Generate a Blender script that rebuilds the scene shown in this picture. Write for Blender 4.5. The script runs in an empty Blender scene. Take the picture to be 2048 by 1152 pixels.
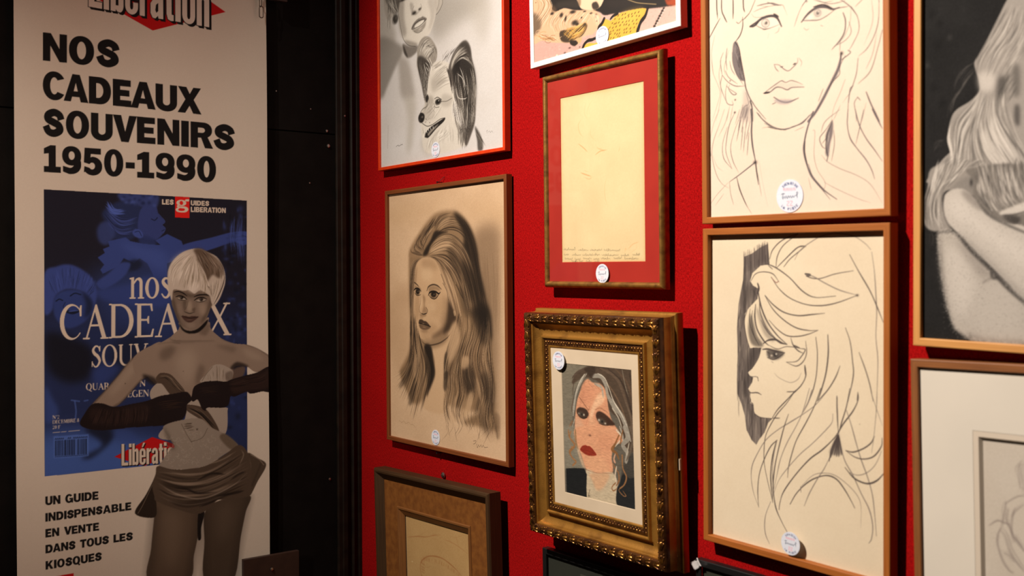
import bpy, bmesh, math, random
import numpy as np
from mathutils import Vector, Matrix

# ------------------------------------------------------------------ camera, world, lights, exposure
SC = bpy.context.scene
COL = SC.collection
EYE = 1.55                                   # height of the lens above the floor
LENS_PX, HORIZON, TILT = 2114.0, 552.0, -0.0057
cam_d = bpy.data.cameras.new('camera')
cam_d.sensor_width = 36.0
cam_d.lens = LENS_PX / 2048 * 36.0
cam_d.shift_y = (HORIZON - 576) / 2048
cam_d.dof.use_dof = True
cam_d.dof.focus_distance = 2.42
cam_d.dof.aperture_fstop = 4.6
cam = bpy.data.objects.new('camera', cam_d)
COL.objects.link(cam)
_k, _c = -TILT, math.sqrt(1 - TILT * TILT)
cam.matrix_world = Matrix(((_c, _k, 0, 0), (0, 0, -1, 0), (-_k, _c, 0, EYE), (0, 0, 0, 1)))
SC.camera = cam

world = bpy.data.worlds.new('room_air')
SC.world = world
world.use_nodes = True
world.node_tree.nodes['Background'].inputs['Color'].default_value = (1.0, 0.78, 0.6, 1)
world.node_tree.nodes['Background'].inputs['Strength'].default_value = 0.012

# the corner of the room: red wall runs to the right of it, black wall to the left
WA = math.radians(36.72)
CORNER = Vector(((718 - 1024) / LENS_PX * 2.9, 2.9, EYE))
RD = Vector((math.sin(WA), -math.cos(WA), 0))        # along the red wall, away from the corner
RN = Vector((-math.cos(WA), -math.sin(WA), 0))       # out of the red wall
LD = Vector((math.cos(WA), math.sin(WA), 0))         # along the black wall, towards the corner
LN = RD.copy()                                       # out of the black wall
UP = Vector((0, 0, 1))

def spot(name, pos, target, watt, color, size_deg, blend, radius):
    l = bpy.data.lights.new(name, 'SPOT')
    l.energy = watt; l.color = color; l.spot_size = math.radians(size_deg); l.spot_blend = blend
    l.shadow_soft_size = radius
    o = bpy.data.objects.new(name, l); COL.objects.link(o)
    o.location = pos
    o.rotation_euler = (target - pos).to_track_quat('-Z', 'Y').to_euler()
    return o

spot('ceiling_spot_over_pictures', CORNER + RD * 0.88 + RN * 1.95 + UP * 1.80,
     CORNER + RD * 1.62 + UP * 0.12, 610, (1.0, 0.88, 0.76), 88, 1.0, 0.012)
spot('added_banner_spot', CORNER - LD * 1.90 + LN * 1.15 + UP * 0.35,  # extra lamp at about head height, added to brighten the banner
     CORNER - LD * 1.00 - UP * 0.03, 62, (1.0, 0.81, 0.66), 66, 1.0, 0.05)

SC.view_settings.view_transform = 'Standard'
SC.view_settings.look = 'None'
SC.view_settings.gamma = 1.0
SC.view_settings.use_curve_mapping = False
SC.view_settings.exposure = 0.0

random.seed(4)
RNG = np.random.default_rng(7)

# ------------------------------------------------------------------ small helpers
def mat(name, color=(0.5, 0.5, 0.5), rough=0.6, metal=0.0, spec=0.5):
    m = bpy.data.materials.new(name); m.use_nodes = True
    b = m.node_tree.nodes['Principled BSDF']
    b.inputs['Base Color'].default_value = (*color, 1)
    b.inputs['Roughness'].default_value = rough
    b.inputs['Metallic'].default_value = metal
    b.inputs['Specular IOR Level'].default_value = spec
    return m

def nodes_of(m):
    return m.node_tree.nodes, m.node_tree.links, m.node_tree.nodes['Principled BSDF']

def link_mesh(name, me, material=None, parent=None, loc=None, smooth=False):
    o = bpy.data.objects.new(name, me)
    COL.objects.link(o)
    if material: me.materials.append(material)
    if parent: o.parent = parent
    if loc is not None: o.location = loc
    if smooth:
        me.polygons.foreach_set('use_smooth', [True] * len(me.polygons))
    return o

def mesh_obj(name, bm, material=None, parent=None, loc=None, smooth=False):
    me = bpy.data.meshes.new(name)
    bmesh.ops.recalc_face_normals(bm, faces=bm.faces)
    bm.to_mesh(me); bm.free()
    return link_mesh(name, me, material, parent, loc, smooth)

def tag(o, label=None, cat=None, group=None, kind=None):
    if label: o['label'] = label
    if cat: o['category'] = cat
    if group: o['group'] = group
    if kind: o['kind'] = kind
    return o

def empty(name, matrix=None):
    o = bpy.data.objects.new(name, None); COL.objects.link(o)
    o.empty_display_size = 0.05
    if matrix is not None: o.matrix_world = matrix
    return o

def add_box(bm, x0, x1, y0, y1, z0, z1, bev=0.0):
    v = [bm.verts.new((x, y, z)) for x in (x0, x1) for y in (y0, y1) for z in (z0, z1)]
    f = [(0, 1, 3, 2), (4, 6, 7, 5), (0, 4, 5, 1), (2, 3, 7, 6), (0, 2, 6, 4), (1, 5, 7, 3)]
    fs = [bm.faces.new([v[i] for i in q]) for q in f]
    if bev:
        es = list({e for q in fs for e in q.edges})
        bmesh.ops.bevel(bm, geom=es, offset=bev, segments=2, affect='EDGES', profile=0.5)

def add_lathe(bm, prof, seg=20, mtx=Matrix.Identity(4)):
    """prof: (radius, z) from bottom to top around local z"""
    rings = []
    for r, z in prof:
        if r < 1e-7: rings.append([bm.verts.new(mtx @ Vector((0, 0, z)))])
        else: rings.append([bm.verts.new(mtx @ Vector((r * math.cos(a), r * math.sin(a), z)))
                            for a in [2 * math.pi * i / seg for i in range(seg)]])
    for a, b in zip(rings[:-1], rings[1:]):
        for i in range(seg):
            j = (i + 1) % seg
            if len(a) == 1 and len(b) > 1: bm.faces.new((a[0], b[i], b[j]))
            elif len(b) == 1 and len(a) > 1: bm.faces.new((a[i], b[0], a[j]))
            elif len(a) > 1: bm.faces.new((a[i], a[j], b[j], b[i]))

def add_tube(bm, pts, r, seg=8, closed=False):
    pts = [Vector(p) for p in pts]; n = len(pts); rings = []
    for i, p in enumerate(pts):
        if closed: t = pts[(i + 1) % n] - pts[i - 1]
        else: t = pts[min(i + 1, n - 1)] - pts[max(i - 1, 0)]
        t.normalize()
        a = t.cross(Vector((0.13, 0.21, 0.97)));
        if a.length < 1e-3: a = t.cross(Vector((1, 0, 0)))
        a.normalize(); b = t.cross(a)
        rings.append([bm.verts.new(p + (a * math.cos(2 * math.pi * k / seg) + b * math.sin(2 * math.pi * k / seg)) * r) for k in range(seg)])
    m = n if closed else n - 1
    for i in range(m):
        A, B = rings[i], rings[(i + 1) % n]
        for k in range(seg):
            bm.faces.new((A[k], A[(k + 1) % seg], B[(k + 1) % seg], B[k]))
    if not closed:
        bm.faces.new(rings[0][::-1]); bm.faces.new(rings[-1])

def add_blob(bm, c, r, rot=0.0, seg=10, rings=5):
    """half ellipsoid bump: c centre, r radii (x, y, z), rotated in the xy plane"""
    cr, sr = math.cos(rot), math.sin(rot); prev = None
    for i in range(rings + 1):
        t = i / rings * math.pi / 2
        if i == rings:
            top = bm.verts.new((c[0], c[1], c[2] + r[2]))
            for k in range(seg): bm.faces.new((prev[k], prev[(k + 1) % seg], top))
            break
        ring = []
        for k in range(seg):
            a = 2 * math.pi * k / seg
            x, y = r[0] * math.cos(a) * math.cos(t), r[1] * math.sin(a) * math.cos(t)
            ring.append(bm.verts.new((c[0] + x * cr - y * sr, c[1] + x * sr + y * cr, c[2] + r[2] * math.sin(t))))
        if prev:
            for k in range(seg): bm.faces.new((prev[k], prev[(k + 1) % seg], ring[(k + 1) % seg], ring[k]))
        prev = ring

def sweep_frame(name, w, h, prof, material, parent):
    """a mitred picture-frame moulding; prof: (inset from the outer edge, height). Stores a grain vector per corner."""
    bm = bmesh.new(); grain = []
    sx = [(-1, -1), (1, -1), (1, 1), (-1, 1)]
    n = len(prof)
    for side in range(4):
        a, b = sx[side], sx[(side + 1) % 4]
        A = [bm.verts.new((a[0] * (w / 2 - i), a[1] * (h / 2 - i), z)) for i, z in prof]
        B = [bm.verts.new((b[0] * (w / 2 - i), b[1] * (h / 2 - i), z)) for i, z in prof]
        ln = w if side % 2 == 0 else h
        run = 0.0
        for k in range(n - 1):
            step = math.hypot(prof[k + 1][0] - prof[k][0], prof[k + 1][1] - prof[k][1])
            bm.faces.new((A[k], B[k], B[k + 1], A[k + 1]))
            o = side * 3.7
            grain += [(prof[k][0] + o, run, 0), (ln - prof[k][0] + o, run, 0), (ln - prof[k + 1][0] + o, run + step, 0), (prof[k + 1][0] + o, run + step, 0)]
            run += step
    me = bpy.data.meshes.new(name)
    bm.to_mesh(me); bm.free()
    at = me.attributes.new('grain', 'FLOAT_VECTOR', 'CORNER')
    at.data.foreach_set('vector', np.array(grain, np.float32).ravel())
    return link_mesh(name, me, material, parent)

def wood(name, light, dark, rough=0.45, scale=1.0, spec=0.5, contrast=(0.3, 0.7), coords='grain'):
    m = mat(name, light, rough, 0, spec); N, L, B = nodes_of(m)
    if coords == 'grain':
        at = N.new('ShaderNodeAttribute'); at.attribute_name = 'grain'; src = at.outputs['Vector']
    else:
        tc = N.new('ShaderNodeTexCoord'); src = tc.outputs['Object']
    mp = N.new('ShaderNodeMapping'); mp.inputs['Scale'].default_value = (9 * scale, 260 * scale, 60 * scale)
    no = N.new('ShaderNodeTexNoise'); no.inputs['Scale'].default_value = 1.0; no.inputs['Detail'].default_value = 5; no.inputs['Roughness'].default_value = 0.65
    rp = N.new('ShaderNodeValToRGB')
    rp.color_ramp.elements[0].position, rp.color_ramp.elements[1].position = contrast
    rp.color_ramp.elements[0].color = (*dark, 1); rp.color_ramp.elements[1].color = (*light, 1)
    bp = N.new('ShaderNodeBump'); bp.inputs['Strength'].default_value = 0.12; bp.inputs['Distance'].default_value = 0.001
    L.new(src, mp.inputs['Vector']); L.new(mp.outputs['Vector'], no.inputs['Vector'])
    L.new(no.outputs['Fac'], rp.inputs['Fac']); L.new(rp.outputs['Color'], B.inputs['Base Color'])
    L.new(no.outputs['Fac'], bp.inputs['Height']); L.new(bp.outputs['Normal'], B.inputs['Normal'])
    return m

def mottled(name, c1, c2, scale, rough=0.6, metal=0.0, bump=0.0, detail=4, contrast=(0.35, 0.65), bscale=None, spec=0.5):
    m = mat(name, c1, rough, metal, spec); N, L, B = nodes_of(m)
    tc = N.new('ShaderNodeTexCoord')
    no = N.new('ShaderNodeTexNoise'); no.inputs['Scale'].default_value = scale; no.inputs['Detail'].default_value = detail
    rp = N.new('ShaderNodeValToRGB')
    rp.color_ramp.elements[0].position, rp.color_ramp.elements[1].position = contrast
    rp.color_ramp.elements[0].color = (*c2, 1); rp.color_ramp.elements[1].color = (*c1, 1)
    L.new(tc.outputs['Object'], no.inputs['Vector']); L.new(no.outputs['Fac'], rp.inputs['Fac'])
    L.new(rp.outputs['Color'], B.inputs['Base Color'])
    if bump:
        n2 = N.new('ShaderNodeTexNoise'); n2.inputs['Scale'].default_value = bscale or scale * 4; n2.inputs['Detail'].default_value = 3
        bp = N.new('ShaderNodeBump'); bp.inputs['Strength'].default_value = bump; bp.inputs['Distance'].default_value = 0.001
        L.new(tc.outputs['Object'], n2.inputs['Vector']); L.new(n2.outputs['Fac'], bp.inputs['Height']); L.new(bp.outputs['Normal'], B.inputs['Normal'])
    return m

def paint_mat(name, rough=0.85, spec=0.3, bump=0.0):
    """a drawn or printed surface: its colour comes from the colour attribute laid down by the drawing code"""
    m = mat(name, (0.8, 0.8, 0.8), rough, 0, spec); N, L, B = nodes_of(m)
    at = N.new('ShaderNodeAttribute'); at.attribute_name = 'paint'
    L.new(at.outputs['Color'], B.inputs['Base Color'])
    if bump:
        tc = N.new('ShaderNodeTexCoord')
        no = N.new('ShaderNodeTexNoise'); no.inputs['Scale'].default_value = 900; no.inputs['Detail'].default_value = 2
        bp = N.new('ShaderNodeBump'); bp.inputs['Strength'].default_value = bump; bp.inputs['Distance'].default_value = 0.0006
        L.new(tc.outputs['Object'], no.inputs['Vector']); L.new(no.outputs['Fac'], bp.inputs['Height']); L.new(bp.outputs['Normal'], B.inputs['Normal'])
    return m

def glass_mat():
    m = bpy.data.materials.new('picture_glass'); m.use_nodes = True
    N, L = m.node_tree.nodes, m.node_tree.links; N.clear()
    o = N.new('ShaderNodeOutputMaterial'); mx = N.new('ShaderNodeMixShader'); fr = N.new('ShaderNodeFresnel'); fr.inputs['IOR'].default_value = 1.5
    t = N.new('ShaderNodeBsdfTransparent'); g = N.new('ShaderNodeBsdfGlossy'); g.inputs['Roughness'].default_value = 0.04
    t.inputs['Color'].default_value = (0.96, 0.97, 0.96, 1)
    ge = N.new('ShaderNodeNewGeometry'); fb = N.new('ShaderNodeMath'); fb.operation = 'SUBTRACT'; fb.inputs[0].default_value = 1.0
    ml = N.new('ShaderNodeMath'); ml.operation = 'MULTIPLY'                 # only the outer face mirrors the room
    L.new(ge.outputs['Backfacing'], fb.inputs[1]); L.new(fr.outputs['Fac'], ml.inputs[0]); L.new(fb.outputs[0], ml.inputs[1])
    L.new(ml.outputs[0], mx.inputs['Fac']); L.new(t.outputs[0], mx.inputs[1]); L.new(g.outputs[0], mx.inputs[2]); L.new(mx.outputs[0], o.inputs['Surface'])
    return m
# ================================================================== drawing kit (plain numpy)
def v3(v): return np.array([v[0], v[1], v[2]], float)
_W = math.radians(36.72)
_C0 = np.array([(718 - 1024) / 2114.0 * 2.9, 2.9, 0.0])
_RD = np.array([math.sin(_W), -math.cos(_W), 0]); _RN = np.array([-math.cos(_W), -math.sin(_W), 0])
_LD = np.array([math.cos(_W), math.sin(_W), 0]); _LN = _RD.copy(); _UP = np.array([0, 0, 1.0])

# each picture on the red wall: distance from the corner, height from the eye, width, height, roll, lean, thickness
PICS = {
'A': (0.4220, 0.5871, 0.5615, 0.6200, -0.0024, 0.0045, 0.016),
'B': (0.4423, -0.0991, 0.5316, 0.6454, 0.0036, 0.0006, 0.016),
'C': (1.0152, 0.6683, 0.4398, 0.4500, 0.0151, 0.0056, 0.018),
'D': (1.0163, 0.1952, 0.3521, 0.4414, -0.0068, 0.0129, 0.018),
'E': (1.0347, -0.3009, 0.4090, 0.4680, -0.0011, 0.0312, 0.060),
'F': (1.4790, 0.3614, 0.3729, 0.5480, -0.0098, 0.0142, 0.020),
'G': (1.4772, -0.1945, 0.3697, 0.5450, -0.0145, 0.0110, 0.020),
'H': (1.9545, 0.2420, 0.5000, 0.7000, -0.0180, 0.0146, 0.020),
'I': (1.9238, -0.4202, 0.4500, 0.6000, 0.0120, 0.0040, 0.020),
'J': (0.4127, -0.7648, 0.5159, 0.5500, 0.0286, 0.0080, 0.035),
'K': (1.0517, -0.7697, 0.4400, 0.4000, 0.0044, 0.0100, 0.015),
'L': (1.4502, -0.7010, 0.3600, 0.4000, -0.0012, 0.0150, 0.015),
}
# how far each picture's back stands off the wall (bumpers, hanging wire)
GAP = {'A': 0.004, 'B': 0.003, 'C': 0.006, 'D': 0.009, 'E': 0.012, 'F': 0.004, 'G': 0.004, 'H': 0.006, 'I': 0.006, 'J': 0.017, 'K': 0.003, 'L': 0.004}
SCALE = {q: 1 - g / 1.59 for q, g in GAP.items()}
PICS = {q: (v[0], v[1], v[2] * SCALE[q], v[3] * SCALE[q], *v[4:]) for q, v in PICS.items()}
def pose(key):
    if key == 'banner':
        return _C0 - _LD * 0.5757 + _LN * 0.022, _LD, _UP, _LN
    if key == 'wall':
        return _C0, _RD, _UP, _RN
    s, z, w, h, ro, le, T = PICS[key]
    ex = _RD * math.cos(ro) + _UP * math.sin(ro); e0 = -_RD * math.sin(ro) + _UP * math.cos(ro)
    ey = e0 * math.cos(le) + _RN * math.sin(le)
    O = _C0 + _RD * s + _UP * z + _RN * (0.002 + h / 2 / SCALE[key] * math.sin(le))
    return O * SCALE[key], ex, ey, np.cross(ex, ey)

def at_plane(key, depth, px):
    """photograph points -> points on the plane of a picture (its own metres)"""
    O, ex, ey, ez = pose(key); O = O + ez * depth
    px = np.atleast_2d(np.asarray(px, float))
    x, y = px[:, 0] - 1024, px[:, 1] - 552.0
    c, s = math.cos(-0.0057), math.sin(-0.0057)
    x, y = c * x + s * y, -s * x + c * y
    r = np.stack([x / 2114.0, np.ones_like(x), -y / 2114.0], 1)
    V = r * ((O @ ez) / (r @ ez))[:, None] - O
    return np.stack([V @ ex, V @ ey], 1)

def spline(p, n=8, closed=False):
    p = np.asarray(p, float)
    if len(p) < 3 and not closed: return np.concatenate([p[:1] + (p[1:2] - p[:1]) * t for t in np.linspace(0, 1, n)[:, None, None]], 0) if len(p) == 2 else p
    if closed: q = np.concatenate([p[-1:], p, p[:2]])
    else: q = np.concatenate([2 * p[:1] - p[1:2], p, 2 * p[-1:] - p[-2:-1]])
    t = np.linspace(0, 1, n, endpoint=False)[None, :, None]
    a, b, c, d = q[:-3, None], q[1:-2, None], q[2:-1, None], q[3:, None]
    r = 0.5 * (2 * b + (c - a) * t + (2 * a - 5 * b + 4 * c - d) * t ** 2 + (3 * b - a - 3 * c + d) * t ** 3)
    r = r.reshape(-1, p.shape[1])
    return r if closed else np.concatenate([r, p[-1:]])

def resample(p, m):
    p = np.asarray(p, float)
    L = np.concatenate([[0], np.cumsum(np.hypot(*(p[1:] - p[:-1]).T[:2]))])
    t = np.linspace(0, L[-1], m)
    return np.stack([np.interp(t, L, p[:, i]) for i in range(p.shape[1])], 1)

def blur1(a, s, ax):
    if s < 0.3: return a
    r = max(1, int(3 * s)); k = np.exp(-0.5 * (np.arange(-r, r + 1) / s) ** 2); k /= k.sum()
    if r > 12:                                             # three box passes
        b = max(1, int(round((math.sqrt(4 * s * s + 1) - 1) / 2)))
        for _ in range(3):
            q = np.concatenate([np.repeat(np.take(a, [0], ax), b + 1, ax), a, np.repeat(np.take(a, [-1], ax), b, ax)], ax)
            c = np.cumsum(q, ax); n = a.shape[ax]
            a = (np.take(c, range(2 * b + 1, 2 * b + 1 + n), ax) - np.take(c, range(0, n), ax)) / (2 * b + 1)
        return a
    q = np.concatenate([np.repeat(np.take(a, [0], ax), r, ax), a, np.repeat(np.take(a, [-1], ax), r, ax)], ax)
    out = np.zeros_like(a); n = a.shape[ax]
    for i, w in enumerate(k): out += w * np.take(q, range(i, i + n), ax)
    return out

def noise2(ny, nx, sy, sx, rng, octaves=3):
    out = np.zeros((ny, nx)); amp = 1.0; tot = 0
    for o in range(octaves):
        gy, gx = max(2, int(ny / sy) + 2), max(2, int(nx / sx) + 2)
        g = rng.random((gy, gx)) * 2 - 1
        y = np.linspace(0, gy - 1.001, ny); x = np.linspace(0, gx - 1.001, nx)
        yi, xi = y.astype(int), x.astype(int); fy, fx = (y - yi)[:, None], (x - xi)[None]
        fy, fx = fy * fy * (3 - 2 * fy), fx * fx * (3 - 2 * fx)
        a = g[yi][:, xi]; b = g[yi][:, xi + 1]; c = g[yi + 1][:, xi]; d = g[yi + 1][:, xi + 1]
        out += amp * ((a * (1 - fx) + b * fx) * (1 - fy) + (c * (1 - fx) + d * fx) * fy)
        tot += amp; amp *= 0.55; sy, sx = max(1, sy / 2), max(1, sx / 2)
    return out / tot

def hexc(c):
    if isinstance(c, str): return np.array([int(c[i:i + 2], 16) for i in (0, 2, 4)]) / 255.0
    if np.isscalar(c): return np.array([c, c, c], float)
    return np.asarray(c, float)

class Canvas:
    """a sheet x0..x1, y0..y1 (metres in the picture's plane); points may be traced in photograph coordinates"""
    def __init__(s, key, depth, x0, x1, y0, y1, dx, dy, base):
        s.key, s.depth, s.x0, s.x1, s.y0, s.y1 = key, depth, x0, x1, y0, y1
        s.nx, s.ny = int(round((x1 - x0) / dx)) + 1, int(round((y1 - y0) / dy)) + 1
        s.dx, s.dy = (x1 - x0) / (s.nx - 1), (y1 - y0) / (s.ny - 1)
        s.img = np.ones((s.ny, s.nx, 3)) * hexc(base)
        s.rng = np.random.default_rng(11)
        s.o = (0.0, 0.0, 1.0); s.clip = None
        s.local = key is None
        if not s.local:
            O, ex, ey, ez = pose(key); c = O + ez * depth
            s.k = c[1] / 2114.0
        else: s.k = 1.0
    def view(s, ox=0.0, oy=0.0, sc=1.0): s.o = (ox, oy, sc); return s
    def P(s, pts):
        """traced points -> grid units (column, row)"""
        p = np.atleast_2d(np.asarray(pts, float))[:, :2]
        if s.local: return (p / s.o[2] + np.array(s.o[:2])) / np.array([s.dx, s.dy])
        l = at_plane(s.key, s.depth, p / s.o[2] + np.array(s.o[:2]))
        return np.stack([(l[:, 0] - s.x0) / s.dx, (s.y1 - l[:, 1]) / s.dy], 1)
    def u(s, w):
        """a traced width (at the current view's scale) in rows"""
        return w / s.o[2] * s.k / s.dy
    def _put(s, m, col, a, r0, r1, c0, c1, mode):
        if s.clip is not None: m = m * s.clip[r0:r1, c0:c1]
        m = (m * a)[..., None]; t = s.img[r0:r1, c0:c1]
        col = hexc(col)
        if mode == 'mul': t *= 1 - m * (1 - col)
        elif mode == 'scr': t += m * col * (1 - t)
        else: t += m * (col - t)
    def mask(s, pts, smooth=0, raw=False):
        p = s.P(pts) if not raw else np.asarray(pts, float)
        if smooth: p = spline(p, smooth, True)
        return s.fill_polys([p])
    def fill_polys(s, polys, ss=3):
        allp = np.concatenate(polys)
        r0, r1 = max(0, int(allp[:, 1].min()) - 1), min(s.ny, int(allp[:, 1].max()) + 3)
        c0, c1 = max(0, int(allp[:, 0].min()) - 1), min(s.nx, int(allp[:, 0].max()) + 3)
        if r1 <= r0 or c1 <= c0: return None
        n = c1 - c0
        M = np.zeros((r1 - r0, n))
        A = np.concatenate([p for p in polys]); Bq = np.concatenate([np.roll(p, -1, 0) for p in polys])
        for r in range(r0, r1):
            acc = np.zeros(n + 2)
            for k in range(ss):
                y = r - 0.5 + (k + 0.5) / ss
                i = ((A[:, 1] <= y) & (Bq[:, 1] > y)) | ((Bq[:, 1] <= y) & (A[:, 1] > y))
                if not i.any(): continue
                a, b = A[i], Bq[i]
                xs = a[:, 0] + (y - a[:, 1]) / (b[:, 1] - a[:, 1]) * (b[:, 0] - a[:, 0])
                o = np.argsort(xs); w = np.cumsum(np.where(b[o, 1] > a[o, 1], 1, -1)); xs = np.clip(xs[o] + 0.5 - c0, 0, n)
                for j in range(len(xs) - 1):
                    if w[j] == 0: continue
                    xa, xb = xs[j], xs[j + 1]
                    ia, ib = int(xa), int(xb)
                    acc[ia] += 1 - (xa - ia); acc[ia + 1] += xa - ia
                    acc[ib] -= 1 - (xb - ib); acc[min(ib + 1, n + 1)] -= xb - ib
            M[r - r0] = np.cumsum(acc)[:n] / ss
        return M, r0, r1, c0, c1
    def shade(s, pts, col, a=1.0, blur=0.0, mode='mix', smooth=6, grain=0.0):
        """fill a traced outline, optionally smudged by blur (traced units)"""
        p = s.P(pts)
        if smooth: p = spline(p, smooth, True)
        f = s.fill_polys([p], 3 if blur < 2 else 1)
        if f is None: return
        M, r0, r1, c0, c1 = f
        if blur:
            b = s.u(blur); e = int(3 * b) + 2; ex = int(3 * b * s.dy / s.dx) + 2
            R0, R1, C0, C1 = max(0, r0 - e), min(s.ny, r1 + e), max(0, c0 - ex), min(s.nx, c1 + ex)
            q = np.zeros((R1 - R0, C1 - C0)); q[r0 - R0:r1 - R0, c0 - C0:c1 - C0] = M
            M = blur1(blur1(q, b, 0), b * s.dy / s.dx, 1); r0, r1, c0, c1 = R0, R1, C0, C1
        if grain: M = M * (1 - grain * s.rng.random(M.shape))
        s._put(M, col, a, r0, r1, c0, c1, mode)
    def dab(s, x, y, rx, ry, col, a=1.0, rot=0.0, hard=1.0, mode='mix'):
        """a soft elliptical touch"""
        p = s.P([(x, y)])[0]; w, h = s.u(rx), s.u(ry)
        e = 2.6 * max(w, h); f = s.dy / s.dx
        # traced x is foreshortened: measure its true length on the sheet
        q = s.P([(x + rx, y)])[0]; wc = max(abs(q[0] - p[0]), 1e-3)
        r0, r1 = max(0, int(p[1] - e) - 1), min(s.ny, int(p[1] + e) + 2)
        c0, c1 = max(0, int(p[0] - 2.6 * max(wc, h * wc / max(w, 1e-6))) - 1), min(s.nx, int(p[0] + 2.6 * max(wc, h * wc / max(w, 1e-6))) + 2)
        if r1 <= r0 or c1 <= c0: return
        Y, X = np.mgrid[r0:r1, c0:c1]
        xx, yy = (X - p[0]) / wc * w, (Y - p[1])
        cr, sr = math.cos(rot), math.sin(rot)
        d = np.sqrt(((xx * cr + yy * sr) / w) ** 2 + ((-xx * sr + yy * cr) / h) ** 2)
        m = np.exp(-(d ** (2 * hard)) * 1.2) if hard < 4 else np.clip((1 - d) * min(w, h) + 0.5, 0, 1)
        s._put(m, col, a, r0, r1, c0, c1, mode)
    def stroke(s, pts, w=1.5, col=0.1, a=1.0, taper=(1, 1), n=6, soft=1.0, mode='mix', wob=0.0, raw=False, straight=False):
        """a pen, pencil or brush line; w is its width in traced units, taper the width factor at both ends"""
        p = np.asarray(pts, float) if raw else s.P(pts)
        if not straight: p = spline(p, n)
        f = s.dx / s.dy; q = p * np.array([f, 1.0])
        m = len(q)
        t = np.linspace(0, 1, m)
        W = (s.u(w) if not raw else w) * np.minimum(1, np.minimum(taper[0] + (1 - taper[0]) * t * 4, taper[1] + (1 - taper[1]) * (1 - t) * 4))
        if wob: W = W * (1 + wob * np.interp(t, np.linspace(0, 1, max(3, m // 4)), s.rng.random(max(3, m // 4)) * 2 - 1))
        pad = W.max() / 2 + soft + 1
        r0, r1 = max(0, int(p[:, 1].min() - pad)), min(s.ny, int(p[:, 1].max() + pad) + 2)
        c0, c1 = max(0, int(p[:, 0].min() - pad / f)), min(s.nx, int(p[:, 0].max() + pad / f) + 2)
        if r1 <= r0 or c1 <= c0: return
        M = np.zeros((r1 - r0, c1 - c0))
        for i in range(m - 1):
            (ax, ay), (bx, by) = q[i], q[i + 1]
            pd = max(W[i], W[i + 1]) / 2 + soft
            y0, y1 = max(r0, int(min(ay, by) - pd)), min(r1, int(max(ay, by) + pd) + 2)
            x0, x1 = max(c0, int((min(ax, bx) - pd) / f)), min(c1, int((max(ax, bx) + pd) / f) + 2)
            if y1 <= y0 or x1 <= x0: continue
            Y = np.arange(y0, y1)[:, None]; X = (np.arange(x0, x1) * f)[None]
            dx, dy = bx - ax, by - ay; L = dx * dx + dy * dy
            h = np.clip(((X - ax) * dx + (Y - ay) * dy) / L, 0, 1) if L > 1e-9 else np.zeros((y1 - y0, x1 - x0))
            d = np.sqrt((X - ax - h * dx) ** 2 + (Y - ay - h * dy) ** 2)
            ww = (W[i] + (W[i + 1] - W[i]) * h) / 2
            cov = np.clip((ww - d) / soft + 0.5, 0, 1) * np.minimum(1, 2 * ww / soft + 0.15)
            v = M[y0 - r0:y1 - r0, x0 - c0:x1 - c0]
            np.maximum(v, cov, out=v)
        s._put(M, col, a, r0, r1, c0, c1, mode)
    def hair(s, guides, n, cols, w=(0.8, 2.0), a=(0.2, 0.6), jit=2.0, span=(0.0, 1.0), part=(0.35, 1.0), seed=1, mode='mix', taper=0.1, soft=1.0, tdist=None):
        """strands laid between guide lines, each a random piece of the flow"""
        rng = np.random.default_rng(seed)
        G = np.stack([resample(spline(np.asarray(g, float), 6), 14) for g in guides])
        K = len(G) - 1
        cols = [hexc(c) for c in cols]
        for _ in range(n):
            t = span[0] + (span[1] - span[0]) * rng.random()
            u = t * K; i = min(int(u), K - 1); fr = u - i
            line = G[i] * (1 - fr) + G[i + 1] * fr
            ln = part[0] + (part[1] - part[0]) * rng.random(); st = rng.random() * (1 - ln)
            b = np.linspace(st, st + ln, 9) * 13
            q = np.stack([np.interp(b, np.arange(14), line[:, 0]), np.interp(b, np.arange(14), line[:, 1])], 1)
            q = q + rng.normal(0, jit, 2) * 0.6 + np.outer(np.linspace(-1, 1, 9), rng.normal(0, jit, 2) * 0.5)
            cc = cols[rng.integers(len(cols))]
            s.stroke(q, w[0] + (w[1] - w[0]) * rng.random(), cc, a[0] + (a[1] - a[0]) * rng.random(), (taper, taper), n=3, soft=soft, mode=mode)
    def grain(s, amp, sy=1, sx=1, octaves=1, tint=(1, 1, 1)):
        s.img += noise2(s.ny, s.nx, sy, sx, s.rng, octaves)[..., None] * amp * np.array(tint)
    def text(s, txt, font, bl, br, capl, capr, col, a=1.0, space=None, blur=0.0, slant=0.0, track=0.0, fit=True):
        """lettering from baseline-left to baseline-right (traced), cap heights in traced units at both ends"""
        polys, W = layout(txt, font, track)
        bl, br = np.array(bl, float), np.array(br, float)
        out = []
        for p in polys:
            t = p[:, 0:1] / W; y = p[:, 1:2] / 100.0
            cap = capl + (capr - capl) * t
            q = bl + (br - bl) * t + np.concatenate([y * cap * slant, -y * cap], 1)
            out.append(s.P(q))
        f = s.fill_polys(out, 4)
        if f is None: return
        M, r0, r1, c0, c1 = f
        if font == 'serif': M = np.clip(blur1(blur1(M, .55, 0), .6, 1) * 1.55, 0, 1)
        if blur: M = blur1(blur1(M, s.u(blur), 0), s.u(blur) * s.dy / s.dx, 1)
        s._put(np.clip(M, 0, 1), col, a, r0, r1, c0, c1, 'mix')
    def linear(s):
        c = np.clip(s.img, 0, 1)
        return np.where(c <= 0.04045, c / 12.92, ((c + 0.055) / 1.055) ** 2.4)

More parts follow.
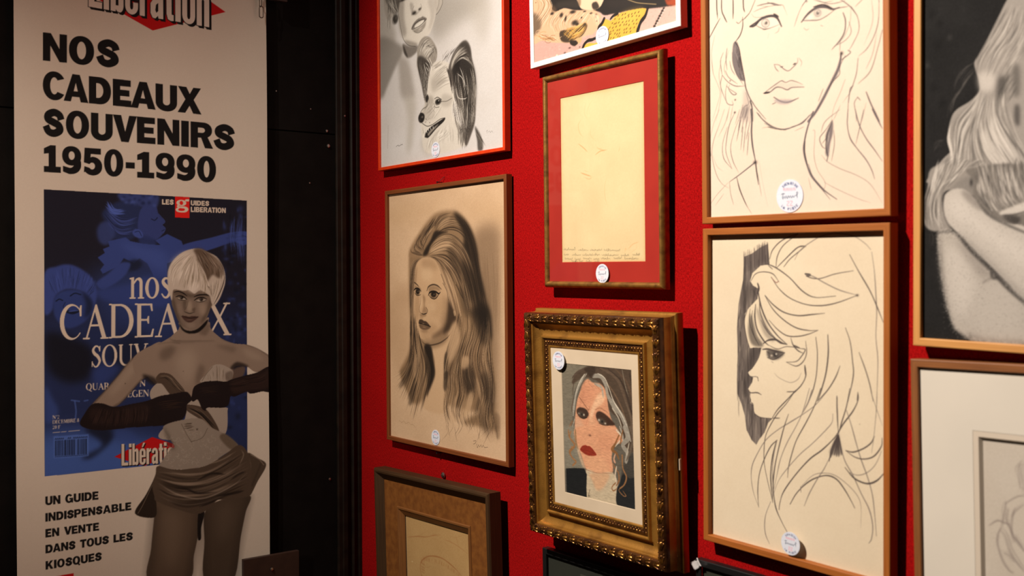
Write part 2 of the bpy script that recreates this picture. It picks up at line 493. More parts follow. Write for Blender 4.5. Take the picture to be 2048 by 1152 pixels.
# ------------------------------------------------------------------ lettering: closed outlines, cap height 100, filled even-odd
def arc(cx, cy, rx, ry, a0, a1, n=14, p=2.0):
    t = np.radians(np.linspace(a0, a1, n)); c, s_ = np.cos(t), np.sin(t)
    return [(cx + rx * np.sign(a) * abs(a) ** (2 / p), cy + ry * np.sign(b) * abs(b) ** (2 / p)) for a, b in zip(c, s_)]
def ribbon(pts, widths, n=10):
    """outline of a stroke whose width follows `widths` (one per point)"""
    q = spline(np.array([(x, y, w) for (x, y), w in zip(pts, widths)], float), n)
    t = np.gradient(q[:, :2], axis=0); t /= np.hypot(t[:, 0], t[:, 1])[:, None] + 1e-9
    nn = np.stack([-t[:, 1], t[:, 0]], 1) * q[:, 2:3] / 2
    return [tuple(v) for v in np.concatenate([q[:, :2] + nn, (q[:, :2] - nn)[::-1]])]
def box(x0, y0, x1, y1): return [(x0, y0), (x0, y1), (x1, y1), (x1, y0)]
E_ = lambda cx, cy, rx, ry, p=2.0: arc(cx, cy, rx, ry, 0, 360, 40, p)[:-1]

def heavy_font():
    g = {}
    g['N'] = (84, [[(0, 0), (0, 100), (28, 100), (58, 46), (58, 100), (84, 100), (84, 0), (58, 0), (26, 56), (26, 0)]])
    g['O'] = (88, [E_(44, 50, 44, 52, 2.15), E_(44, 50, 16, 32, 2.0)])
    S = ribbon([(67, 63), (60, 80), (40, 88), (19, 78), (18, 62), (38, 52), (57, 42), (61, 24), (40, 12), (19, 18), (9, 38)],
               [26, 26, 27, 28, 27, 27, 27, 28, 27, 26, 26])
    g['S'] = (75, [S])
    g['C'] = (86, [arc(44, 50, 44, 52, 32, 328, 40, 2.1) + arc(44, 50, 16, 31, 318, 42, 24)])
    g['A'] = (94, [[(0, 0), (33, 100), (61, 100), (94, 0), (65, 0), (60, 18), (32, 18), (27, 0)], [(38, 38), (54, 38), (46, 70)]])
    g['D'] = (84, [[(0, 0), (0, 100), (40, 100)] + arc(40, 50, 44, 50, 88, -88, 20, 2.2) + [(40, 0)], [(28, 23), (28, 77), (36, 77)] + arc(36, 50, 19, 27, 88, -88, 14) + [(36, 23)]])
    g['E'] = (70, [[(0, 0), (0, 100), (68, 100), (68, 76), (28, 76), (28, 62), (63, 62), (63, 39), (28, 39), (28, 24), (70, 24), (70, 0)]])
    g['U'] = (82, [[(0, 100), (0, 34)] + arc(41, 33, 41, 35, 180, 360, 20, 2.1) + [(82, 34), (82, 100), (55, 100), (55, 34)] + arc(41.5, 33, 13.5, 12, 360, 180, 10) + [(28, 34), (28, 100)]])
    g['X'] = (92, [[(0, 0), (30, 52), (2, 100), (34, 100), (47, 74), (61, 100), (90, 100), (62, 53), (92, 0), (60, 0), (46, 29), (29, 0)]])
    g['V'] = (90, [[(0, 100), (31, 100), (46, 38), (61, 100), (90, 100), (59, 0), (31, 0)]])
    g['I'] = (29, [box(0, 0, 29, 100)])
    g['R'] = (86, [[(0, 0), (0, 100), (48, 100)] + arc(48, 70, 34, 30, 88, -62, 14, 2.2) + [(86, 0), (55, 0), (40, 40), (28, 40), (28, 0)], [(28, 59), (28, 79), (44, 79)] + arc(44, 69, 11, 10, 88, -88, 8) + [(44, 59)]])
    g['1'] = (66, [[(2, 0), (2, 22), (20, 22), (20, 70), (2, 67), (2, 87), (27, 100), (47, 100), (47, 22), (66, 22), (66, 0)]])
    g['9'] = (72, [E_(36, 66, 36, 36, 2.2) , E_(36, 67, 11.5, 16), arc(30, 36, 42, 38, 28, -95, 22, 2.2) + [(3, 6), (3, 27)] + arc(30, 40, 16, 19, -100, 8, 10)])
    g['5'] = (72, [[(6, 100), (67, 100), (67, 78), (29, 78), (28, 65)] + arc(36, 33, 36, 35, 92, -140, 26, 2.1) + [(3, 8), (5, 31)] + arc(34, 33, 11, 13, -145, 150, 16) + [(3, 45)]])
    g['0'] = (72, [E_(36, 50, 36, 52, 2.15), E_(36, 50, 11, 33)])
    g['-'] = (42, [box(4, 33, 38, 56)])
    g['G'] = (90, [arc(44, 50, 44, 52, 35, 300, 36, 2.1) + [(70, 6), (72, 0), (90, 0), (90, 55), (48, 55), (48, 36), (64, 36), (63, 27)] + arc(44, 50, 16, 31, 320, 42, 20)])
    g['P'] = (80, [[(0, 0), (0, 100), (46, 100)] + arc(46, 67, 34, 33, 88, -88, 14, 2.2) + [(46, 34), (28, 34), (28, 0)], [(28, 55), (28, 79), (42, 79)] + arc(42, 67, 11, 12, 88, -88, 8) + [(42, 55)]])
    g['B'] = (82, [[(0, 0), (0, 100), (46, 100)] + arc(46, 75, 31, 25, 88, -50, 10) + [(68, 53)] + arc(48, 29, 34, 29, 55, -88, 12) + [(48, 0)],
                   [(28, 60), (28, 80), (42, 80)] + arc(42, 70, 8, 10, 88, -88, 8) + [(42, 60)], [(28, 21), (28, 42), (43, 42)] + arc(43, 31.5, 10, 10.5, 88, -88, 8) + [(43, 21)]])
    g['L'] = (66, [[(0, 0), (0, 100), (28, 100), (28, 25), (66, 25), (66, 0)]])
    g['T'] = (76, [[(0, 100), (76, 100), (76, 75), (52, 75), (52, 0), (24, 0), (24, 75), (0, 75)]])
    g['K'] = (90, [[(0, 0), (0, 100), (28, 100), (28, 62), (56, 100), (87, 100), (55, 60), (90, 0), (58, 0), (37, 40), (28, 29), (28, 0)]])
    g['Q'] = (88, g['O'][1] + [[(44, 20), (60, 28), (90, -6), (76, -18)]])
    g[' '] = (42, [])
    return g
def serif_font():
    """light oldstyle capitals with thin serifs, a little condensed"""
    g = {}
    sf = lambda x, y, w=22: box(x - w / 2, y - 1.5, x + w / 2, y + 2.5)
    tb = lambda x: box(x - 5, 0, x + 5, 100)
    g['C'] = (72, [arc(38, 50, 38, 52, 35, 322, 40) + arc(43, 50, 30, 47, 318, 40, 34), [(66, 66), (70, 66), (71, 98), (67, 98), (64, 84)]])
    g['A'] = (80, [[(8, 0), (40, 100), (44, 100), (76, 0), (63, 0), (52, 36), (24, 36), (13, 0)], [(26, 41), (50, 41), (38, 80)], sf(10, 0), sf(70, 0, 26)])
    g['D'] = (80, [[(8, 0), (8, 100), (36, 100)] + arc(36, 50, 44, 50, 88, -88, 24) + [(36, 0)], [(20, 5), (20, 95), (34, 95)] + arc(34, 50, 33, 45, 88, -88, 20) + [(34, 5)], box(0, -1, 9, 3), box(0, 97, 9, 101)])
    g['E'] = (62, [[(8, 0), (8, 100), (56, 100), (58, 78), (54, 78), (50, 95), (20, 95), (20, 54), (40, 54), (43, 63), (46, 63), (46, 40), (43, 40), (40, 49), (20, 49), (20, 5), (52, 5), (58, 24), (62, 24), (58, 0)], box(0, -1, 9, 3), box(0, 97, 9, 101)])
    g['X'] = (80, [[(6, 0), (36, 48), (8, 100), (22, 100), (43, 61), (64, 100), (70, 100), (46, 56), (76, 0), (62, 0), (38, 43), (13, 0)], sf(10, 0), sf(68, 0, 26), sf(16, 97, 26), sf(66, 97)])
    g['n'] = (54, [box(8, 0, 18, 66), [(17, 52), (26, 64), (36, 68)] + arc(36, 52, 13, 16, 85, 0, 8) + [(49, 0), (39, 0), (39, 50)] + arc(31, 50, 8, 10, 0, 100, 6) + [(18, 46)], sf(13, 0), sf(44, 0), [(2, 62), (2, 66), (18, 69), (18, 62)]])
    g['o'] = (52, [E_(26, 33, 25, 35), E_(26, 33, 14, 31)])
    g['s'] = (40, [ribbon([(34, 52), (28, 62), (16, 64), (9, 54), (16, 42), (28, 32), (34, 18), (25, 3), (14, 2), (4, 14)], [3, 5, 7, 10, 12, 12, 10, 7, 5, 3])])
    g['S'] = (52, [ribbon([(45, 76), (38, 93), (23, 97), (10, 80), (18, 63), (34, 50), (45, 28), (33, 5), (19, 3), (5, 22)], [3, 5, 7, 11, 14, 14, 11, 7, 5, 3]), [(43, 72), (47, 72), (48, 98), (44, 98)], [(3, 2), (6, 2), (7, 28), (3, 28)]])
    g['O'] = (82, [E_(41, 50, 40, 52), E_(41, 50, 27, 48)])
    g['U'] = (78, [[(8, 100), (8, 32)] + arc(39, 32, 31, 34, 180, 360, 16) + [(70, 100), (66, 100), (66, 32)] + arc(43, 32, 23, 28, 360, 180, 14) + [(20, 100)], sf(14, 97), sf(68, 97, 18)])
    g['V'] = (78, [[(6, 100), (19, 100), (41, 28), (63, 100), (68, 100), (40, -2), (36, -2)], sf(12, 97, 24), sf(66, 97, 20)])
    g['Q'] = (86, g['O'][1] + [[(36, 4), (46, 6), (90, -22), (74, -22)]])
    g['R'] = (76, [[(8, 0), (8, 100), (38, 100)] + arc(38, 76, 24, 24, 88, -60, 12) + [(76, 0), (61, 0), (36, 48), (20, 48), (20, 0)], [(20, 53), (20, 95), (34, 95)] + arc(34, 74, 15, 21, 88, -88, 10) + [(34, 53)], sf(14, 0), box(0, 97, 9, 101)])
    g['N'] = (84, [[(8, 0), (8, 100), (20, 100), (66, 24), (66, 100), (71, 100), (71, -2), (66, -2), (13, 84), (13, 0)], sf(10, 0, 18), sf(69, 97, 18), box(0, 97, 9, 101)])
    g['G'] = (82, [arc(38, 50, 38, 52, 38, 300, 36) + [(62, 8), (62, 38), (74, 38), (74, 4)] + [(60, -2), (44, 3)] + arc(43, 50, 30, 47, 285, 40, 30), box(56, 37, 80, 41)])
    g['T'] = (70, [[(2, 76), (4, 100), (66, 100), (68, 76), (64, 76), (58, 95), (41, 95), (41, 0), (29, 0), (29, 95), (12, 95), (6, 76)], sf(35, 0)])
    g['M'] = (96, [[(8, 0), (12, 100), (24, 100), (48, 24), (72, 100), (84, 100), (88, 0), (76, 0), (73, 80), (48, -2), (45, -2), (18, 84), (13, 0)], sf(10, 0, 18), sf(82, 0)])
    g['B'] = (66, [[(8, 0), (8, 100), (36, 100)] + arc(36, 77, 22, 23, 88, -60, 10) + arc(36, 27, 28, 27, 60, -88, 12) + [(36, 0)], [(20, 57), (20, 95), (32, 95)] + arc(32, 76, 14, 19, 88, -88, 8) + [(32, 57)], [(20, 5), (20, 51), (34, 51)] + arc(34, 28, 18, 23, 88, -88, 8) + [(34, 5)], box(0, -1, 9, 3), box(0, 97, 9, 101)])
    g['F'] = (56, [[(8, 0), (8, 100), (54, 100), (56, 78), (52, 78), (48, 95), (20, 95), (20, 54), (40, 54), (44, 63), (44, 40), (40, 49), (20, 49), (20, 0)], sf(14, 0), box(0, 97, 9, 101)])
    g['2'] = (50, [[(4, 0), (4, 6), (28, 42)] + arc(24, 72, 12, 24, -20, 170, 12) + [(5, 74)] + arc(24, 74, 20, 26, 175, -30, 14) + [(18, 12), (46, 12), (44, 0)]])
    g['0'] = (50, [E_(25, 50, 22, 51), E_(25, 50, 11, 47)])
    g['8'] = (50, [E_(25, 75, 18, 25), E_(25, 75, 8, 20), E_(25, 26, 22, 27), E_(25, 26, 10, 22)])
    g["'"] = (20, [box(6, 70, 14, 100)])
    g['o_'] = (26, [E_(13, 82, 11, 16), E_(13, 82, 6, 11)])
    g[' '] = (28, [])
    return g
def narrow_font():
    """tall condensed sans of the newspaper title"""
    g = {}
    g['L'] = (40, [[(0, 0), (0, 100), (17, 100), (17, 14), (40, 14), (40, 0)]])
    g['i'] = (16, [box(0, 0, 16, 74), box(0, 83, 16, 100)])
    g['b'] = (38, [[(0, 0), (0, 100), (15, 100), (15, 70), (20, 75), (27, 76)] + arc(27, 60, 11, 16, 80, 0, 6) + arc(27, 15, 11, 16, 0, -90, 6) + [(20, 0), (15, 5), (15, 0)], box(15, 14, 23, 62)])
    o = lambda: [arc(19, 57, 19, 19, 0, 180, 12) + arc(19, 18, 19, 19, 180, 360, 12), arc(19, 58, 4.5, 7, 0, 180, 6) + arc(19, 17, 4.5, 7, 180, 360, 6)]
    g['o'] = (38, o())
    g['e'] = (38, [arc(19, 57, 19, 19, 0, 180, 12) + arc(19, 18, 19, 19, 180, 360, 12) + [(38, 27), (23.5, 27), (23.5, 17)] + arc(19, 17, 4.5, 7, 360, 180, 6) + [(14.5, 34), (38, 34)], arc(19, 58, 4.5, 7, 0, 180, 6) + [(14.5, 44), (23.5, 44)]])
    g['\u00e9'] = (38, g['e'][1] + [[(14, 81), (22, 102), (35, 102), (22, 81)]])
    g['r'] = (27, [[(0, 0), (0, 75), (15, 75), (15, 67), (20, 74), (27, 76), (27, 60), (20, 60), (15, 54), (15, 0)]])
    g['a'] = (37, [arc(18, 58, 18, 18, 0, 180, 10) + [(0, 52), (14, 52)] + arc(18, 57, 4.5, 7, 180, 0, 6) + [(22.5, 47), (8, 42), (0, 32), (0, 10), (6, 0), (14, -1), (22, 6), (23, 0), (37, 0), (37, 58)], [(14, 18), (16, 30), (22.5, 35), (22.5, 17), (17, 12)]])
    g['t'] = (26, [[(5, 62), (5, 14), (9, 2), (18, -1), (26, 0), (26, 13), (20, 14), (20, 62), (26, 62), (26, 75), (20, 75), (20, 94), (5, 94), (5, 75), (0, 75), (0, 62)]])
    g['n'] = (37, [[(0, 0), (0, 75), (14, 75), (14, 68), (19, 75), (27, 76)] + arc(26, 60, 11, 16, 80, 0, 6) + [(37, 0), (22, 0), (22, 58), (19, 62), (15, 58), (15, 0)]])
    return g
def slab_font():
    return {'g': (70, [E_(30, 62, 28, 26), E_(30, 62, 10, 17), [(48, 78), (54, 94), (74, 96), (74, 78), (60, 76)],
                       ribbon([(16, 42), (10, 34), (20, 26), (48, 25), (60, 12), (52, -6), (30, -11), (10, -6), (6, 10), (20, 24)], [8, 12, 14, 18, 20, 16, 12, 14, 14, 8])])}
FONTS = {}
KERN = {'CA': -13, 'EA': -9, 'AU': -7, 'UX': -5, 'AD': -5, 'UV': -6, 'VE': -7, 'RS': -3, 'LE': -2, 'TO': -5, 'RA': -4, 'AT': -10, 'OS': 3, 'SO': 3, '19': -2, 'DA': -6, 'AN': -4, '-1': -4, '0-': -2}
def inside(v, r):
    q = np.roll(r, -1, 0); c = (r[:, 1] > v[1]) != (q[:, 1] > v[1])
    with np.errstate(divide='ignore', invalid='ignore'):
        x = r[:, 0] + (v[1] - r[:, 1]) / (q[:, 1] - r[:, 1]) * (q[:, 0] - r[:, 0])
    return bool((c & (x > v[0])).sum() % 2)
def layout(txt, font, track=0.0):
    if font not in FONTS: FONTS[font] = {'heavy': heavy_font, 'serif': serif_font, 'narrow': narrow_font, 'slab': slab_font}[font]()
    F = FONTS[font]; gap = {'heavy': 7, 'serif': 5, 'narrow': 4.5, 'slab': 0}[font] + track
    x, out = 0.0, []
    last = ''
    for ch in txt:
        if font == 'heavy': x += KERN.get(last + ch, 0)
        last = ch
        w, ps = F['o_' if ch == '\u00b0' else ch]
        prev = []
        for p in ps:
            p = np.array(p, float); q = np.roll(p, -1, 0)
            area = (p[:, 0] * q[:, 1] - q[:, 0] * p[:, 1]).sum()
            hole = any(all(inside(v, r) for v in p) for r in prev)
            prev.append(p)
            if (area > 0) == hole: p = p[::-1]
            out.append(p + np.array([x, 0]))
        x += w + gap
    return out, x - gap
SHEETS = {   # depth, x0, x1, y0, y1, cell width, cell height, base colour
'A': (0.0110, -0.2740, 0.2740, -0.3030, 0.3030, 0.0014, 0.00095, 'cbc7c4'),
'B': (0.0090, -0.2560, 0.2560, -0.3130, 0.3130, 0.0014, 0.00095, 'e2d3bb'),
'C': (0.0150, -0.2090, 0.2090, -0.2140, 0.2140, 0.0011, 0.00085, 'c4a396'),
'D': (0.0098, -0.1300, 0.1300, -0.1760, 0.1760, 0.0009, 0.00080, 'e4caa0'),
'E': (0.0420, -0.0980, 0.1120, -0.1350, 0.1310, 0.0008, 0.00070, '6a6660'),
'F': (0.0110, -0.1760, 0.1760, -0.2650, 0.2650, 0.0009, 0.00085, 'd8c6b4'),
'G': (0.0095, -0.1740, 0.1740, -0.2630, 0.2630, 0.0009, 0.00085, 'd5c5ab'),
'H': (0.0130, -0.2400, 0.2400, -0.3400, 0.3400, 0.0008, 0.00080, '1c1b1b'),
'I': (0.0090, -0.1360, 0.1360, -0.2200, 0.2080, 0.0009, 0.00085, 'b9afa2'),
'J': (0.0105, -0.1380, 0.1380, -0.1700, 0.1640, 0.0011, 0.00090, 'b08d5c'),
'banner': (0.0, -0.3000, 0.3000, -0.7600, 0.7600, 0.0012, 0.0011, 'dcd2c4'),
}
def sheet_canvas(key):
    return Canvas(key, *SHEETS[key])
ART = {}
# ================================================================== the drawings, traced stroke by stroke
def mottle(c, amp=0.02, size=60):
    c.img *= 1 + amp * noise2(c.ny, c.nx, size, size, c.rng, 4)[..., None] * np.array([0.8, 1.0, 1.25])
    c.img += noise2(c.ny, c.nx, 2, 2, c.rng, 1)[..., None] * amp * 0.35

def clip_to(c, pts, smooth=0, blur=0):
    f = c.mask(pts, smooth)
    M = np.zeros((c.ny, c.nx))
    if f: M[f[1]:f[2], f[3]:f[4]] = f[0]
    if blur: M = blur1(blur1(M, blur, 0), blur, 1)
    c.clip = M

def art_profile(c):
    mottle(c, 0.025, 80)
    ink, soft = '453c3a', '746962'
    c.view(1380, 440, 3.2)
    band = [(345, 235), (395, 215), (450, 175), (500, 150), (510, 285), (455, 290), (400, 340), (385, 390), (405, 420), (440, 440), (432, 505), (380, 560),
            (352, 600), (347, 660), (357, 740), (385, 820), (420, 815), (458, 818), (440, 880), (400, 945), (371, 975), (385, 1000), (405, 1008), (397, 1040),
            (385, 1060), (372, 1082), (388, 1105), (384, 1130), (392, 1152), (386, 1170), (404, 1180), (412, 1235), (450, 1262), (528, 1270), (500, 1300), (478, 1360), (440, 1410),
            (425, 1440), (395, 1410), (362, 1345), (350, 1250), (330, 1180), (302, 1110), (300, 1000), (305, 870), (300, 690), (310, 540), (330, 430), (340, 380)]
    clip_to(c, band)
    c.shade(band, '544b49', 0.82, 0, smooth=0)
    for k in range(260):
        x = 295 + 235 * c.rng.random(); y = 150 + 1250 * c.rng.random(); l = 60 + 170 * c.rng.random()
        c.stroke([(x, y), (x + c.rng.normal(0, 3), y + l / 2), (x + c.rng.normal(0, 5), y + l)], 9, '332d2b' if c.rng.random() < .8 else '9c8f81', 0.16 + 0.38 * c.rng.random(), (.6, .4), n=3)
    c.shade([(385, 830), (455, 822), (400, 950), (372, 975), (395, 1010), (385, 1060), (372, 1085), (385, 1130), (340, 1110), (345, 960)], '38312f', 0.55, 14)
    c.shade([(330, 560), (420, 470), (430, 420), (345, 420)], '38312f', 0.4, 20)
    c.clip = None
    for k in range(46):
        x = 340 + 165 * c.rng.random(); y = 235 - (x - 340) * 0.5
        c.stroke([(x, y - 8 - 25 * c.rng.random()), (x + 2, y + 60), (x + 1, y + 110)], 6, ink, 0.45, (.5, .4), n=3)
    for k in range(40):
        x = 300 + 70 * c.rng.random(); y = 420 + 800 * c.rng.random()
        if x < 318: c.stroke([(x, y), (x + 2, y + 90 + 80 * c.rng.random())], 5, ink, 0.35, (.5, .4))
    S = lambda p, w=6, col=ink, a=0.9, t=(.55, .45): c.stroke(p, w, col, a, t, wob=0.22)
    for p in ([(555, 305), (590, 270), (650, 210), (700, 170), (742, 165)], [(600, 262), (640, 220), (690, 175), (742, 170)], [(510, 250), (530, 190), (590, 130), (692, 85)],
              [(550, 300), (560, 230), (600, 160), (690, 90)], [(600, 300), (640, 250), (700, 200), (735, 172)]): S(p, 6)
    S([(670, 255), (700, 200), (760, 150), (850, 100), (950, 85), (1050, 105), (1120, 150), (1157, 190)], 5, soft)
    S([(1163, 205), (1180, 330), (1190, 480), (1195, 600), (1190, 750), (1202, 900), (1195, 1152), (1190, 1260)], 6, soft)
    S([(1022, 222), (1080, 330), (1150, 450), (1195, 550), (1237, 655)], 7)
    S([(735, 345), (762, 367), (830, 375), (930, 345), (1045, 325)], 6); S([(737, 343), (770, 352), (745, 360)], 11); S([(740, 350), (790, 362), (860, 402), (960, 450), (1072, 482)], 6, soft)
    S([(520, 365), (570, 440), (640, 500), (740, 540), (840, 548), (940, 530), (1072, 482)], 7); c.dab(1071, 482, 9, 8, ink, 0.9)
    S([(390, 390), (420, 345), (470, 332), (530, 345), (570, 397)], 6); S([(455, 290), (500, 285), (560, 312), (640, 372), (720, 455), (800, 495), (932, 487)], 7)
    S([(500, 290), (530, 316)], 5); S([(520, 368), (550, 400), (568, 390)], 5, '7a4a40')
    S([(480, 482), (530, 540), (600, 590), (690, 612), (780, 605), (862, 597)], 8); S([(480, 485), (530, 570), (600, 640), (680, 690), (760, 707), (820, 706)], 7)
    S([(505, 640), (560, 700), (620, 740), (690, 745), (760, 730), (820, 706)], 6)
    S([(437, 410), (440, 480), (460, 570), (500, 660), (560, 740), (622, 797)], 12); S([(445, 500), (450, 590), (490, 690), (555, 765)], 7); S([(420, 540), (415, 620), (430, 700), (470, 770), (502, 802)], 11)
    S([(455, 640), (480, 690), (520, 740), (600, 790)], 7)
    S([(385, 570), (380, 640), (400, 720), (442, 802)], 6); S([(365, 580), (348, 640), (355, 720), (377, 812)], 7); S([(400, 580), (395, 650), (410, 740), (440, 800)], 5); S([(432, 405), (442, 440), (430, 470)], 14)
    c.shade([(372, 700), (392, 790), (440, 812), (470, 800), (430, 740), (405, 650), (388, 600)], '332d2b', .6, 7); c.shade([(425, 560), (440, 640), (480, 740), (540, 780), (500, 690), (455, 600)], '4a4240', .35, 8)
    S([(470, 790), (500, 770), (545, 765), (580, 785), (622, 797)], 13); S([(500, 800), (560, 825), (620, 810), (702, 820)], 5)
    S([(645, 755), (660, 800), (690, 835), (722, 852)], 7); S([(660, 800), (705, 822)], 10); S([(740, 775), (746, 850), (725, 905), (680, 935), (620, 912)], 6); S([(705, 822), (737, 830), (715, 870), (680, 905), (615, 910)], 6)
    c.shade([(495, 832), (545, 830), (604, 852), (560, 892), (500, 880)], '3a3433', 0.75, 6); S([(465, 828), (500, 826), (545, 838), (606, 850)], 12); S([(495, 880), (540, 892), (604, 853)], 9)
    S([(490, 840), (512, 860), (505, 880)], 6); c.dab(546, 862, 17, 17, '2a2525', 0.95); c.dab(552, 858, 6, 6, 'f4e8d4', 0.9); c.dab(522, 868, 9, 7, 'e2d2bb', 0.7); S([(520, 905), (535, 915)], 4, soft)
    S([(540, 980), (570, 1010), (640, 1040), (690, 1020), (712, 978)], 4, soft, 0.7); S([(735, 930), (740, 1000), (710, 1060), (660, 1110), (620, 1152), (560, 1215), (528, 1265)], 8); S([(735, 932), (742, 1000)], 11); S([(620, 1100), (677, 1098)], 7)
    S([(456, 820), (440, 880), (400, 945), (371, 975), (385, 1000), (422, 1003), (437, 1010)], 5); S([(432, 1003), (438, 1032)], 5); S([(372, 1082), (388, 1105), (430, 1105), (457, 1119)], 7)
    S([(528, 1268), (575, 1268)], 6); S([(384, 1130), (390, 1165), (404, 1180), (412, 1235), (450, 1262), (528, 1270)], 5)
    for p, w in (([(805, 750), (815, 850), (810, 980), (790, 1080), (765, 1152)], 7), ([(882, 735), (885, 850), (870, 980), (840, 1090), (818, 1155)], 9), ([(960, 935), (930, 1010), (880, 1090), (815, 1160)], 7),
                 ([(995, 690), (1025, 780), (1040, 900), (1045, 1000), (1010, 1165)], 7), ([(1082, 848), (1120, 950), (1150, 1050), (1172, 1160)], 6), ([(1075, 1105), (1070, 1160)], 7), ([(940, 1125), (942, 1160)], 8)): S(p, w)
    c.view(1380, 780, 3.098)
    for p, w, col in (([(655, 0), (600, 80), (540, 150), (500, 215), (470, 280), (460, 350), (460, 450), (480, 560), (512, 692)], 6, ink),
        ([(850, 8), (780, 90), (700, 150), (620, 200), (540, 250), (470, 310), (420, 390), (385, 470), (380, 550), (395, 640), (427, 727)], 6, soft),
        ([(540, 310), (500, 350), (460, 430), (430, 520), (420, 620), (425, 725)], 7, ink), ([(535, 315), (510, 420), (500, 520), (505, 620), (513, 698)], 9, ink), ([(540, 310), (520, 400), (510, 500), (515, 600), (512, 690)], 6, soft),
        ([(610, 150), (580, 240), (545, 380), (525, 480), (515, 580), (520, 660), (535, 740), (570, 820), (602, 880)], 8, ink), ([(740, -10), (700, 130), (660, 220), (600, 330), (560, 430), (540, 520), (520, 612)], 6, soft),
        ([(755, 0), (735, 70), (700, 140)], 8, soft), ([(810, -10), (770, 100), (720, 200), (660, 310), (630, 400), (610, 480), (605, 542)], 7, ink), ([(885, 148), (880, 200), (840, 250), (760, 330), (680, 400), (600, 490), (550, 560), (518, 642)], 5, soft),
        ([(1040, 15), (1042, 60), (1010, 130), (950, 210), (900, 290), (820, 370), (740, 430), (650, 530), (580, 630), (557, 700), (552, 742)], 8, ink), ([(910, 38), (912, 130), (918, 262)], 8, ink),
        ([(990, -10), (970, 100), (940, 200), (920, 272)], 7, ink), ([(920, 272), (935, 350), (960, 440), (1010, 530), (1060, 640), (1110, 740), (1132, 840), (1125, 920), (1108, 950)], 7, soft),
        ([(970, 128), (1000, 220), (1030, 330), (1060, 430), (1100, 540), (1130, 650), (1145, 780), (1155, 905)], 7, soft), ([(965, 375), (1010, 385), (1070, 365), (1120, 330), (1142, 288)], 8, ink),
        ([(965, 375), (1020, 415), (1080, 428), (1140, 410), (1185, 350), (1190, 298)], 7, ink), ([(960, 480), (1010, 540), (1060, 570), (1110, 580), (1160, 560), (1200, 518)], 9, ink), ([(985, 510), (1040, 528), (1100, 510), (1150, 460), (1187, 378)], 5, soft),
        ([(620, 708), (660, 640), (720, 580), (780, 545), (850, 530), (910, 555), (960, 620), (1000, 690), (1021, 732)], 8, ink), ([(685, 602), (760, 530), (830, 515), (900, 530), (980, 590), (1040, 660), (1060, 730), (1058, 855)], 4, soft),
        ([(870, 410), (830, 490), (790, 550), (740, 640), (708, 718)], 6, soft), ([(500, 692), (470, 770), (462, 840), (470, 900), (492, 952)], 6, soft), ([(1120, 8), (1150, 100), (1192, 222)], 4, soft), ([(1160, 8), (1155, 120), (1140, 280), (1125, 392)], 4, soft),
        ([(685, 600), (688, 635)], 6, soft), ([(1048, 210), (1055, 215)], 4, soft)): S(p, w, col)
    c.shade([(918, 268), (882, 340), (866, 395), (938, 398), (926, 300)], '4a4240', 0.55, 6)
    for p in ([(915, 280), (880, 360), (862, 442)], [(918, 280), (895, 402)], [(920, 280), (908, 412)], [(922, 280), (922, 412)], [(925, 290), (940, 402)], [(912, 290), (872, 420)]): S(p, 9)
ART['G'] = art_profile

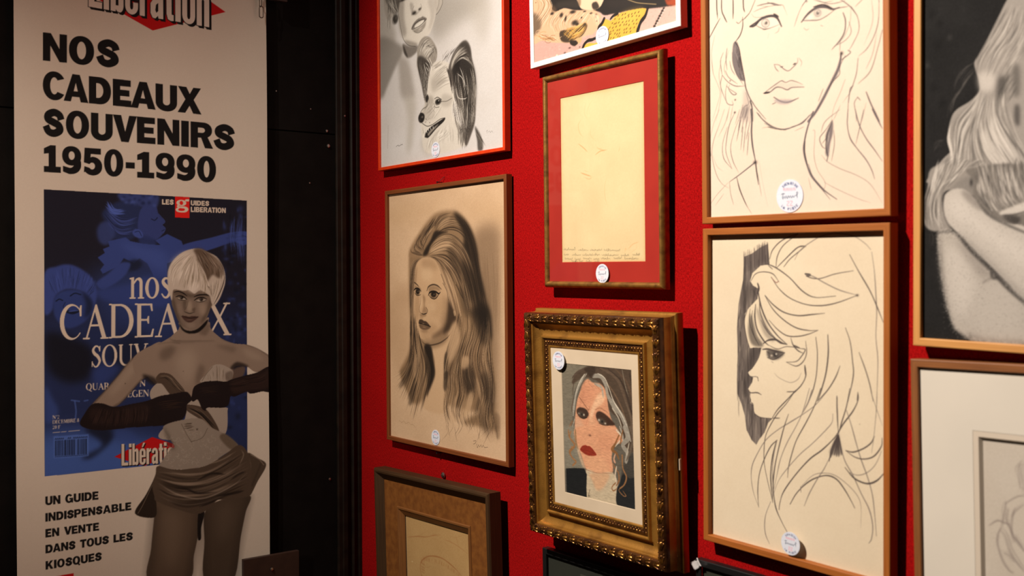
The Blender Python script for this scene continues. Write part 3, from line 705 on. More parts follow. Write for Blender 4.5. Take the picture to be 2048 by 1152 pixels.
def art_front(c):
    mottle(c, 0.02, 90)
    ink, mid, soft = '322b2d', '564d4f', '7b7069'
    c.view(1380, 0, 4.655)
    S = lambda p, w=7, col=ink, a=0.9, t=(.6, .4): c.stroke(p, w * 1.2, col, a, t, wob=0.25)
    for p, w, col in (([(140, 260), (150, -200), (380, -560), (850, -690), (1400, -560), (1700, -220), (1762, 20)], 7, mid), ([(250, -60), (300, -280), (560, -520)], 8, ink), ([(295, -60), (380, -300), (640, -500)], 7, ink), ([(400, -60), (480, -280), (700, -480)], 8, mid), ([(495, -60), (560, -260), (760, -470)], 8, ink),
                      ([(1095, -20), (1000, -200), (860, -420), (780, -520)], 7, mid), ([(1400, -20), (1280, -240), (1000, -460), (820, -540)], 6, mid), ([(1690, -20), (1600, -260), (1300, -480), (900, -600)], 5, soft), ([(605, 5), (640, -160), (780, -420)], 6, mid), ([(1200, -10), (1080, -260), (880, -460)], 5, soft)): S(p, w, col)
    for p, w in (([(248, -60), (250, 80), (258, 177)], 11), ([(295, -60), (295, 90), (320, 160), (343, 207)], 11), ([(400, -60), (402, 80), (400, 175)], 11), ([(495, -60), (497, 60), (509, 112)], 12),
                 ([(280, 170), (230, 260), (170, 375)], 8), ([(605, 5), (560, 110), (520, 160), (492, 188)], 7), ([(490, 160), (490, 250), (465, 330), (420, 392)], 10), ([(430, 205), (455, 217), (492, 175)], 5)): S(p, w)
    wedge = [(405, 402), (436, 390), (457, 450), (476, 560), (497, 680), (512, 750), (470, 745), (430, 690), (400, 585), (394, 500)]
    c.shade(wedge, '5a5255', 0.82, 4); clip_to(c, wedge)
    for k in range(60):
        y = 400 + 330 * c.rng.random(); x = 395 + (y - 400) * .22 + 60 * c.rng.random(); c.stroke([(x, y), (x + 12, y + 50)], 7, ink if c.rng.random() < .7 else 'b5a79c', .35)
    c.clip = None
    S([(420, 392), (455, 450), (475, 560), (505, 720), (520, 820), (560, 920), (592, 962)], 10)
    for p in ([(392, 488), (402, 600), (440, 700), (505, 802)], [(310, 490), (285, 560), (290, 640), (300, 702)], [(345, 450), (335, 550), (345, 652)], [(370, 568), (386, 642), (420, 700)], [(300, 700), (350, 760), (420, 800), (502, 802)],
              [(330, 660), (360, 720), (442, 782)], [(340, 800), (370, 830), (432, 872), (400, 880), (360, 830), (368, 790)], [(345, 780), (330, 870), (345, 960), (400, 977), (392, 938)], [(300, 702), (285, 800), (330, 935)]): S(p, 6, mid)
    c.dab(421, 930, 8, 8, ink, 0.9); c.dab(374, 752, 6, 8, ink, .8)
    for p in ([(200, 560), (215, 680), (260, 790), (280, 870), (250, 990), (205, 1130)], [(290, 560), (270, 700), (290, 860), (270, 1000), (240, 1130)], [(360, 470), (320, 620), (330, 700)], [(370, 985), (340, 1130)], [(400, 980), (372, 1130)], [(230, 330), (200, 500), (220, 700)]): S(p, 4, soft)
    S([(520, 820), (545, 890), (580, 950), (620, 1010), (705, 1110)], 8, mid); S([(560, 940), (577, 1000), (585, 1130)], 15, ink); S([(520, 860), (545, 965), (500, 1000), (450, 1130)], 5, mid)
    c.shade([(505, 830), (560, 930), (590, 1117), (450, 1117), (490, 980)], '8d8280', .35, 14)
    for k in range(16): x = 470 + 95 * c.rng.random(); S([(x, 960 + 60 * c.rng.random()), (x - 25, 1100 + 20 * c.rng.random())], 4, mid, .6)
    # brows and eyes
    S([(625, 55), (680, 40), (760, 30), (832, 45)], 8, mid); S([(640, 50), (720, 60), (850, 45), (880, 80), (905, 142)], 4, soft); S([(590, 112), (660, 80), (740, 60)], 4, mid); S([(720, 20), (790, 45), (850, 50)], 6, mid)
    c.shade([(590, 225), (640, 190), (700, 165), (770, 165), (820, 190), (848, 232), (790, 262), (700, 270), (640, 250)], 'e2d3c2', .5, 6)
    c.stroke([(556, 246), (620, 208), (680, 167), (760, 148), (812, 168), (852, 246)], 25, '413a3c', .93, (.45, .5)); S([(780, 130), (826, 157)], 16); S([(560, 250), (600, 240), (640, 205)], 14)
    S([(572, 128), (600, 160), (660, 160), (722, 140)], 3, soft); S([(612, 235), (660, 260), (700, 272), (762, 256), (832, 228)], 6, mid); c.dab(700, 272, 20, 6, ink, .7)
    c.stroke([(703 + 36 * math.cos(t), 216 + 38 * math.sin(t)) for t in np.linspace(0, 6.2, 14)], 7, '6d6668', .8); c.dab(703, 216, 30, 32, '8f8885', .5); c.dab(709, 214, 13, 15, '38322f', .9); c.dab(697, 203, 6, 6, 'dccbb8', .8)
    S([(790, 312), (822, 290), (832, 248)], 4, soft); S([(735, 310), (722, 365)], 3, soft, .6)
    c.shade([(1060, 190), (1130, 120), (1200, 90), (1300, 95), (1270, 150), (1200, 180), (1120, 195)], 'c9bdb0', .45, 6)
    c.stroke([(1038, 206), (1080, 150), (1130, 102), (1190, 68), (1270, 66), (1332, 86), (1392, 68)], 24, '4a4345', .9, (.5, .35)); S([(1150, 64), (1240, 44), (1325, 78)], 14, ink)
    S([(1060, 192), (1130, 190), (1200, 185), (1270, 150), (1342, 95)], 8, mid); c.dab(1190, 120, 30, 32, '938b88', .5); c.stroke([(1188 + 32 * math.cos(t), 120 + 34 * math.sin(t)) for t in np.linspace(0, 6.2, 14)], 6, '6d6668', .6); c.dab(1190, 120, 15, 17, '3e3838', .9); c.dab(1195, 110, 8, 8, 'eadfce', .8); c.dab(1122, 160, 26, 22, 'e8dac9', .85)
    S([(1330, 90), (1402, 72), (1472, 60)], 5, mid); S([(1040, 62), (1075, 10), (1095, -20)], 8, mid); S([(1150, 0), (1250, 22), (1335, 6)], 4, soft); S([(1170, -4), (1300, 35), (1445, 8)], 5, mid); c.dab(1085, 12, 10, 12, mid, .7)
    S([(1050, 40), (1010, 130), (970, 247)], 6, soft); S([(1060, 260), (1085, 280), (1110, 265)], 4, soft); S([(1215, 235), (1240, 245)], 4, soft)
    # nose and mouth
    S([(782, 600), (800, 640), (827, 668)], 6, mid); S([(785, 600), (830, 606), (870, 640), (915, 660), (960, 625), (1000, 582), (1002, 540)], 7, mid); S([(960, 602), (987, 588)], 11, ink); S([(1015, 540), (1040, 580), (1028, 622)], 4, soft); S([(840, 625), (868, 620)], 8, mid)
    S([(688, 868), (750, 820), (820, 770), (855, 752), (892, 768), (940, 750), (1000, 765), (1052, 790)], 7, mid); c.stroke([(684, 868), (740, 860), (800, 815), (850, 815), (905, 836), (950, 815), (1062, 810)], 12, '5a5052', .9, (.6, .4), wob=.3)
    S([(690, 868), (745, 858)], 14); c.shade([(740, 850), (800, 790), (855, 765), (900, 778), (960, 765), (1040, 800), (950, 812), (905, 830), (850, 812), (800, 812)], 'b5a89c', .35, 6)
    S([(780, 905), (850, 945), (920, 950), (1012, 912)], 10, mid); c.shade([(780, 935), (860, 925), (960, 930), (920, 965), (840, 970)], '93888a', .6, 6); S([(765, 970), (800, 955)], 6, mid)
    # right side of the face and hair
    S([(1425, 118), (1447, 190), (1440, 290), (1400, 370), (1320, 462)], 10, mid); S([(1480, 200), (1500, 300), (1440, 380), (1340, 432)], 5, mid); S([(1400, 370), (1394, 482)], 5, soft); S([(1500, 60), (1490, 200), (1440, 330), (1370, 420)], 4, soft)
    jaw = [(1405, 488), (1400, 560), (1372, 660), (1310, 780), (1240, 920), (1165, 1050), (1100, 1130)]
    c.stroke(jaw, 34, '6c6265', .75, (.35, .8), wob=.2); S(jaw, 8, ink, .7); S([(1445, 518), (1395, 620), (1392, 690), (1330, 762), (1260, 880)], 6, ink, .7); S([(1470, 468), (1494, 490), (1430, 542), (1410, 560)], 7, mid); c.dab(1412, 498, 16, 18, ink, .8)
    for p, w, col in (([(1500, 60), (1560, 160), (1572, 280), (1520, 400), (1478, 472)], 5, mid), ([(1760, -20), (1755, 180), (1720, 320), (1650, 450), (1570, 522)], 6, mid), ([(1565, 540), (1550, 680), (1520, 780), (1480, 900), (1465, 1130)], 7, mid),
        ([(1790, 280), (1750, 440), (1680, 660), (1568, 778)], 8, soft), ([(1640, 855), (1690, 980), (1765, 1130)], 13, mid), ([(1560, 905), (1530, 960), (1545, 1060), (1550, 1130)], 6, mid), ([(1558, 902), (1588, 935)], 6, mid),
        ([(1445, 738), (1400, 860), (1340, 1000), (1315, 1130)], 4, soft), ([(1520, 800), (1490, 830), (1478, 952)], 6, mid), ([(1640, 958), (1600, 1130)], 4, soft), ([(1240, 828), (1195, 945)], 7, soft), ([(1690, -20), (1700, 200), (1620, 420)], 4, soft),
        ([(1400, 980), (1330, 1130)], 4, soft), ([(1640, 640), (1700, 500), (1740, 300)], 4, soft), ([(1550, 680), (1500, 840), (1420, 960)], 4, soft), ([(1380, -20), (1490, 60), (1560, 150)], 6, mid), ([(1540, 60), (1620, -20)], 6, soft)): S(p, w, col)
    c.view(1380, 220, 4.432)
    S([(590, 20), (640, 80), (700, 130), (760, 160), (830, 172), (900, 155), (980, 120), (1040, 70), (1092, 18)], 9, mid); S([(690, 150), (760, 166), (850, 178)], 8, ink, .7); S([(640, 160), (720, 150), (800, 178)], 4, soft); S([(660, 118), (762, 172)], 5, soft)
    S([(930, 185), (1012, 148)], 4, soft); S([(900, 150), (1000, 115), (1060, 40)], 6, mid); S([(600, 30), (628, 66)], 10, mid)
    S([(540, -5), (548, 100), (545, 200), (555, 320), (580, 452)], 17, '4f4749'); S([(580, 450), (590, 540), (607, 662)], 10, ink); S([(600, 560), (620, 680), (634, 765)], 4, soft); S([(615, 460), (640, 620), (690, 860)], 3, soft, .5)
    S([(582, 460), (520, 510), (430, 580), (350, 637)], 10, mid); c.dab(578, 465, 18, 18, ink, .85); S([(350, 638), (360, 740), (386, 838)], 6, soft); S([(415, 600), (440, 700), (480, 800), (512, 866)], 9, ink); S([(512, 864), (550, 925)], 4, soft)
    for p, w, col in (([(305, -5), (260, 130), (210, 270), (195, 400), (230, 560), (280, 650), (342, 692)], 5, soft), ([(400, 18), (350, 130), (325, 260), (320, 380), (372, 522)], 6, mid), ([(332, 150), (290, 300), (300, 430), (372, 522)], 5, mid),
        ([(430, 90), (390, 200), (360, 330), (380, 450), (432, 557)], 5, mid), ([(440, -5), (400, 130)], 4, soft), ([(340, 642), (240, 750), (175, 845)], 3, soft), ([(300, 742), (225, 845)], 3, soft), ([(200, 400), (240, 500), (292, 542)], 3, soft),
        ([(260, -5), (210, 120), (180, 260)], 4, soft), ([(345, -5), (310, 120), (250, 240)], 4, soft), ([(170, 110), (178, 170)], 6, soft), ([(178, 360), (186, 410)], 6, soft)): S(p, w, col)
    c.dab(397, 22, 9, 10, ink, .85)
    for p in ([(450, 90), (413, 275)], [(470, 150), (450, 352)], [(490, 180), (473, 372)], [(522, 200), (506, 402)], [(532, 100), (498, 262)], [(450, 60), (428, 182)], [(480, 60), (455, 200)], [(510, 60), (490, 180)]): S(p, 6, mid)
    nk = [(1092, 18), (1050, 130), (1020, 250), (1010, 350), (1030, 460), (1070, 570), (1130, 650), (1200, 720), (1302, 792)]
    c.stroke(nk, 22, '6c6265', .75, (.8, .3), wob=.25); S(nk, 7, ink, .7); S([(1020, 280), (1016, 380), (1045, 500)], 9, ink, .7)
    S([(1050, 480), (1090, 600), (1160, 690), (1244, 795)], 7, mid); S([(1090, 178), (1107, 200), (1100, 400), (1130, 530), (1197, 640), (1185, 702), (1150, 690)], 4, soft); S([(1050, 600), (1076, 712)], 4, soft)
    S([(1262, 88), (1200, 180), (1150, 250), (1170, 320), (1202, 345)], 6, mid); c.shade([(1262, 98), (1266, 200), (1242, 300), (1226, 412), (1200, 382), (1210, 300), (1203, 220)], '645a5c', .85, 5)
    S([(1262, 98), (1215, 220), (1205, 330), (1225, 412)], 7, ink, .8); S([(1225, 400), (1212, 458)], 7, mid); S([(1275, 178), (1280, 300), (1255, 452)], 6, soft); S([(1170, 300), (1215, 240)], 5, ink, .7); S([(1235, 190), (1222, 300)], 4, 'e2d5c4', .7)
    for p, w in (([(1165, 398), (1220, 460), (1330, 520), (1480, 580), (1600, 660), (1705, 825)], 4), ([(1190, 640), (1300, 700), (1500, 790), (1605, 822)], 3), ([(1400, -5), (1395, 130), (1420, 250), (1480, 340), (1560, 440), (1610, 530), (1637, 612)], 8),
                 ([(1465, -5), (1500, 130), (1560, 250), (1640, 360), (1705, 455)], 7), ([(1540, -5), (1510, 130), (1470, 302)], 6), ([(1330, -5), (1200, 100), (1160, 200)], 5)): S(p, w, soft if w < 6 else mid)
    S([(1615, -8), (1660, 80), (1705, 165)], 11, mid)
ART['F'] = art_front

def art_chalk(c):
    mottle(c, 0.035, 70)
    Y, X = np.mgrid[0:c.ny, 0:c.nx]
    e = np.minimum(np.minimum(X * c.dx, (c.nx - 1 - X) * c.dx), np.minimum(Y * c.dy, (c.ny - 1 - Y) * c.dy)) - 0.008
    c.img -= (np.exp(-np.clip(e, 0, 1) / 0.004) * 0.10)[..., None] * np.array([.5, 1, 1.4])      # age-browned margin
    c.view(1040, 80, 4.114); o = 'dd8a55'
    for p, w, a in (([(500, 660), (480, 700), (490, 760), (520, 802)], 5, .4), ([(545, 500), (530, 600), (562, 662)], 4, .25), ([(480, 855), (520, 885), (556, 922)], 7, .6), ([(620, 945), (660, 915), (702, 908)], 7, .6), ([(630, 885), (680, 905), (717, 905)], 5, .45),
                    ([(590, 700), (580, 780), (622, 832)], 4, .25), ([(820, 880), (812, 922)], 5, .35), ([(500, 1095), (540, 1105), (587, 1125)], 6, .5), ([(530, 1075), (562, 1085)], 4, .4), ([(600, 490), (560, 560), (550, 640)], 4, .2), ([(620, 860), (650, 900), (690, 880)], 3, .3)):
        c.stroke(p, w, o, a, (.4, .3), soft=1.6)
    c.view(1040, 340, 4.114)
    for p, w, a in (([(500, 20), (540, 40), (587, 50)], 6, .5), ([(530, 60), (570, 75), (592, 55)], 5, .45), ([(715, 60), (697, 130), (700, 220), (722, 302)], 4, .4), ([(862, 680), (868, 645), (880, 660)], 4, .5), ([(890, 650), (930, 610), (985, 590)], 5, .45), ([(900, 690), (960, 640), (950, 600)], 3, .35)):
        c.stroke(p, w, o, a, (.4, .3), soft=1.6)
    rg = np.random.default_rng(3)
    for x0, x1, y in ((358, 455, 655), (478, 560, 660), (575, 670, 660), (690, 818, 662), (362, 400, 698), (430, 500, 700), (515, 610, 700), (612, 655, 698), (672, 810, 702), (830, 900, 704), (925, 985, 698), (368, 430, 732), (450, 500, 735), (520, 590, 730), (605, 655, 733), (665, 740, 730), (770, 835, 728), (860, 970, 730), (425, 470, 754), (485, 520, 752), (545, 585, 755), (610, 650, 753)):
        x = x0; p = []
        while x < x1:
            p += [(x, y + rg.uniform(-5, 5)), (x + 4, y - rg.uniform(3, 17) * (1 if rg.random() < .35 else .4)), (x + 6, y + rg.uniform(2, 6))]; x += 8 + 5 * rg.random()
        c.stroke(p, 2.6, '4f4436', .75, (.8, .8), n=3)
    c.dab(458, 754, 5, 5, '40362c', .8); c.dab(450, 638, 3, 3, '40362c', .7)
ART['D'] = art_chalk

def art_beehive(c):
    mottle(c, 0.035, 60)
    dk, md, lt = '352d25', '83725e', 'd9c8ad'
    c.view(740, 340, 3.84)
    c.shade([(150, 300), (1030, 270), (1030, 420), (600, 300), (150, 420)], 'd2bf9f', .5, 60)
    c.shade([(800, 480), (985, 440), (1000, 800), (985, 1750), (960, 1990), (900, 1990), (860, 1400), (820, 800)], '9a8a75', .75, 45)
    c.shade([(150, 1000), (310, 900), (300, 1400), (170, 1500)], 'c2ae92', .4, 60)
    bg = [(960, 700), (990, 900), (995, 1500), (990, 1900)]
    c.hair([[(840, 600), (860, 900), (900, 1200)], [(990, 600), (1000, 900), (990, 1300)]], 140, ['8b7b68', 'b3a28a'], (6, 14), (.05, .14), 14, seed=3)
    hair = [(300, 640), (308, 605), (340, 545), (390, 465), (450, 385), (500, 338), (560, 318), (625, 314), (685, 336), (742, 400), (792, 500), (822, 620), (832, 720), (850, 860), (885, 990), (915, 1150),
            (935, 1300), (945, 1480), (960, 1600), (955, 1800), (985, 1990), (905, 1985), (820, 1965), (720, 1930), (640, 1890), (560, 1880), (560, 1780), (580, 1620), (565, 1460), (600, 1300), (640, 1200), (660, 1130),
            (620, 1000), (560, 860), (500, 700), (440, 672), (380, 690), (345, 770), (340, 880), (335, 1060), (345, 1200), (372, 1260), (420, 1310), (470, 1380), (500, 1520), (470, 1640), (410, 1860),
            (330, 1900), (255, 1830), (270, 1740), (200, 1680), (170, 1545), (240, 1490), (300, 1380), (310, 1200), (300, 1000), (298, 800)]
    c.shade(hair[:24] + [(985, 1800), (900, 1850), (800, 1850), (700, 1830), (600, 1800), (560, 1780), (580, 1620), (565, 1460), (600, 1300), (640, 1200), (660, 1130), (620, 1000), (560, 860), (500, 700), (440, 672), (380, 690), (345, 770), (340, 880), (335, 1060), (345, 1200), (372, 1260), (420, 1310), (470, 1380), (500, 1520), (440, 1700), (380, 1790), (320, 1780), (280, 1690), (240, 1600), (230, 1540), (270, 1460), (300, 1380), (310, 1200), (300, 1000), (298, 800)], 'a59379', .95, 14)
    # face and neck
    face = [(345, 800), (360, 720), (395, 680), (450, 672), (500, 692), (535, 760), (565, 860), (600, 970), (630, 1060), (660, 1130), (640, 1190), (600, 1240), (550, 1275), (480, 1295), (420, 1305), (375, 1275), (352, 1215), (345, 1140), (337, 1020), (340, 900)]
    c.shade([(450, 1290), (600, 1230), (610, 1350), (590, 1450), (570, 1500), (585, 1640), (575, 1860), (415, 1830), (440, 1700), (490, 1540), (500, 1440), (470, 1340)], 'dccbb0', .95, 8)
    c.shade(face, 'd8c6aa', 1, 4)
    c.shade([(600, 960), (640, 1060), (670, 1130), (640, 1200), (590, 1250), (500, 1295), (470, 1280), (560, 1200), (590, 1080)], '7b6a57', .8, 16)
    c.shade([(560, 960), (620, 1060), (640, 1130), (580, 1200), (540, 1180), (560, 1060)], 'a08e76', .45, 24)
    c.shade([(420, 1300), (500, 1300), (590, 1250), (600, 1290), (560, 1340), (480, 1370), (450, 1340)], '8f7e68', .6, 14)
    c.shade([(345, 1000), (375, 960), (380, 1100), (350, 1160)], 'bda98c', .5, 12)
    c.shade([(400, 690), (480, 690), (520, 760), (420, 760)], 'b5a287', .5, 18)
    c.shade([(612, 1000), (655, 1110), (660, 1150), (610, 1225), (560, 1255), (590, 1170), (600, 1090)], '4f4337', .75, 13)
    c.shade([(345, 820), (362, 740), (352, 900), (343, 980)], 'a59279', .6, 9); c.shade([(430, 1180), (520, 1200), (470, 1265), (400, 1270)], 'bda98d', .5, 16)
    c.shade([(455, 1000), (540, 990), (580, 1060), (520, 1130), (460, 1090)], 'c9b698', .45, 20); c.shade([(400, 760), (470, 760), (470, 850), (400, 840)], 'e4d6bc', .6, 20); c.shade([(440, 1020), (500, 1020), (500, 1080), (450, 1080)], 'e2d3b9', .5, 16)
    # features
    c.stroke([(437, 928), (450, 896), (485, 880), (520, 890), (549, 917)], 11, '463c32', .8, (.5, .3), soft=2); c.stroke([(337, 862), (352, 872), (376, 895)], 9, '463c32', .8, (.6, .3), soft=2)
    c.shade([(452, 900), (490, 888), (530, 905), (535, 930), (500, 922), (455, 940)], '9c8a72', .6, 7); c.shade([(345, 895), (380, 900), (392, 930), (350, 912)], '8d7c66', .6, 6)
    c.shade([(455, 958), (480, 938), (512, 944), (528, 955), (505, 982), (475, 982)], 'b9a78c', .9, 3); c.shade([(343, 935), (360, 915), (382, 920), (386, 945), (365, 962), (346, 950)], 'bfae93', .9, 3)
    c.dab(488, 955, 22, 26, '332b24', .97, hard=3); c.dab(366, 934, 16, 24, '332b24', .97, hard=3); c.dab(492, 954, 4, 4, 'd8c8ae', .8); c.dab(369, 932, 3, 4, 'd8c8ae', .8); c.dab(486, 966, 7, 8, '6d5d4b', .5)
    c.stroke([(448, 964), (456, 944), (476, 933), (505, 935), (528, 950), (540, 938)], 14, '2c251f', .95, (.4, .4)); c.stroke([(452, 962), (470, 982), (495, 990), (515, 976), (532, 948)], 8, '3c332a', .9, (.4, .5))
    c.stroke([(337, 924), (350, 911), (372, 911), (392, 932)], 12, '2c251f', .95, (.5, .4)); c.stroke([(345, 945), (362, 963), (390, 958)], 7, '3c332a', .85, (.4, .5))
    c.shade([(405, 960), (425, 985), (420, 1040), (440, 1080), (430, 1100), (400, 1095), (412, 1040)], 'a6937a', .7, 8); c.shade([(390, 960), (402, 1000), (392, 1060), (382, 1070), (385, 1000)], 'e6d8bf', .6, 6)
    c.stroke([(392, 970), (388, 1020), (378, 1062), (382, 1090), (396, 1102)], 4, '7d6c58', .7); c.stroke([(396, 1102), (412, 1108), (436, 1100)], 10, '342b24', .9, (.5, .5)); c.stroke([(436, 1100), (442, 1078), (430, 1055)], 6, '6d5d4b', .75); c.shade([(385, 1105), (430, 1108), (425, 1125), (390, 1122)], '9d8b73', .6, 5)
    c.view(740, 620, 3.49)
    c.shade([(341, 92), (345, 68), (362, 66), (376, 76), (395, 82), (421, 116), (395, 108), (365, 101)], '5c4d40', .95, 2); c.shade([(343, 97), (370, 104), (421, 117), (408, 133), (378, 139), (350, 126)], '84725f', .95, 3)
    c.stroke([(341, 92), (368, 99), (395, 107), (423, 116)], 6, '2e2620', .9); c.dab(378, 120, 14, 5, 'b7a48b', .7, .2); c.shade([(350, 140), (400, 140), (395, 155), (360, 152)], 'a08e76', .6, 7); c.dab(372, 95, 8, 4, 'cbb89c', .6)
    c.shade([(352, 30), (372, 40), (368, 64), (350, 62)], 'b29f85', .5, 6); c.shade([(360, 180), (420, 190), (430, 225), (385, 225)], 'c4b194', .4, 12)
    c.stroke([(338, 130), (345, 182), (365, 222), (402, 245), (442, 242), (492, 226), (542, 190), (582, 130), (602, 50)], 5, '5d4e40', .6, (.3, .6), soft=2)
    c.stroke([(400, 246), (442, 243), (492, 228), (545, 190)], 9, '4b3f34', .55, (.3, .4), soft=3)
    # hair in sections
    c.view(740, 340, 3.84)
    pal = [dk, '4c4136', md, md, '9c8a72', lt, 'c4b297']; pdk = [dk, dk, '44392f', '5d5043', md]; plt = [lt, lt, 'e3d4ba', 'b8a58a', md]
    c.shade([(640, 325), (730, 395), (790, 505), (825, 640), (835, 730), (870, 900), (915, 1100), (930, 1300), (860, 1200), (800, 950), (730, 780), (690, 650), (720, 560), (720, 480), (680, 405)], dk, .8, 18)
    c.shade([(600, 560), (700, 620), (760, 800), (790, 1000), (740, 950), (680, 780), (620, 660)], '40362c', .6, 18)
    c.shade([(405, 655), (425, 605), (465, 540), (500, 470), (560, 470), (600, 475), (530, 505), (470, 580), (440, 650)], dk, .85, 8)
    c.shade([(460, 620), (500, 560), (570, 505), (620, 520), (640, 570), (590, 610), (510, 640)], 'd8c7ac', .8, 14)
    c.shade([(515, 440), (530, 385), (570, 345), (620, 345), (600, 400), (560, 440)], 'd0bfa3', .75, 12)
    c.shade([(300, 645), (330, 600), (400, 640), (390, 660), (310, 672)], 'b29f85', .6, 6)
    c.hair([[(490, 455), (500, 390), (540, 340), (605, 318)], [(500, 470), (530, 410), (590, 365), (672, 358)], [(512, 478), (560, 440), (640, 415), (725, 450)], [(540, 480), (600, 460), (685, 478), (770, 580)]], 150, pal, (2.5, 6), (.25, .6), 3, seed=5)
    c.hair([[(420, 652), (470, 560), (560, 492), (645, 500), (725, 580), (785, 720), (835, 900)], [(430, 656), (500, 590), (590, 552), (662, 590), (722, 690), (772, 830), (815, 1000)], [(440, 660), (520, 630), (600, 622), (662, 680), (712, 790), (745, 920), (775, 1080)], [(450, 665), (530, 660), (592, 690), (642, 780), (682, 900), (712, 1020), (738, 1152)]], 240, pal, (2.5, 6.5), (.25, .6), 3, part=(.25, .7), seed=6)
    c.hair([[(418, 642), (372, 612), (352, 570), (380, 510), (440, 430), (502, 340)], [(428, 622), (402, 590), (402, 540), (442, 470), (495, 400), (520, 350)], [(420, 640), (412, 600), (440, 530), (492, 465)]], 170, pal, (2.5, 6), (.3, .65), 4, part=(.2, .7), seed=31)
    for p in ([(405, 610), (370, 590), (358, 560)], [(412, 590), (392, 560), (385, 530)], [(395, 640), (350, 625), (330, 605)], [(440, 500), (462, 440), (500, 375)], [(420, 540), (440, 470), (480, 410)]): c.stroke(p, 9, dk, .5, (.2, .2), soft=3)
    c.hair([[(442, 668), (505, 690), (560, 770), (600, 880)], [(450, 660), (540, 680), (620, 760), (680, 880), (720, 1000)], [(460, 655), (570, 665), (660, 740), (720, 860)]], 150, pal, (2.5, 6), (.3, .6), 4, part=(.3, .8), seed=32)
    c.hair([[(425, 640), (382, 600), (362, 560), (402, 480), (472, 380)], [(410, 650), (355, 632), (328, 602), (350, 550), (402, 468)], [(420, 655), (380, 655), (335, 650), (308, 640), (306, 612)]], 90, pal, (2.5, 5), (.3, .65), 3, seed=7)
    c.hair([[(402, 662), (340, 692), (310, 740), (302, 850), (304, 1000), (312, 1160)], [(422, 667), (365, 702), (347, 760), (338, 850), (330, 1000), (334, 1160)]], 70, [dk, '564a3d', md, lt], (2.5, 5.5), (.3, .65), 3, seed=8)
    c.hair([[(618, 316), (732, 400), (802, 560), (832, 720), (862, 900), (912, 1152)], [(640, 360), (712, 440), (762, 580), (792, 740), (822, 900), (862, 1152)]], 160, pdk + [md, 'a08e76'], (3, 7), (.25, .55), 4, part=(.2, .6), seed=9)
    c.hair([[(500, 690), (540, 762), (580, 862), (622, 980), (652, 1100), (680, 1200)], [(540, 685), (600, 780), (650, 900), (685, 1020), (722, 1200)]], 130, plt + [md], (2.5, 6), (.35, .75), 3, part=(.3, .8), seed=10)
    c.hair([[(690, 840), (720, 960), (760, 1152)], [(770, 840), (800, 960), (830, 1152)]], 60, plt + pdk, (3, 6), (.25, .55), 5, part=(.3, .8), seed=12)
    for p in ([(560, 868), (590, 930), (602, 1000)], [(545, 800), (575, 880)], [(660, 880), (690, 940), (712, 985)]): c.stroke(p, 6, dk, .7)
    c.shade([(640, 1085), (655, 1080), (660, 1110), (648, 1122)], 'd3c2a6', .7, 3)
    c.view(740, 620, 3.49)
    c.shade([(380, 250), (425, 252), (440, 350), (452, 450), (420, 540), (395, 600), (395, 480), (385, 380)], dk, .85, 9)
    L = [[(283, -10), (281, 150), (281, 300), (240, 400), (162, 442)], [(300, 0), (300, 180), (290, 330), (250, 470), (188, 587)], [(312, 0), (312, 200), (330, 380), (290, 520), (232, 692)], [(320, 60), (340, 230), (370, 400), (340, 560), (292, 782)], [(340, 170), (388, 290), (430, 420), (402, 590), (370, 717)]]
    c.hair(L, 300, pal, (2.2, 5.5), (.3, .65), 4, part=(.25, .8), seed=21); c.hair(L, 60, [dk], (3, 7), (.35, .7), 4, part=(.15, .4), seed=22)
    c.shade([(318, 130), (330, 250), (340, 380), (352, 300), (335, 200)], 'd3c2a6', .6, 8)
    R = [[(612, 20), (578, 130), (540, 260), (512, 400), (522, 540), (508, 700), (514, 792)], [(640, 0), (640, 150), (600, 300), (560, 430), (560, 560), (540, 680), (580, 805)], [(690, 0), (700, 150), (660, 300), (640, 430), (660, 580), (620, 720), (662, 842)], [(760, 0), (770, 150), (722, 300), (732, 440), (772, 580), (742, 720), (752, 862)], [(810, 0), (820, 180), (792, 330), (822, 470), (832, 600), (802, 740), (832, 892)], [(832, 0), (838, 200), (857, 400), (868, 530), (862, 700), (900, 892)]]
    c.shade([(660, 390), (715, 400), (732, 480), (722, 560), (690, 600), (650, 510)], dk, .7, 20); c.shade([(790, 430), (860, 500), (862, 640), (840, 740), (800, 640), (770, 520)], '40372d', .7, 16); c.shade([(520, 330), (540, 300), (540, 440), (520, 480)], dk, .7, 8)
    c.shade([(700, 0), (832, 0), (836, 260), (790, 240), (740, 120)], dk, .55, 20)
    c.hair(R, 620, pal, (2.2, 6), (.28, .6), 4, part=(.18, .55), seed=23); c.hair(R, 130, pdk, (3, 7), (.35, .7), 4, part=(.1, .3), seed=24); c.hair(R, 120, plt, (2, 5), (.4, .75), 3, part=(.12, .35), seed=25)
    c.shade([(565, 130), (600, 90), (625, 200), (590, 330), (545, 380), (550, 260)], 'd6c5aa', .55, 12); c.shade([(640, 330), (680, 330), (680, 390), (640, 400)], 'cdbb9f', .6, 10); c.shade([(680, 600), (715, 560), (705, 680), (650, 760), (640, 700)], 'd0bfa3', .6, 12)
    c.shade([(770, 680), (810, 760), (830, 850), (780, 830)], '4a3f34', .35, 20); c.shade([(860, 730), (905, 740), (905, 890), (880, 880)], '8a7a67', .45, 8)
    c.view(740, 340, 3.84)
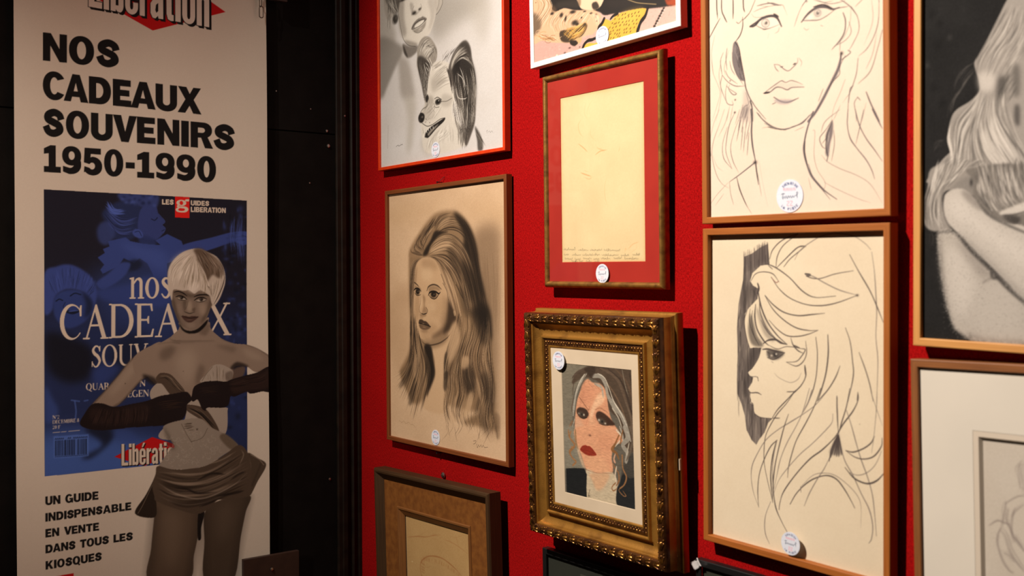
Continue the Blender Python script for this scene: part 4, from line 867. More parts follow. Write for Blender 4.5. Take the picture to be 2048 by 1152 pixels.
    for p, col, a, b in (([(650, 330), (740, 400), (795, 510), (825, 640), (842, 780), (880, 960), (850, 960), (790, 760), (750, 600), (700, 450)], dk, .55, 16), ([(700, 700), (780, 760), (840, 940), (900, 1120), (850, 1180), (780, 1020), (730, 860)], dk, .5, 22),
        ([(590, 600), (650, 660), (700, 780), (680, 800), (620, 700)], '4a3f34', .45, 14), ([(450, 640), (520, 570), (600, 545), (610, 580), (530, 620)], 'dccbb0', .45, 12), ([(530, 430), (570, 370), (620, 365), (590, 410)], 'd8c7ac', .45, 12),
        ([(520, 700), (570, 790), (620, 940), (650, 1080), (600, 1000), (560, 880)], 'dccbb0', .35, 9), ([(680, 900), (740, 960), (770, 1120), (720, 1100)], dk, .35, 18)): c.shade(p, col, a, b)
    c.view(740, 620, 3.49)
    for p, col, a, b in (([(640, 400), (715, 400), (735, 500), (700, 600), (650, 540)], dk, .3, 26), ([(560, 130), (605, 80), (630, 200), (590, 320), (545, 340)], 'dccbb0', .5, 12), ([(650, 330), (690, 330), (680, 400), (640, 410)], 'dccbb0', .55, 9), ([(690, 590), (715, 580), (700, 680), (640, 770), (620, 760), (670, 690)], 'dccbb0', .55, 8),
        ([(740, 470), (770, 560), (775, 640), (750, 560)], 'dccbb0', .5, 6), ([(800, 430), (860, 520), (855, 660), (820, 640)], dk, .3, 18), ([(720, 0), (830, 0), (835, 200), (780, 230)], dk, .4, 22), ([(520, 440), (545, 440), (530, 560), (512, 540)], dk, .5, 7), ([(570, 640), (600, 600), (600, 760), (570, 780)], 'dccbb0', .35, 9),
        ([(290, 560), (330, 500), (300, 640), (270, 660)], dk, .4, 9), ([(300, 380), (330, 300), (345, 420), (310, 480)], 'dccbb0', .4, 9), ([(250, 440), (290, 380), (260, 500), (200, 540)], dk, .3, 9), ([(380, 260), (420, 260), (445, 380), (450, 450), (410, 560), (400, 420)], dk, .45, 9)): c.shade(p, col, a, b)
    for k in range(26):
        x = 500 + 380 * c.rng.random(); y = 700 + 120 * c.rng.random(); c.stroke([(x, y), (x + 8, y + 60), (x + 30 * c.rng.normal(0, 1), y + 110 + (x - 500) * .12)], 3, dk if k % 2 else md, .45, (.3, .1))
    c.stroke([(722, 915), (740, 913), (735, 930), (722, 936)], 2.6, '4c4036', .7); c.stroke([(745, 935), (750, 962), (758, 942), (765, 955), (775, 942), (782, 958), (790, 945), (800, 960), (822, 958)], 2.4, '4c4036', .7)
    c.stroke([(205, 770), (220, 785), (235, 775), (250, 792), (270, 785), (285, 800), (300, 800), (318, 822)], 2.2, '9a8468', .6)
    c.img += (c.rng.random((c.ny, c.nx)) - .5)[..., None] * .03
    c.img = np.clip(c.img / hexc('e2d3bb'), 0, 1.1) ** 1.35 * hexc('e2d3bb') * np.array([.86, .775, .70])                                    # the sheet has browned all over
ART['B'] = art_beehive
def art_dog(c):
    mottle(c, 0.02, 60)
    dk, md, lt = '3e3834', '8c857d', 'd6d1c8'
    c.view(740, 0, 3.29)
    # smudged background and shoulders
    c.shade([(430, -40), (760, -40), (700, 80), (560, 170), (450, 260), (400, 210)], 'a29c94', .75, 42); c.shade([(640, -40), (800, 0), (760, 260), (700, 220)], 'b5afa7', .6, 40)
    c.shade([(50, -60), (130, -60), (150, 140), (170, 260), (120, 330), (55, 320)], 'a9a39b', .8, 26); c.shade([(55, 260), (205, 300), (210, 360), (165, 450), (110, 580), (85, 640), (60, 610)], '8f8982', .85, 13)
    c.shade([(190, 380), (250, 400), (285, 560), (290, 640), (210, 640), (195, 520)], '9d968e', .7, 20); c.shade([(230, 640), (300, 660), (290, 820), (270, 980), (240, 980), (250, 800)], 'b3ada4', .7, 24); c.shade([(330, 920), (420, 900), (420, 1010), (360, 1020)], 'b5afa6', .5, 22)
    # face of the woman; the photograph cuts it off above the mouth
    c.shade([(430, 10), (490, -40), (530, -170), (480, -340), (340, -410), (180, -370), (95, -220), (85, -60), (110, 120), (185, 60), (185, -130), (420, -130)], 'a39c94', .95, 8)
    c.shade([(178, -20), (434, -20), (440, -120), (415, -215), (330, -255), (235, -225), (182, -130)], 'cec8bf', 1, 5)
    c.hair([[(330, -400), (180, -330), (110, -150), (100, 60)], [(330, -390), (240, -300), (190, -180), (180, -20)], [(340, -270), (250, -240), (195, -140)]], 150, [dk, md, lt, 'b3aca3'], (2, 6), (.3, .65), 6, seed=56)
    c.hair([[(330, -400), (470, -320), (520, -160), (485, -10)], [(330, -380), (430, -300), (460, -160), (450, -20)], [(330, -260), (410, -220), (445, -110)]], 150, [dk, md, lt, 'b3aca3'], (2, 6), (.3, .65), 6, seed=57)
    for ex, ey in ((232, -28), (352, -62)):
        c.shade([(ex - 34, ey + 6), (ex - 5, ey - 14), (ex + 32, ey - 8), (ex + 6, ey + 12)], 'e9e5dd', .9, 2); c.dab(ex, ey - 2, 11, 13, '35302c', .95, hard=2); c.stroke([(ex - 36, ey + 6), (ex - 6, ey - 16), (ex + 36, ey - 12)], 9, dk, .9, (.4, .5)); c.stroke([(ex - 36, ey - 30), (ex, ey - 48), (ex + 38, ey - 40)], 8, '5f5953', .8, (.4, .3))
    c.stroke([(282, -60), (276, -10), (270, 40)], 5, '9a938b', .7)
    c.shade([(178, -40), (432, -40), (432, 90), (416, 160), (392, 222), (360, 245), (335, 270), (308, 298), (270, 304), (232, 275), (210, 240), (196, 185), (186, 100)], 'cec8bf', 1, 4)
    c.shade([(178, -20), (220, -20), (225, 120), (240, 220), (215, 240), (190, 170)], '9a938b', .7, 13); c.shade([(380, 0), (430, 0), (430, 90), (410, 160), (385, 200), (400, 100)], 'b0a9a1', .6, 12); c.shade([(230, 265), (310, 285), (300, 300), (260, 304)], '8f8880', .7, 7)
    c.shade([(215, 290), (262, 305), (312, 300), (312, 322), (300, 350), (252, 382), (222, 345)], '7f7871', .9, 6); c.shade([(220, 300), (240, 345), (248, 378), (225, 350)], '4f4944', .8, 4)
    c.shade([(428, -20), (480, -20), (478, 20), (455, 70), (438, 96), (430, 60)], 'b8b1a8', .8, 5); c.stroke([(478, -20), (476, 25), (455, 72), (436, 97)], 5, '6d6761', .8); c.stroke([(455, -10), (452, 30), (440, 66)], 4, '857e77', .7)
    c.shade([(100, -40), (190, -40), (188, 60), (170, 90), (130, 70)], '5d5751', .85, 8); c.hair([[(95, -40), (120, 30), (180, 90)], [(150, -40), (170, 40), (190, 110)], [(110, 0), (112, 120), (112, 230)]], 60, [dk, md, lt], (2, 5), (.3, .7), 5, seed=2)
    c.dab(166, 126, 20, 36, '45403b', .95, hard=2.5); c.stroke([(150, 100), (148, 130), (160, 158)], 4, 'a59e96', .8); c.dab(172, 118, 6, 14, '7a736c', .7)
    c.stroke([(185, 60), (192, 120), (205, 200), (222, 262), (255, 298), (300, 306)], 5, '5f5953', .7)
    c.dab(215, 0, 26, 10, '3c3733', .9); c.shade([(262, 20), (285, 30), (278, 85), (270, 80)], 'a8a199', .7, 7)
    c.shade([(275, 92), (282, 70), (300, 72), (310, 84), (326, 66), (334, 45), (338, 58), (322, 78), (300, 98)], '8a837b', .75, 5); c.dab(290, 86, 13, 10, '35302c', .95, -.3); c.dab(326, 60, 9, 8, '45403b', .85, -.6); c.stroke([(275, 100), (278, 70), (290, 40)], 4, '857e77', .7); c.stroke([(336, 60), (340, 44), (333, 25)], 3, '857e77', .7)
    c.shade([(273, 190), (288, 152), (318, 122), (336, 116), (346, 108), (373, 122), (362, 140), (332, 158), (302, 180)], '847d76', .95, 3); c.shade([(278, 194), (312, 186), (352, 156), (368, 136), (362, 176), (332, 208), (300, 216)], 'a09990', .95, 4)
    c.shade([(292, 178), (302, 160), (326, 142), (354, 130), (350, 148), (322, 172), (300, 182)], 'd9d4cb', .95, 2.5); c.stroke([(274, 192), (292, 160), (322, 136), (360, 124)], 4, '403b36', .9); c.stroke([(276, 194), (300, 184), (324, 172), (352, 148), (370, 124)], 4, '4d4742', .85)
    for x, y in ((306, 164), (318, 154), (330, 147), (342, 141)): c.stroke([(x, y - 8), (x + 3, y + 14)], 2, 'a59e96', .35)
    c.stroke([(290, 208), (318, 216), (345, 200)], 4, '6d6761', .7); c.dab(330, 190, 14, 7, 'c9c2b9', .7, -.6)
    # the dog
    c.shade([(310, 372), (312, 315), (345, 250), (388, 242), (425, 288), (442, 335), (436, 395), (405, 440), (388, 500), (375, 600), (366, 690), (344, 560), (322, 480), (308, 430)], 'a09990', .95, 3)
    c.shade([(314, 380), (345, 372), (378, 398), (400, 420), (388, 470), (376, 540), (366, 660), (342, 560), (320, 470)], '4a443f', .85, 7)
    c.shade([(404, 440), (450, 400), (520, 420), (552, 540), (558, 640), (540, 740), (600, 830), (620, 960), (380, 1010), (340, 880), (335, 830), (322, 790), (322, 760), (350, 712), (372, 655), (380, 560)], 'cdc7be', 1, 5)
    c.shade([(515, 480), (530, 400), (560, 330), (605, 275), (635, 268), (660, 310), (672, 390), (690, 470), (698, 560), (692, 680), (690, 800), (660, 900), (632, 960), (615, 880), (600, 760), (565, 660), (545, 580)], '645d57', .97, 5)
    c.shade([(560, 420), (600, 370), (640, 385), (680, 450), (695, 560), (690, 690), (670, 820), (640, 860), (625, 740), (620, 620), (590, 520)], '393430', .8, 14)
    c.shade([(540, 440), (570, 380), (600, 372), (590, 420), (600, 520), (590, 600), (560, 560)], '302b28', .75, 8)
    c.shade([(545, 400), (590, 340), (630, 345), (600, 362), (560, 412), (535, 460)], 'b7b0a7', .8, 6); c.shade([(590, 300), (630, 280), (655, 320), (660, 370), (630, 330)], '4a443f', .7, 7)
    hp = [dk, dk, md, lt, 'b3aca3']
    c.hair([[(318, 370), (330, 300), (365, 255), (392, 245)], [(345, 372), (370, 330), (400, 300), (420, 290)], [(380, 392), (410, 350), (432, 330), (440, 340)]], 110, [dk, md, lt, lt, 'e4dfd7'], (1.8, 4), (.35, .8), 3, seed=41)
    c.hair([[(316, 380), (320, 450), (340, 540), (362, 680)], [(360, 390), (360, 470), (360, 560), (368, 660)], [(400, 420), (388, 480), (378, 560), (372, 620)]], 80, [dk, dk, md, lt], (1.8, 4), (.4, .8), 4, seed=42)
    for p in ([(372, 385), (395, 420), (405, 470)], [(365, 410), (385, 440), (390, 480)], [(370, 440), (385, 470)], [(355, 420), (375, 500)], [(390, 380), (410, 430)]): c.stroke(p, 5, 'e6e1d9', .8, (.3, .2))
    c.hair([[(520, 470), (535, 400), (565, 330), (615, 278)], [(540, 450), (570, 385), (620, 345), (650, 330)], [(600, 372), (640, 360), (672, 420), (690, 480)]], 90, hp, (1.8, 4.5), (.35, .75), 4, seed=43)
    c.hair([[(540, 480), (545, 600), (580, 720), (605, 880)], [(580, 420), (600, 560), (620, 720), (625, 930)], [(640, 400), (670, 560), (665, 720), (650, 900)], [(670, 400), (697, 560), (695, 700), (680, 830)]], 260, hp, (2, 5), (.35, .75), 5, part=(.15, .5), seed=44)
    for p in ([(560, 560), (580, 640), (620, 650), (640, 640)], [(570, 480), (610, 520), (625, 600)], [(540, 600), (560, 680), (590, 720)], [(590, 440), (612, 500), (630, 580)], [(600, 700), (615, 800), (632, 900)], [(570, 690), (590, 780), (600, 860)], [(545, 560), (550, 640), (560, 700)]): c.stroke(p, 5, 'e4dfd7', .75, (.2, .2))
    c.hair([[(408, 440), (440, 420), (470, 400)], [(420, 520), (470, 470), (520, 440)], [(430, 600), (490, 560), (545, 540)]], 120, [md, 'a8a198', 'e6e1d9', lt], (1.8, 4), (.25, .6), 4, seed=45)
    c.shade([(405, 520), (460, 500), (500, 520), (440, 590), (410, 600)], 'a39c93', .55, 14); c.shade([(372, 650), (400, 630), (420, 660), (400, 720), (360, 740)], '9c958c', .6, 10); c.shade([(480, 620), (545, 640), (520, 700), (470, 690)], 'a9a299', .5, 10); c.shade([(350, 712), (400, 720), (430, 770), (380, 790), (345, 800)], 'aaa39a', .5, 9)
    c.hair([[(520, 420), (512, 350), (530, 290)], [(480, 410), (490, 390), (500, 370)], [(530, 400), (560, 320), (640, 240)], [(440, 400), (445, 380), (450, 360)]], 26, [dk, md], (1.5, 3), (.4, .8), 6, seed=46)
    c.hair([[(515, 470), (530, 540), (545, 640)], [(500, 440), (522, 480), (530, 520)]], 60, [dk, md, dk], (1.8, 4), (.4, .8), 4, seed=47)
    c.shade([(428, 672), (438, 655), (460, 652), (470, 666), (456, 686), (436, 690)], '4a443f', .9, 4); c.dab(447, 668, 13, 15, '26221f', .95, hard=2); c.dab(452, 662, 4, 5, 'd9d4cb', .9); c.stroke([(420, 680), (430, 706), (455, 704)], 4, '57514b', .8); c.stroke([(470, 668), (505, 665), (540, 645)], 4, '57514b', .7); c.stroke([(425, 650), (445, 640), (470, 655)], 5, '3c3733', .8)
    c.shade([(368, 640), (378, 622), (386, 645), (376, 672), (368, 668)], '37322e', .95, 3); c.stroke([(385, 640), (395, 690), (425, 740)], 3, '857e77', .6); c.stroke([(424, 700), (420, 735)], 4, '5d5751', .6)
    c.shade([(320, 765), (335, 742), (356, 752), (358, 780), (345, 806), (328, 806), (319, 790)], '302b28', .97, 3); c.dab(344, 770, 8, 8, '8c857d', .8); c.dab(328, 790, 4, 6, '6d6761', .7); c.stroke([(322, 762), (345, 720), (372, 700), (378, 670)], 5, '57514b', .7)
    c.shade([(360, 900), (368, 872), (398, 838), (440, 808), (492, 776), (484, 800), (436, 846), (388, 902), (370, 906)], '2e2926', .95, 2); c.shade([(380, 880), (410, 846), (450, 815), (440, 832), (400, 876), (386, 894)], 'a7a097', .85, 3); c.stroke([(345, 812), (375, 830), (410, 820), (460, 785), (492, 775)], 5, '4a443f', .8)
    for x, y in ((372, 862), (384, 850), (398, 842), (414, 832)): c.stroke([(x, y), (x + 3, y + 12)], 4, 'ece8e0', .9)
    c.hair([[(350, 735), (380, 700), (400, 660)], [(365, 790), (410, 740), (440, 700)], [(440, 790), (470, 740), (490, 690)]], 70, [md, 'b3aca3', 'e6e1d9', lt], (1.6, 3.5), (.25, .55), 5, seed=53)
    c.hair([[(312, 330), (330, 270), (372, 240)], [(420, 290), (438, 330), (440, 380)], [(320, 460), (335, 560), (358, 690)]], 36, [dk, md], (1.5, 3), (.4, .8), 5, seed=54)
    c.hair([[(545, 640), (540, 740), (560, 860)], [(560, 620), (580, 740), (600, 860)]], 60, [dk, md, lt, 'e6e1d9'], (1.8, 4), (.35, .7), 6, seed=55)
    for k in range(12): c.dab(362 + 50 * c.rng.random(), 770 + 40 * c.rng.random(), 2, 2, '57514b', .7)
    c.hair([[(340, 830), (350, 870), (345, 905)], [(360, 850), (362, 890), (352, 920)]], 30, ['e6e1d9', md, lt], (2, 4), (.4, .8), 5, seed=48)
    c.hair([[(390, 900), (370, 960), (355, 1030)], [(470, 840), (430, 900), (420, 1000)], [(540, 800), (560, 880), (565, 960)]], 120, [lt, 'e6e1d9', md, 'b3aca3'], (2, 5), (.2, .5), 8, seed=49)
    c.hair([[(560, 790), (578, 860), (575, 960)], [(610, 800), (625, 880), (625, 990)], [(650, 820), (640, 900), (640, 960)]], 80, [dk, md, dk], (2, 4.5), (.35, .75), 6, seed=50)
    c.shade([(690, 838), (700, 842), (730, 900), (742, 980), (712, 990), (705, 920)], '4f4944', .8, 6); c.hair([[(692, 840), (730, 900), (768, 960)], [(692, 850), (715, 920), (720, 995)], [(700, 860), (745, 950), (765, 990)]], 40, [dk, md], (1.8, 3.5), (.4, .8), 5, seed=51)
    c.hair([[(440, 900), (470, 880), (500, 850)], [(450, 940), (500, 900), (540, 860)]], 40, [md, lt, 'e6e1d9'], (2, 4), (.3, .6), 6, seed=52)
    c.stroke([(765, 865), (772, 858), (770, 874)], 2, '6d6761', .7); c.stroke([(778, 872), (785, 862), (792, 872), (800, 862), (808, 870)], 2, '6d6761', .7)
    for k in range(12): c.dab(120 - k * .4, 830 + k * 13, 2, 3, '857e77', .7)
    c.stroke([(172, 965), (185, 955), (190, 962), (200, 955), (215, 950)], 3, '57514b', .8)
    c.img = np.clip(c.img / hexc('d3cfcb'), 0, 1.1) ** 1.35 * hexc('d3cfcb') * .95
    c.img += (c.rng.random((c.ny, c.nx)) - .5)[..., None] * .035
ART['A'] = art_dog

def art_spaniel(c):
    mottle(c, 0.05, 14)
    c.view(1040, 0, 5.689)
    c.shade([(560, 420), (900, 480), (700, 640), (150, 750), (140, 470)], 'c59a90', .8, 30); c.shade([(1360, 420), (1790, 260), (1790, 60), (1480, 90)], 'cba89c', .9, 12)
    for k in range(900):
        x, y = 140 + 1650 * c.rng.random(), 40 + 720 * c.rng.random(); c.dab(x, y, 7, 6, ['b08078', 'd9bcb0', 'a07a70', 'e2c8bc'][k % 4], .35)
    bk = [(300, -80), (1800, -80), (1790, 40), (1640, 78), (1440, 100), (1250, 118), (1100, 152), (960, 172), (880, 130), (620, 116), (500, 95), (400, 150), (330, 60)]
    c.shade([(100, -1800), (1900, -1800), (1900, 0), (100, 0)], '241f1b', .97, 10, smooth=0); c.shade([(100, -900), (360, -1000), (620, -760), (760, -300), (640, 40), (100, 60)], 'c29b7a', .97, 12)
    c.hair([[(120, -900), (200, -500), (150, 0)], [(400, -960), (520, -500), (400, 0)], [(620, -740), (740, -380), (640, 0)]], 260, ['d8b898', 'e6cfb4', 'b08a66', '7d5c40'], (6, 16), (.4, .8), 20, part=(.2, .6), seed=65)
    c.shade([(1300, -1800), (1900, -1800), (1900, -500), (1500, -700)], 'a88f80', .8, 60)
    c.shade(bk, '1b1715', .97, 5); c.shade([(420, 30), (640, 0), (660, 90), (520, 90), (430, 100)], '3a322c', .6, 18); c.shade([(1000, 0), (1400, 0), (1300, 60), (1050, 90)], '29211d', .6, 20)
    c.stroke([(1225, -5), (1330, 30), (1450, 42), (1548, 48)], 7, 'b59a6a', .9); c.shade([(1650, -60), (1790, -60), (1790, 48), (1700, 62), (1665, 40)], 'a5421c', .95, 8); c.dab(1690, 0, 30, 20, '702a14', .6)
    fur = ['d8b898', 'e6cfb4', 'b08a66', '7d5c40', 'f0dfc8', 'c49a70']
    c.shade([(140, -80), (330, -80), (345, 60), (400, 130), (500, 95), (640, 118), (830, 113), (905, 160), (932, 212), (905, 280), (872, 335), (822, 392), (760, 402), (700, 432), (690, 482), (620, 522), (560, 492), (470, 488), (350, 482), (250, 462), (140, 462)], 'cda987', .98, 4)
    c.shade([(140, 160), (240, 200), (230, 330), (140, 400)], '4a3a2c', .7, 18); c.shade([(300, 0), (380, 60), (420, 120), (350, 140)], '6d543e', .6, 14)
    c.shade([(650, -60), (935, -60), (930, 50), (865, 108), (780, 116), (700, 100), (668, 40)], 'dcc0a0', .98, 4); c.shade([(820, 40), (870, 20), (900, 80), (860, 110), (825, 95)], '2c231d', .9, 6); c.shade([(650, -20), (690, -20), (690, 60), (668, 60)], '7d6048', .7, 8)
    c.hair([[(160, -60), (220, 60), (150, 220)], [(250, -60), (330, 60), (200, 260)], [(300, -60), (360, 100), (240, 340)]], 130, fur, (3, 8), (.4, .8), 12, seed=60)
    c.hair([[(380, 140), (300, 250), (320, 330)], [(500, 120), (400, 260), (430, 400)], [(650, 120), (540, 260), (560, 360)], [(830, 130), (760, 240), (720, 300)]], 160, fur, (3, 7), (.35, .75), 14, seed=61)
    for x, y, rx, ry in ((600, 136, 38, 22), (622, 258, 40, 32), (650, 275, 22, 20), (470, 172, 22, 30), (518, 212, 13, 38), (862, 182, 17, 26), (735, 130, 20, 9), (808, 152, 18, 12), (365, 155, 22, 18), (870, 240, 12, 10), (700, 200, 10, 12)): c.dab(x, y, rx, ry, '2a211b', .95, .2, hard=1.6)
    c.shade([(455, 360), (560, 335), (670, 310), (735, 258), (765, 300), (712, 400), (640, 440), (560, 482), (470, 465)], '30251a', .9, 6)
    c.hair([[(470, 420), (540, 330), (640, 300)], [(520, 450), (610, 340), (730, 262)], [(560, 470), (680, 400), (760, 300)], [(600, 380), (700, 330), (745, 270)]], 60, ['dca44c', 'f0c470', 'a8742c', 'c9a06a'], (3, 8), (.6, .95), 9, seed=62)
    for p in ([(540, 350), (600, 400), (560, 460)], [(580, 330), (630, 390), (610, 450)], [(500, 380), (560, 430)], [(700, 290), (760, 240), (745, 320)]): c.stroke(p, 5, 'e0a850', .8)
    c.hair([[(160, 380), (260, 440), (360, 470)], [(170, 420), (250, 400), (330, 450)], [(300, 460), (380, 440), (450, 480)]], 90, ['a87848', 'd8a878', '7d5434', 'f0d8bc'], (3, 6), (.4, .8), 14, seed=63)
    for cx, cy, r in ((270, 400, 55), (320, 465, 34), (430, 400, 48), (380, 430, 40), (220, 370, 40)): c.stroke([(cx + r * math.cos(t), cy + r * .7 * math.sin(t)) for t in np.linspace(.5, 5.2, 12)], 6, ['c08a58', 'e0b890', '8a6040'][cx % 3], .8)
    c.hair([[(760, 140), (830, 200), (860, 320)], [(850, 150), (905, 200), (890, 300)]], 60, ['efdcc2', 'd8b898', 'c49a70'], (3, 6), (.3, .6), 8, seed=64)
    c.shade([(570, 470), (640, 460), (660, 490), (620, 524), (575, 505)], '241c18', .95, 4); c.shade([(640, 440), (700, 430), (690, 480), (655, 480)], 'c9a070', .9, 5)
    c.shade([(905, 200), (960, 205), (1010, 170), (1075, 158), (1000, 215), (925, 300), (905, 260)], 'c8a598', .8, 6)
    yel = [(958, 222), (1000, 225), (1040, 232), (1112, 160), (1280, 112), (1432, 96), (1402, 190), (1342, 280), (1302, 392), (1100, 462), (890, 512), (862, 540), (800, 566), (765, 612), (690, 616), (732, 520), (790, 488), (868, 488), (905, 400), (925, 310)]
    c.shade(yel, 'd9a63f', .98, 2, smooth=3); c.shade([(1150, 160), (1400, 100), (1300, 260), (1150, 300)], 'e4b450', .6, 25)
    for p, w in (([(1455, 90), (1425, 180), (1375, 250), (1345, 330), (1325, 392)], 44), ([(1110, 156), (1060, 182), (1028, 218)], 34), ([(958, 212), (935, 262), (905, 300), (890, 330)], 42), ([(862, 432), (820, 452), (775, 462), (735, 500), (708, 560), (682, 610)], 34)): c.stroke(p, w, '18120f', .96, (.8, .7), wob=.2)
    rg = np.random.default_rng(9)
    for r in range(7):
        for q in range(9):
            x, y = 1130 + q * 38 - r * 34 + rg.normal(0, 6), 165 + r * 46 - q * 6 + rg.normal(0, 5)
            if 960 < x < 1390 - (y - 100) * .32 and y < 470 - (x - 900) * .25 and y > 235 - (x - 960) * .45: c.stroke([(x, y), (x - 9 - 9 * rg.random(), y + 16 + 8 * rg.random())], 10, '2a1c10', .95, (.6, .5))
    for x, y in ((740, 580), (1010, 330), (1080, 265), (960, 350)): c.stroke([(x, y), (x - 12, y + 14)], 9, '2a1c10', .9)
    for k in range(8): c.dab(1635 - k * 15, 95 + k * 29, 13 + (k % 2) * 4, 15, '1c1512', .95, .4, hard=2)
    for k in range(7): c.dab(1640 - k * 15, 112 + k * 29, 7, 8, 'f0e2d6', .8)
    c.dab(510, 606, 14, 14, '30201c', .8); c.dab(565, 545, 14, 10, '30201c', .8); c.dab(420, 630, 10, 12, 'f6e6c8', .9); c.dab(680, 535, 8, 8, '30201c', .8); c.dab(180, 30, 8, 6, '4a3020', .7)
    c.img *= .95
ART['C'] = art_spaniel

def art_tapestry(c):
    c.view(1030, 600, 4.1135)
    c.shade([(380, 500), (700, 520), (560, 620), (480, 760), (470, 1000), (440, 1160), (380, 1160)], '807c72', .95, 6, smooth=0)
    c.shade([(470, 690), (490, 620), (540, 575), (600, 545), (700, 535), (1000, 560), (1010, 1200), (880, 1200), (860, 1000), (770, 900), (745, 760), (700, 690), (640, 650), (560, 640)], '5a4c42', 1, 5)
    for k, (p, w, col) in enumerate((([(700, 560), (830, 640), (900, 800), (960, 1000), (985, 1160)], 30, '6d5c50'), ([(760, 560), (880, 680), (940, 860), (980, 1000)], 18, '483c36'), ([(820, 560), (920, 680), (960, 800)], 20, '6a5648'), ([(880, 570), (905, 700), (960, 900)], 9, '8d867c'),
        ([(720, 640), (810, 760), (880, 900), (930, 1060)], 14, '7d6654'), ([(760, 720), (830, 860), (900, 980)], 12, '453832'), ([(860, 640), (930, 800), (965, 940)], 14, '463a34'), ([(900, 820), (950, 960), (960, 1130)], 16, '706256'), ([(940, 600), (965, 700)], 24, '4a3e38'))): c.stroke(p, w, col, .85, (.6, .5), wob=.3)
    face = [(540, 740), (560, 690), (595, 650), (640, 680), (700, 690), (745, 750), (770, 900), (800, 1000), (862, 1100), (855, 1180), (498, 1180), (492, 1040), (498, 920), (512, 820)]
    c.shade(face, 'd99e80', 1, 4); c.shade([(560, 720), (640, 700), (640, 800), (560, 860)], 'd39478', .6, 14); c.shade([(690, 770), (740, 780), (720, 850), (660, 900), (630, 990), (610, 960), (640, 860)], 'e9c3a6', .8, 8); c.shade([(620, 960), (660, 1000), (660, 1090), (610, 1090)], 'e2b090', .7, 10)
    c.shade([(500, 960), (540, 990), (580, 1080), (560, 1150), (500, 1150)], 'd9b098', .7, 14); c.shade([(680, 1060), (800, 1060), (820, 1152), (680, 1152)], 'cf8f72', .5, 20); c.shade([(545, 720), (580, 660), (560, 820), (530, 860)], 'c58a70', .6, 8)
    for p, w, col in (([(592, 600), (545, 660), (505, 760), (485, 870), (478, 950)], 26, 'a8a7a3'), ([(570, 610), (520, 700), (490, 800)], 8, 'c4c2bc'), ([(480, 800), (470, 860), (462, 920)], 12, '6a5a50'), ([(640, 625), (705, 630), (745, 700), (765, 790), (820, 880), (880, 960), (930, 1090), (950, 1160)], 44, 'a19f9b'), ([(655, 690), (710, 720), (725, 800)], 22, 'a9a6a0'),
        ([(680, 605), (735, 640), (770, 720), (810, 830), (870, 930), (920, 1040)], 10, 'd6d3cc'), ([(500, 620), (480, 700), (472, 780)], 10, '59483f'), ([(470, 640), (520, 590), (590, 560)], 18, '5f5048'), ([(800, 890), (850, 970), (880, 1060)], 14, 'c0bcb4'), ([(860, 1040), (880, 1100), (890, 1160)], 22, 'b0aca6')): c.stroke(p, w, col, .9, (.6, .5), wob=.3)
    c.shade([(570, 560), (640, 545), (660, 580), (630, 640), (605, 620), (585, 600)], '463a33', .9, 6); c.stroke([(600, 640), (610, 690), (640, 720)], 5, 'a57a62', .7); c.stroke([(650, 680), (690, 730), (720, 745)], 4, '94705c', .7); c.stroke([(585, 600), (560, 650)], 6, '6a5a50', .7)
    c.shade([(506, 905), (525, 885), (555, 885), (590, 905), (605, 945), (580, 975), (545, 972), (515, 945)], '44342e', .95, 4); c.dab(540, 938, 22, 20, '6b655e', .9); c.dab(548, 940, 10, 11, '241f1d', .9); c.dab(566, 945, 7, 10, 'dcd9d2', .9); c.dab(524, 932, 5, 7, 'b5b0a8', .8); c.stroke([(530, 960), (560, 975), (590, 968)], 5, '2f2724', .9)
    c.shade([(665, 940), (680, 918), (710, 920), (760, 955), (818, 1018), (812, 1032), (770, 1034), (725, 1030), (690, 1005), (668, 970)], '46322a', .95, 4); c.dab(712, 998, 28, 24, '706a62', .9); c.dab(716, 1000, 12, 13, '241f1d', .9); c.dab(690, 988, 8, 10, 'e2dfd8', .9); c.dab(742, 1016, 9, 8, 'dcd9d2', .9); c.stroke([(690, 1012), (730, 1032), (770, 1032)], 5, '2f2724', .9)
    c.stroke([(528, 800), (560, 845), (602, 905)], 8, '8a5f4c', .8); c.stroke([(605, 910), (612, 880)], 6, '8a5f4c', .6); c.stroke([(662, 902), (700, 888), (760, 925)], 8, 'a8785e', .7); c.stroke([(600, 960), (580, 1040), (570, 1100)], 5, 'b87a62', .6)
    c.dab(610, 1108, 14, 9, '5d3c34', .9); c.stroke([(570, 1110), (585, 1125), (640, 1118)], 4, 'a86a54', .7)
    c.stroke([(470, 1000), (445, 1060), (450, 1150)], 22, '8f6f56', .8); c.stroke([(490, 980), (470, 1060), (480, 1150)], 10, 'b0aca4', .8)
    c.view(1030, 860, 3.946)
    c.shade([(380, -30), (470, -30), (490, 100), (520, 220), (545, 305), (380, 310)], '8b8980', .9, 5, smooth=0)
    c.shade([(484, -20), (790, -20), (775, 120), (762, 220), (772, 290), (760, 342), (650, 342), (565, 312), (522, 200), (490, 110)], 'dba283', 1, 4); c.shade([(560, 230), (700, 230), (740, 330), (600, 330)], 'e0ad8c', .7, 14); c.shade([(485, 100), (520, 200), (555, 300), (530, 280), (495, 180)], 'd5b8a0', .8, 6); c.shade([(650, 60), (760, 40), (760, 160), (680, 160)], 'd4987a', .6, 16)
    c.shade([(562, 312), (650, 340), (770, 338), (812, 430), (803, 480), (812, 600), (560, 535), (566, 425)], 'c6baa6', 1, 4); c.shade([(590, 345), (740, 345), (720, 420), (680, 470), (640, 470), (610, 400)], 'd9ab8a', .8, 10); c.stroke([(560, 312), (640, 338), (760, 342)], 6, 'b08068', .7)
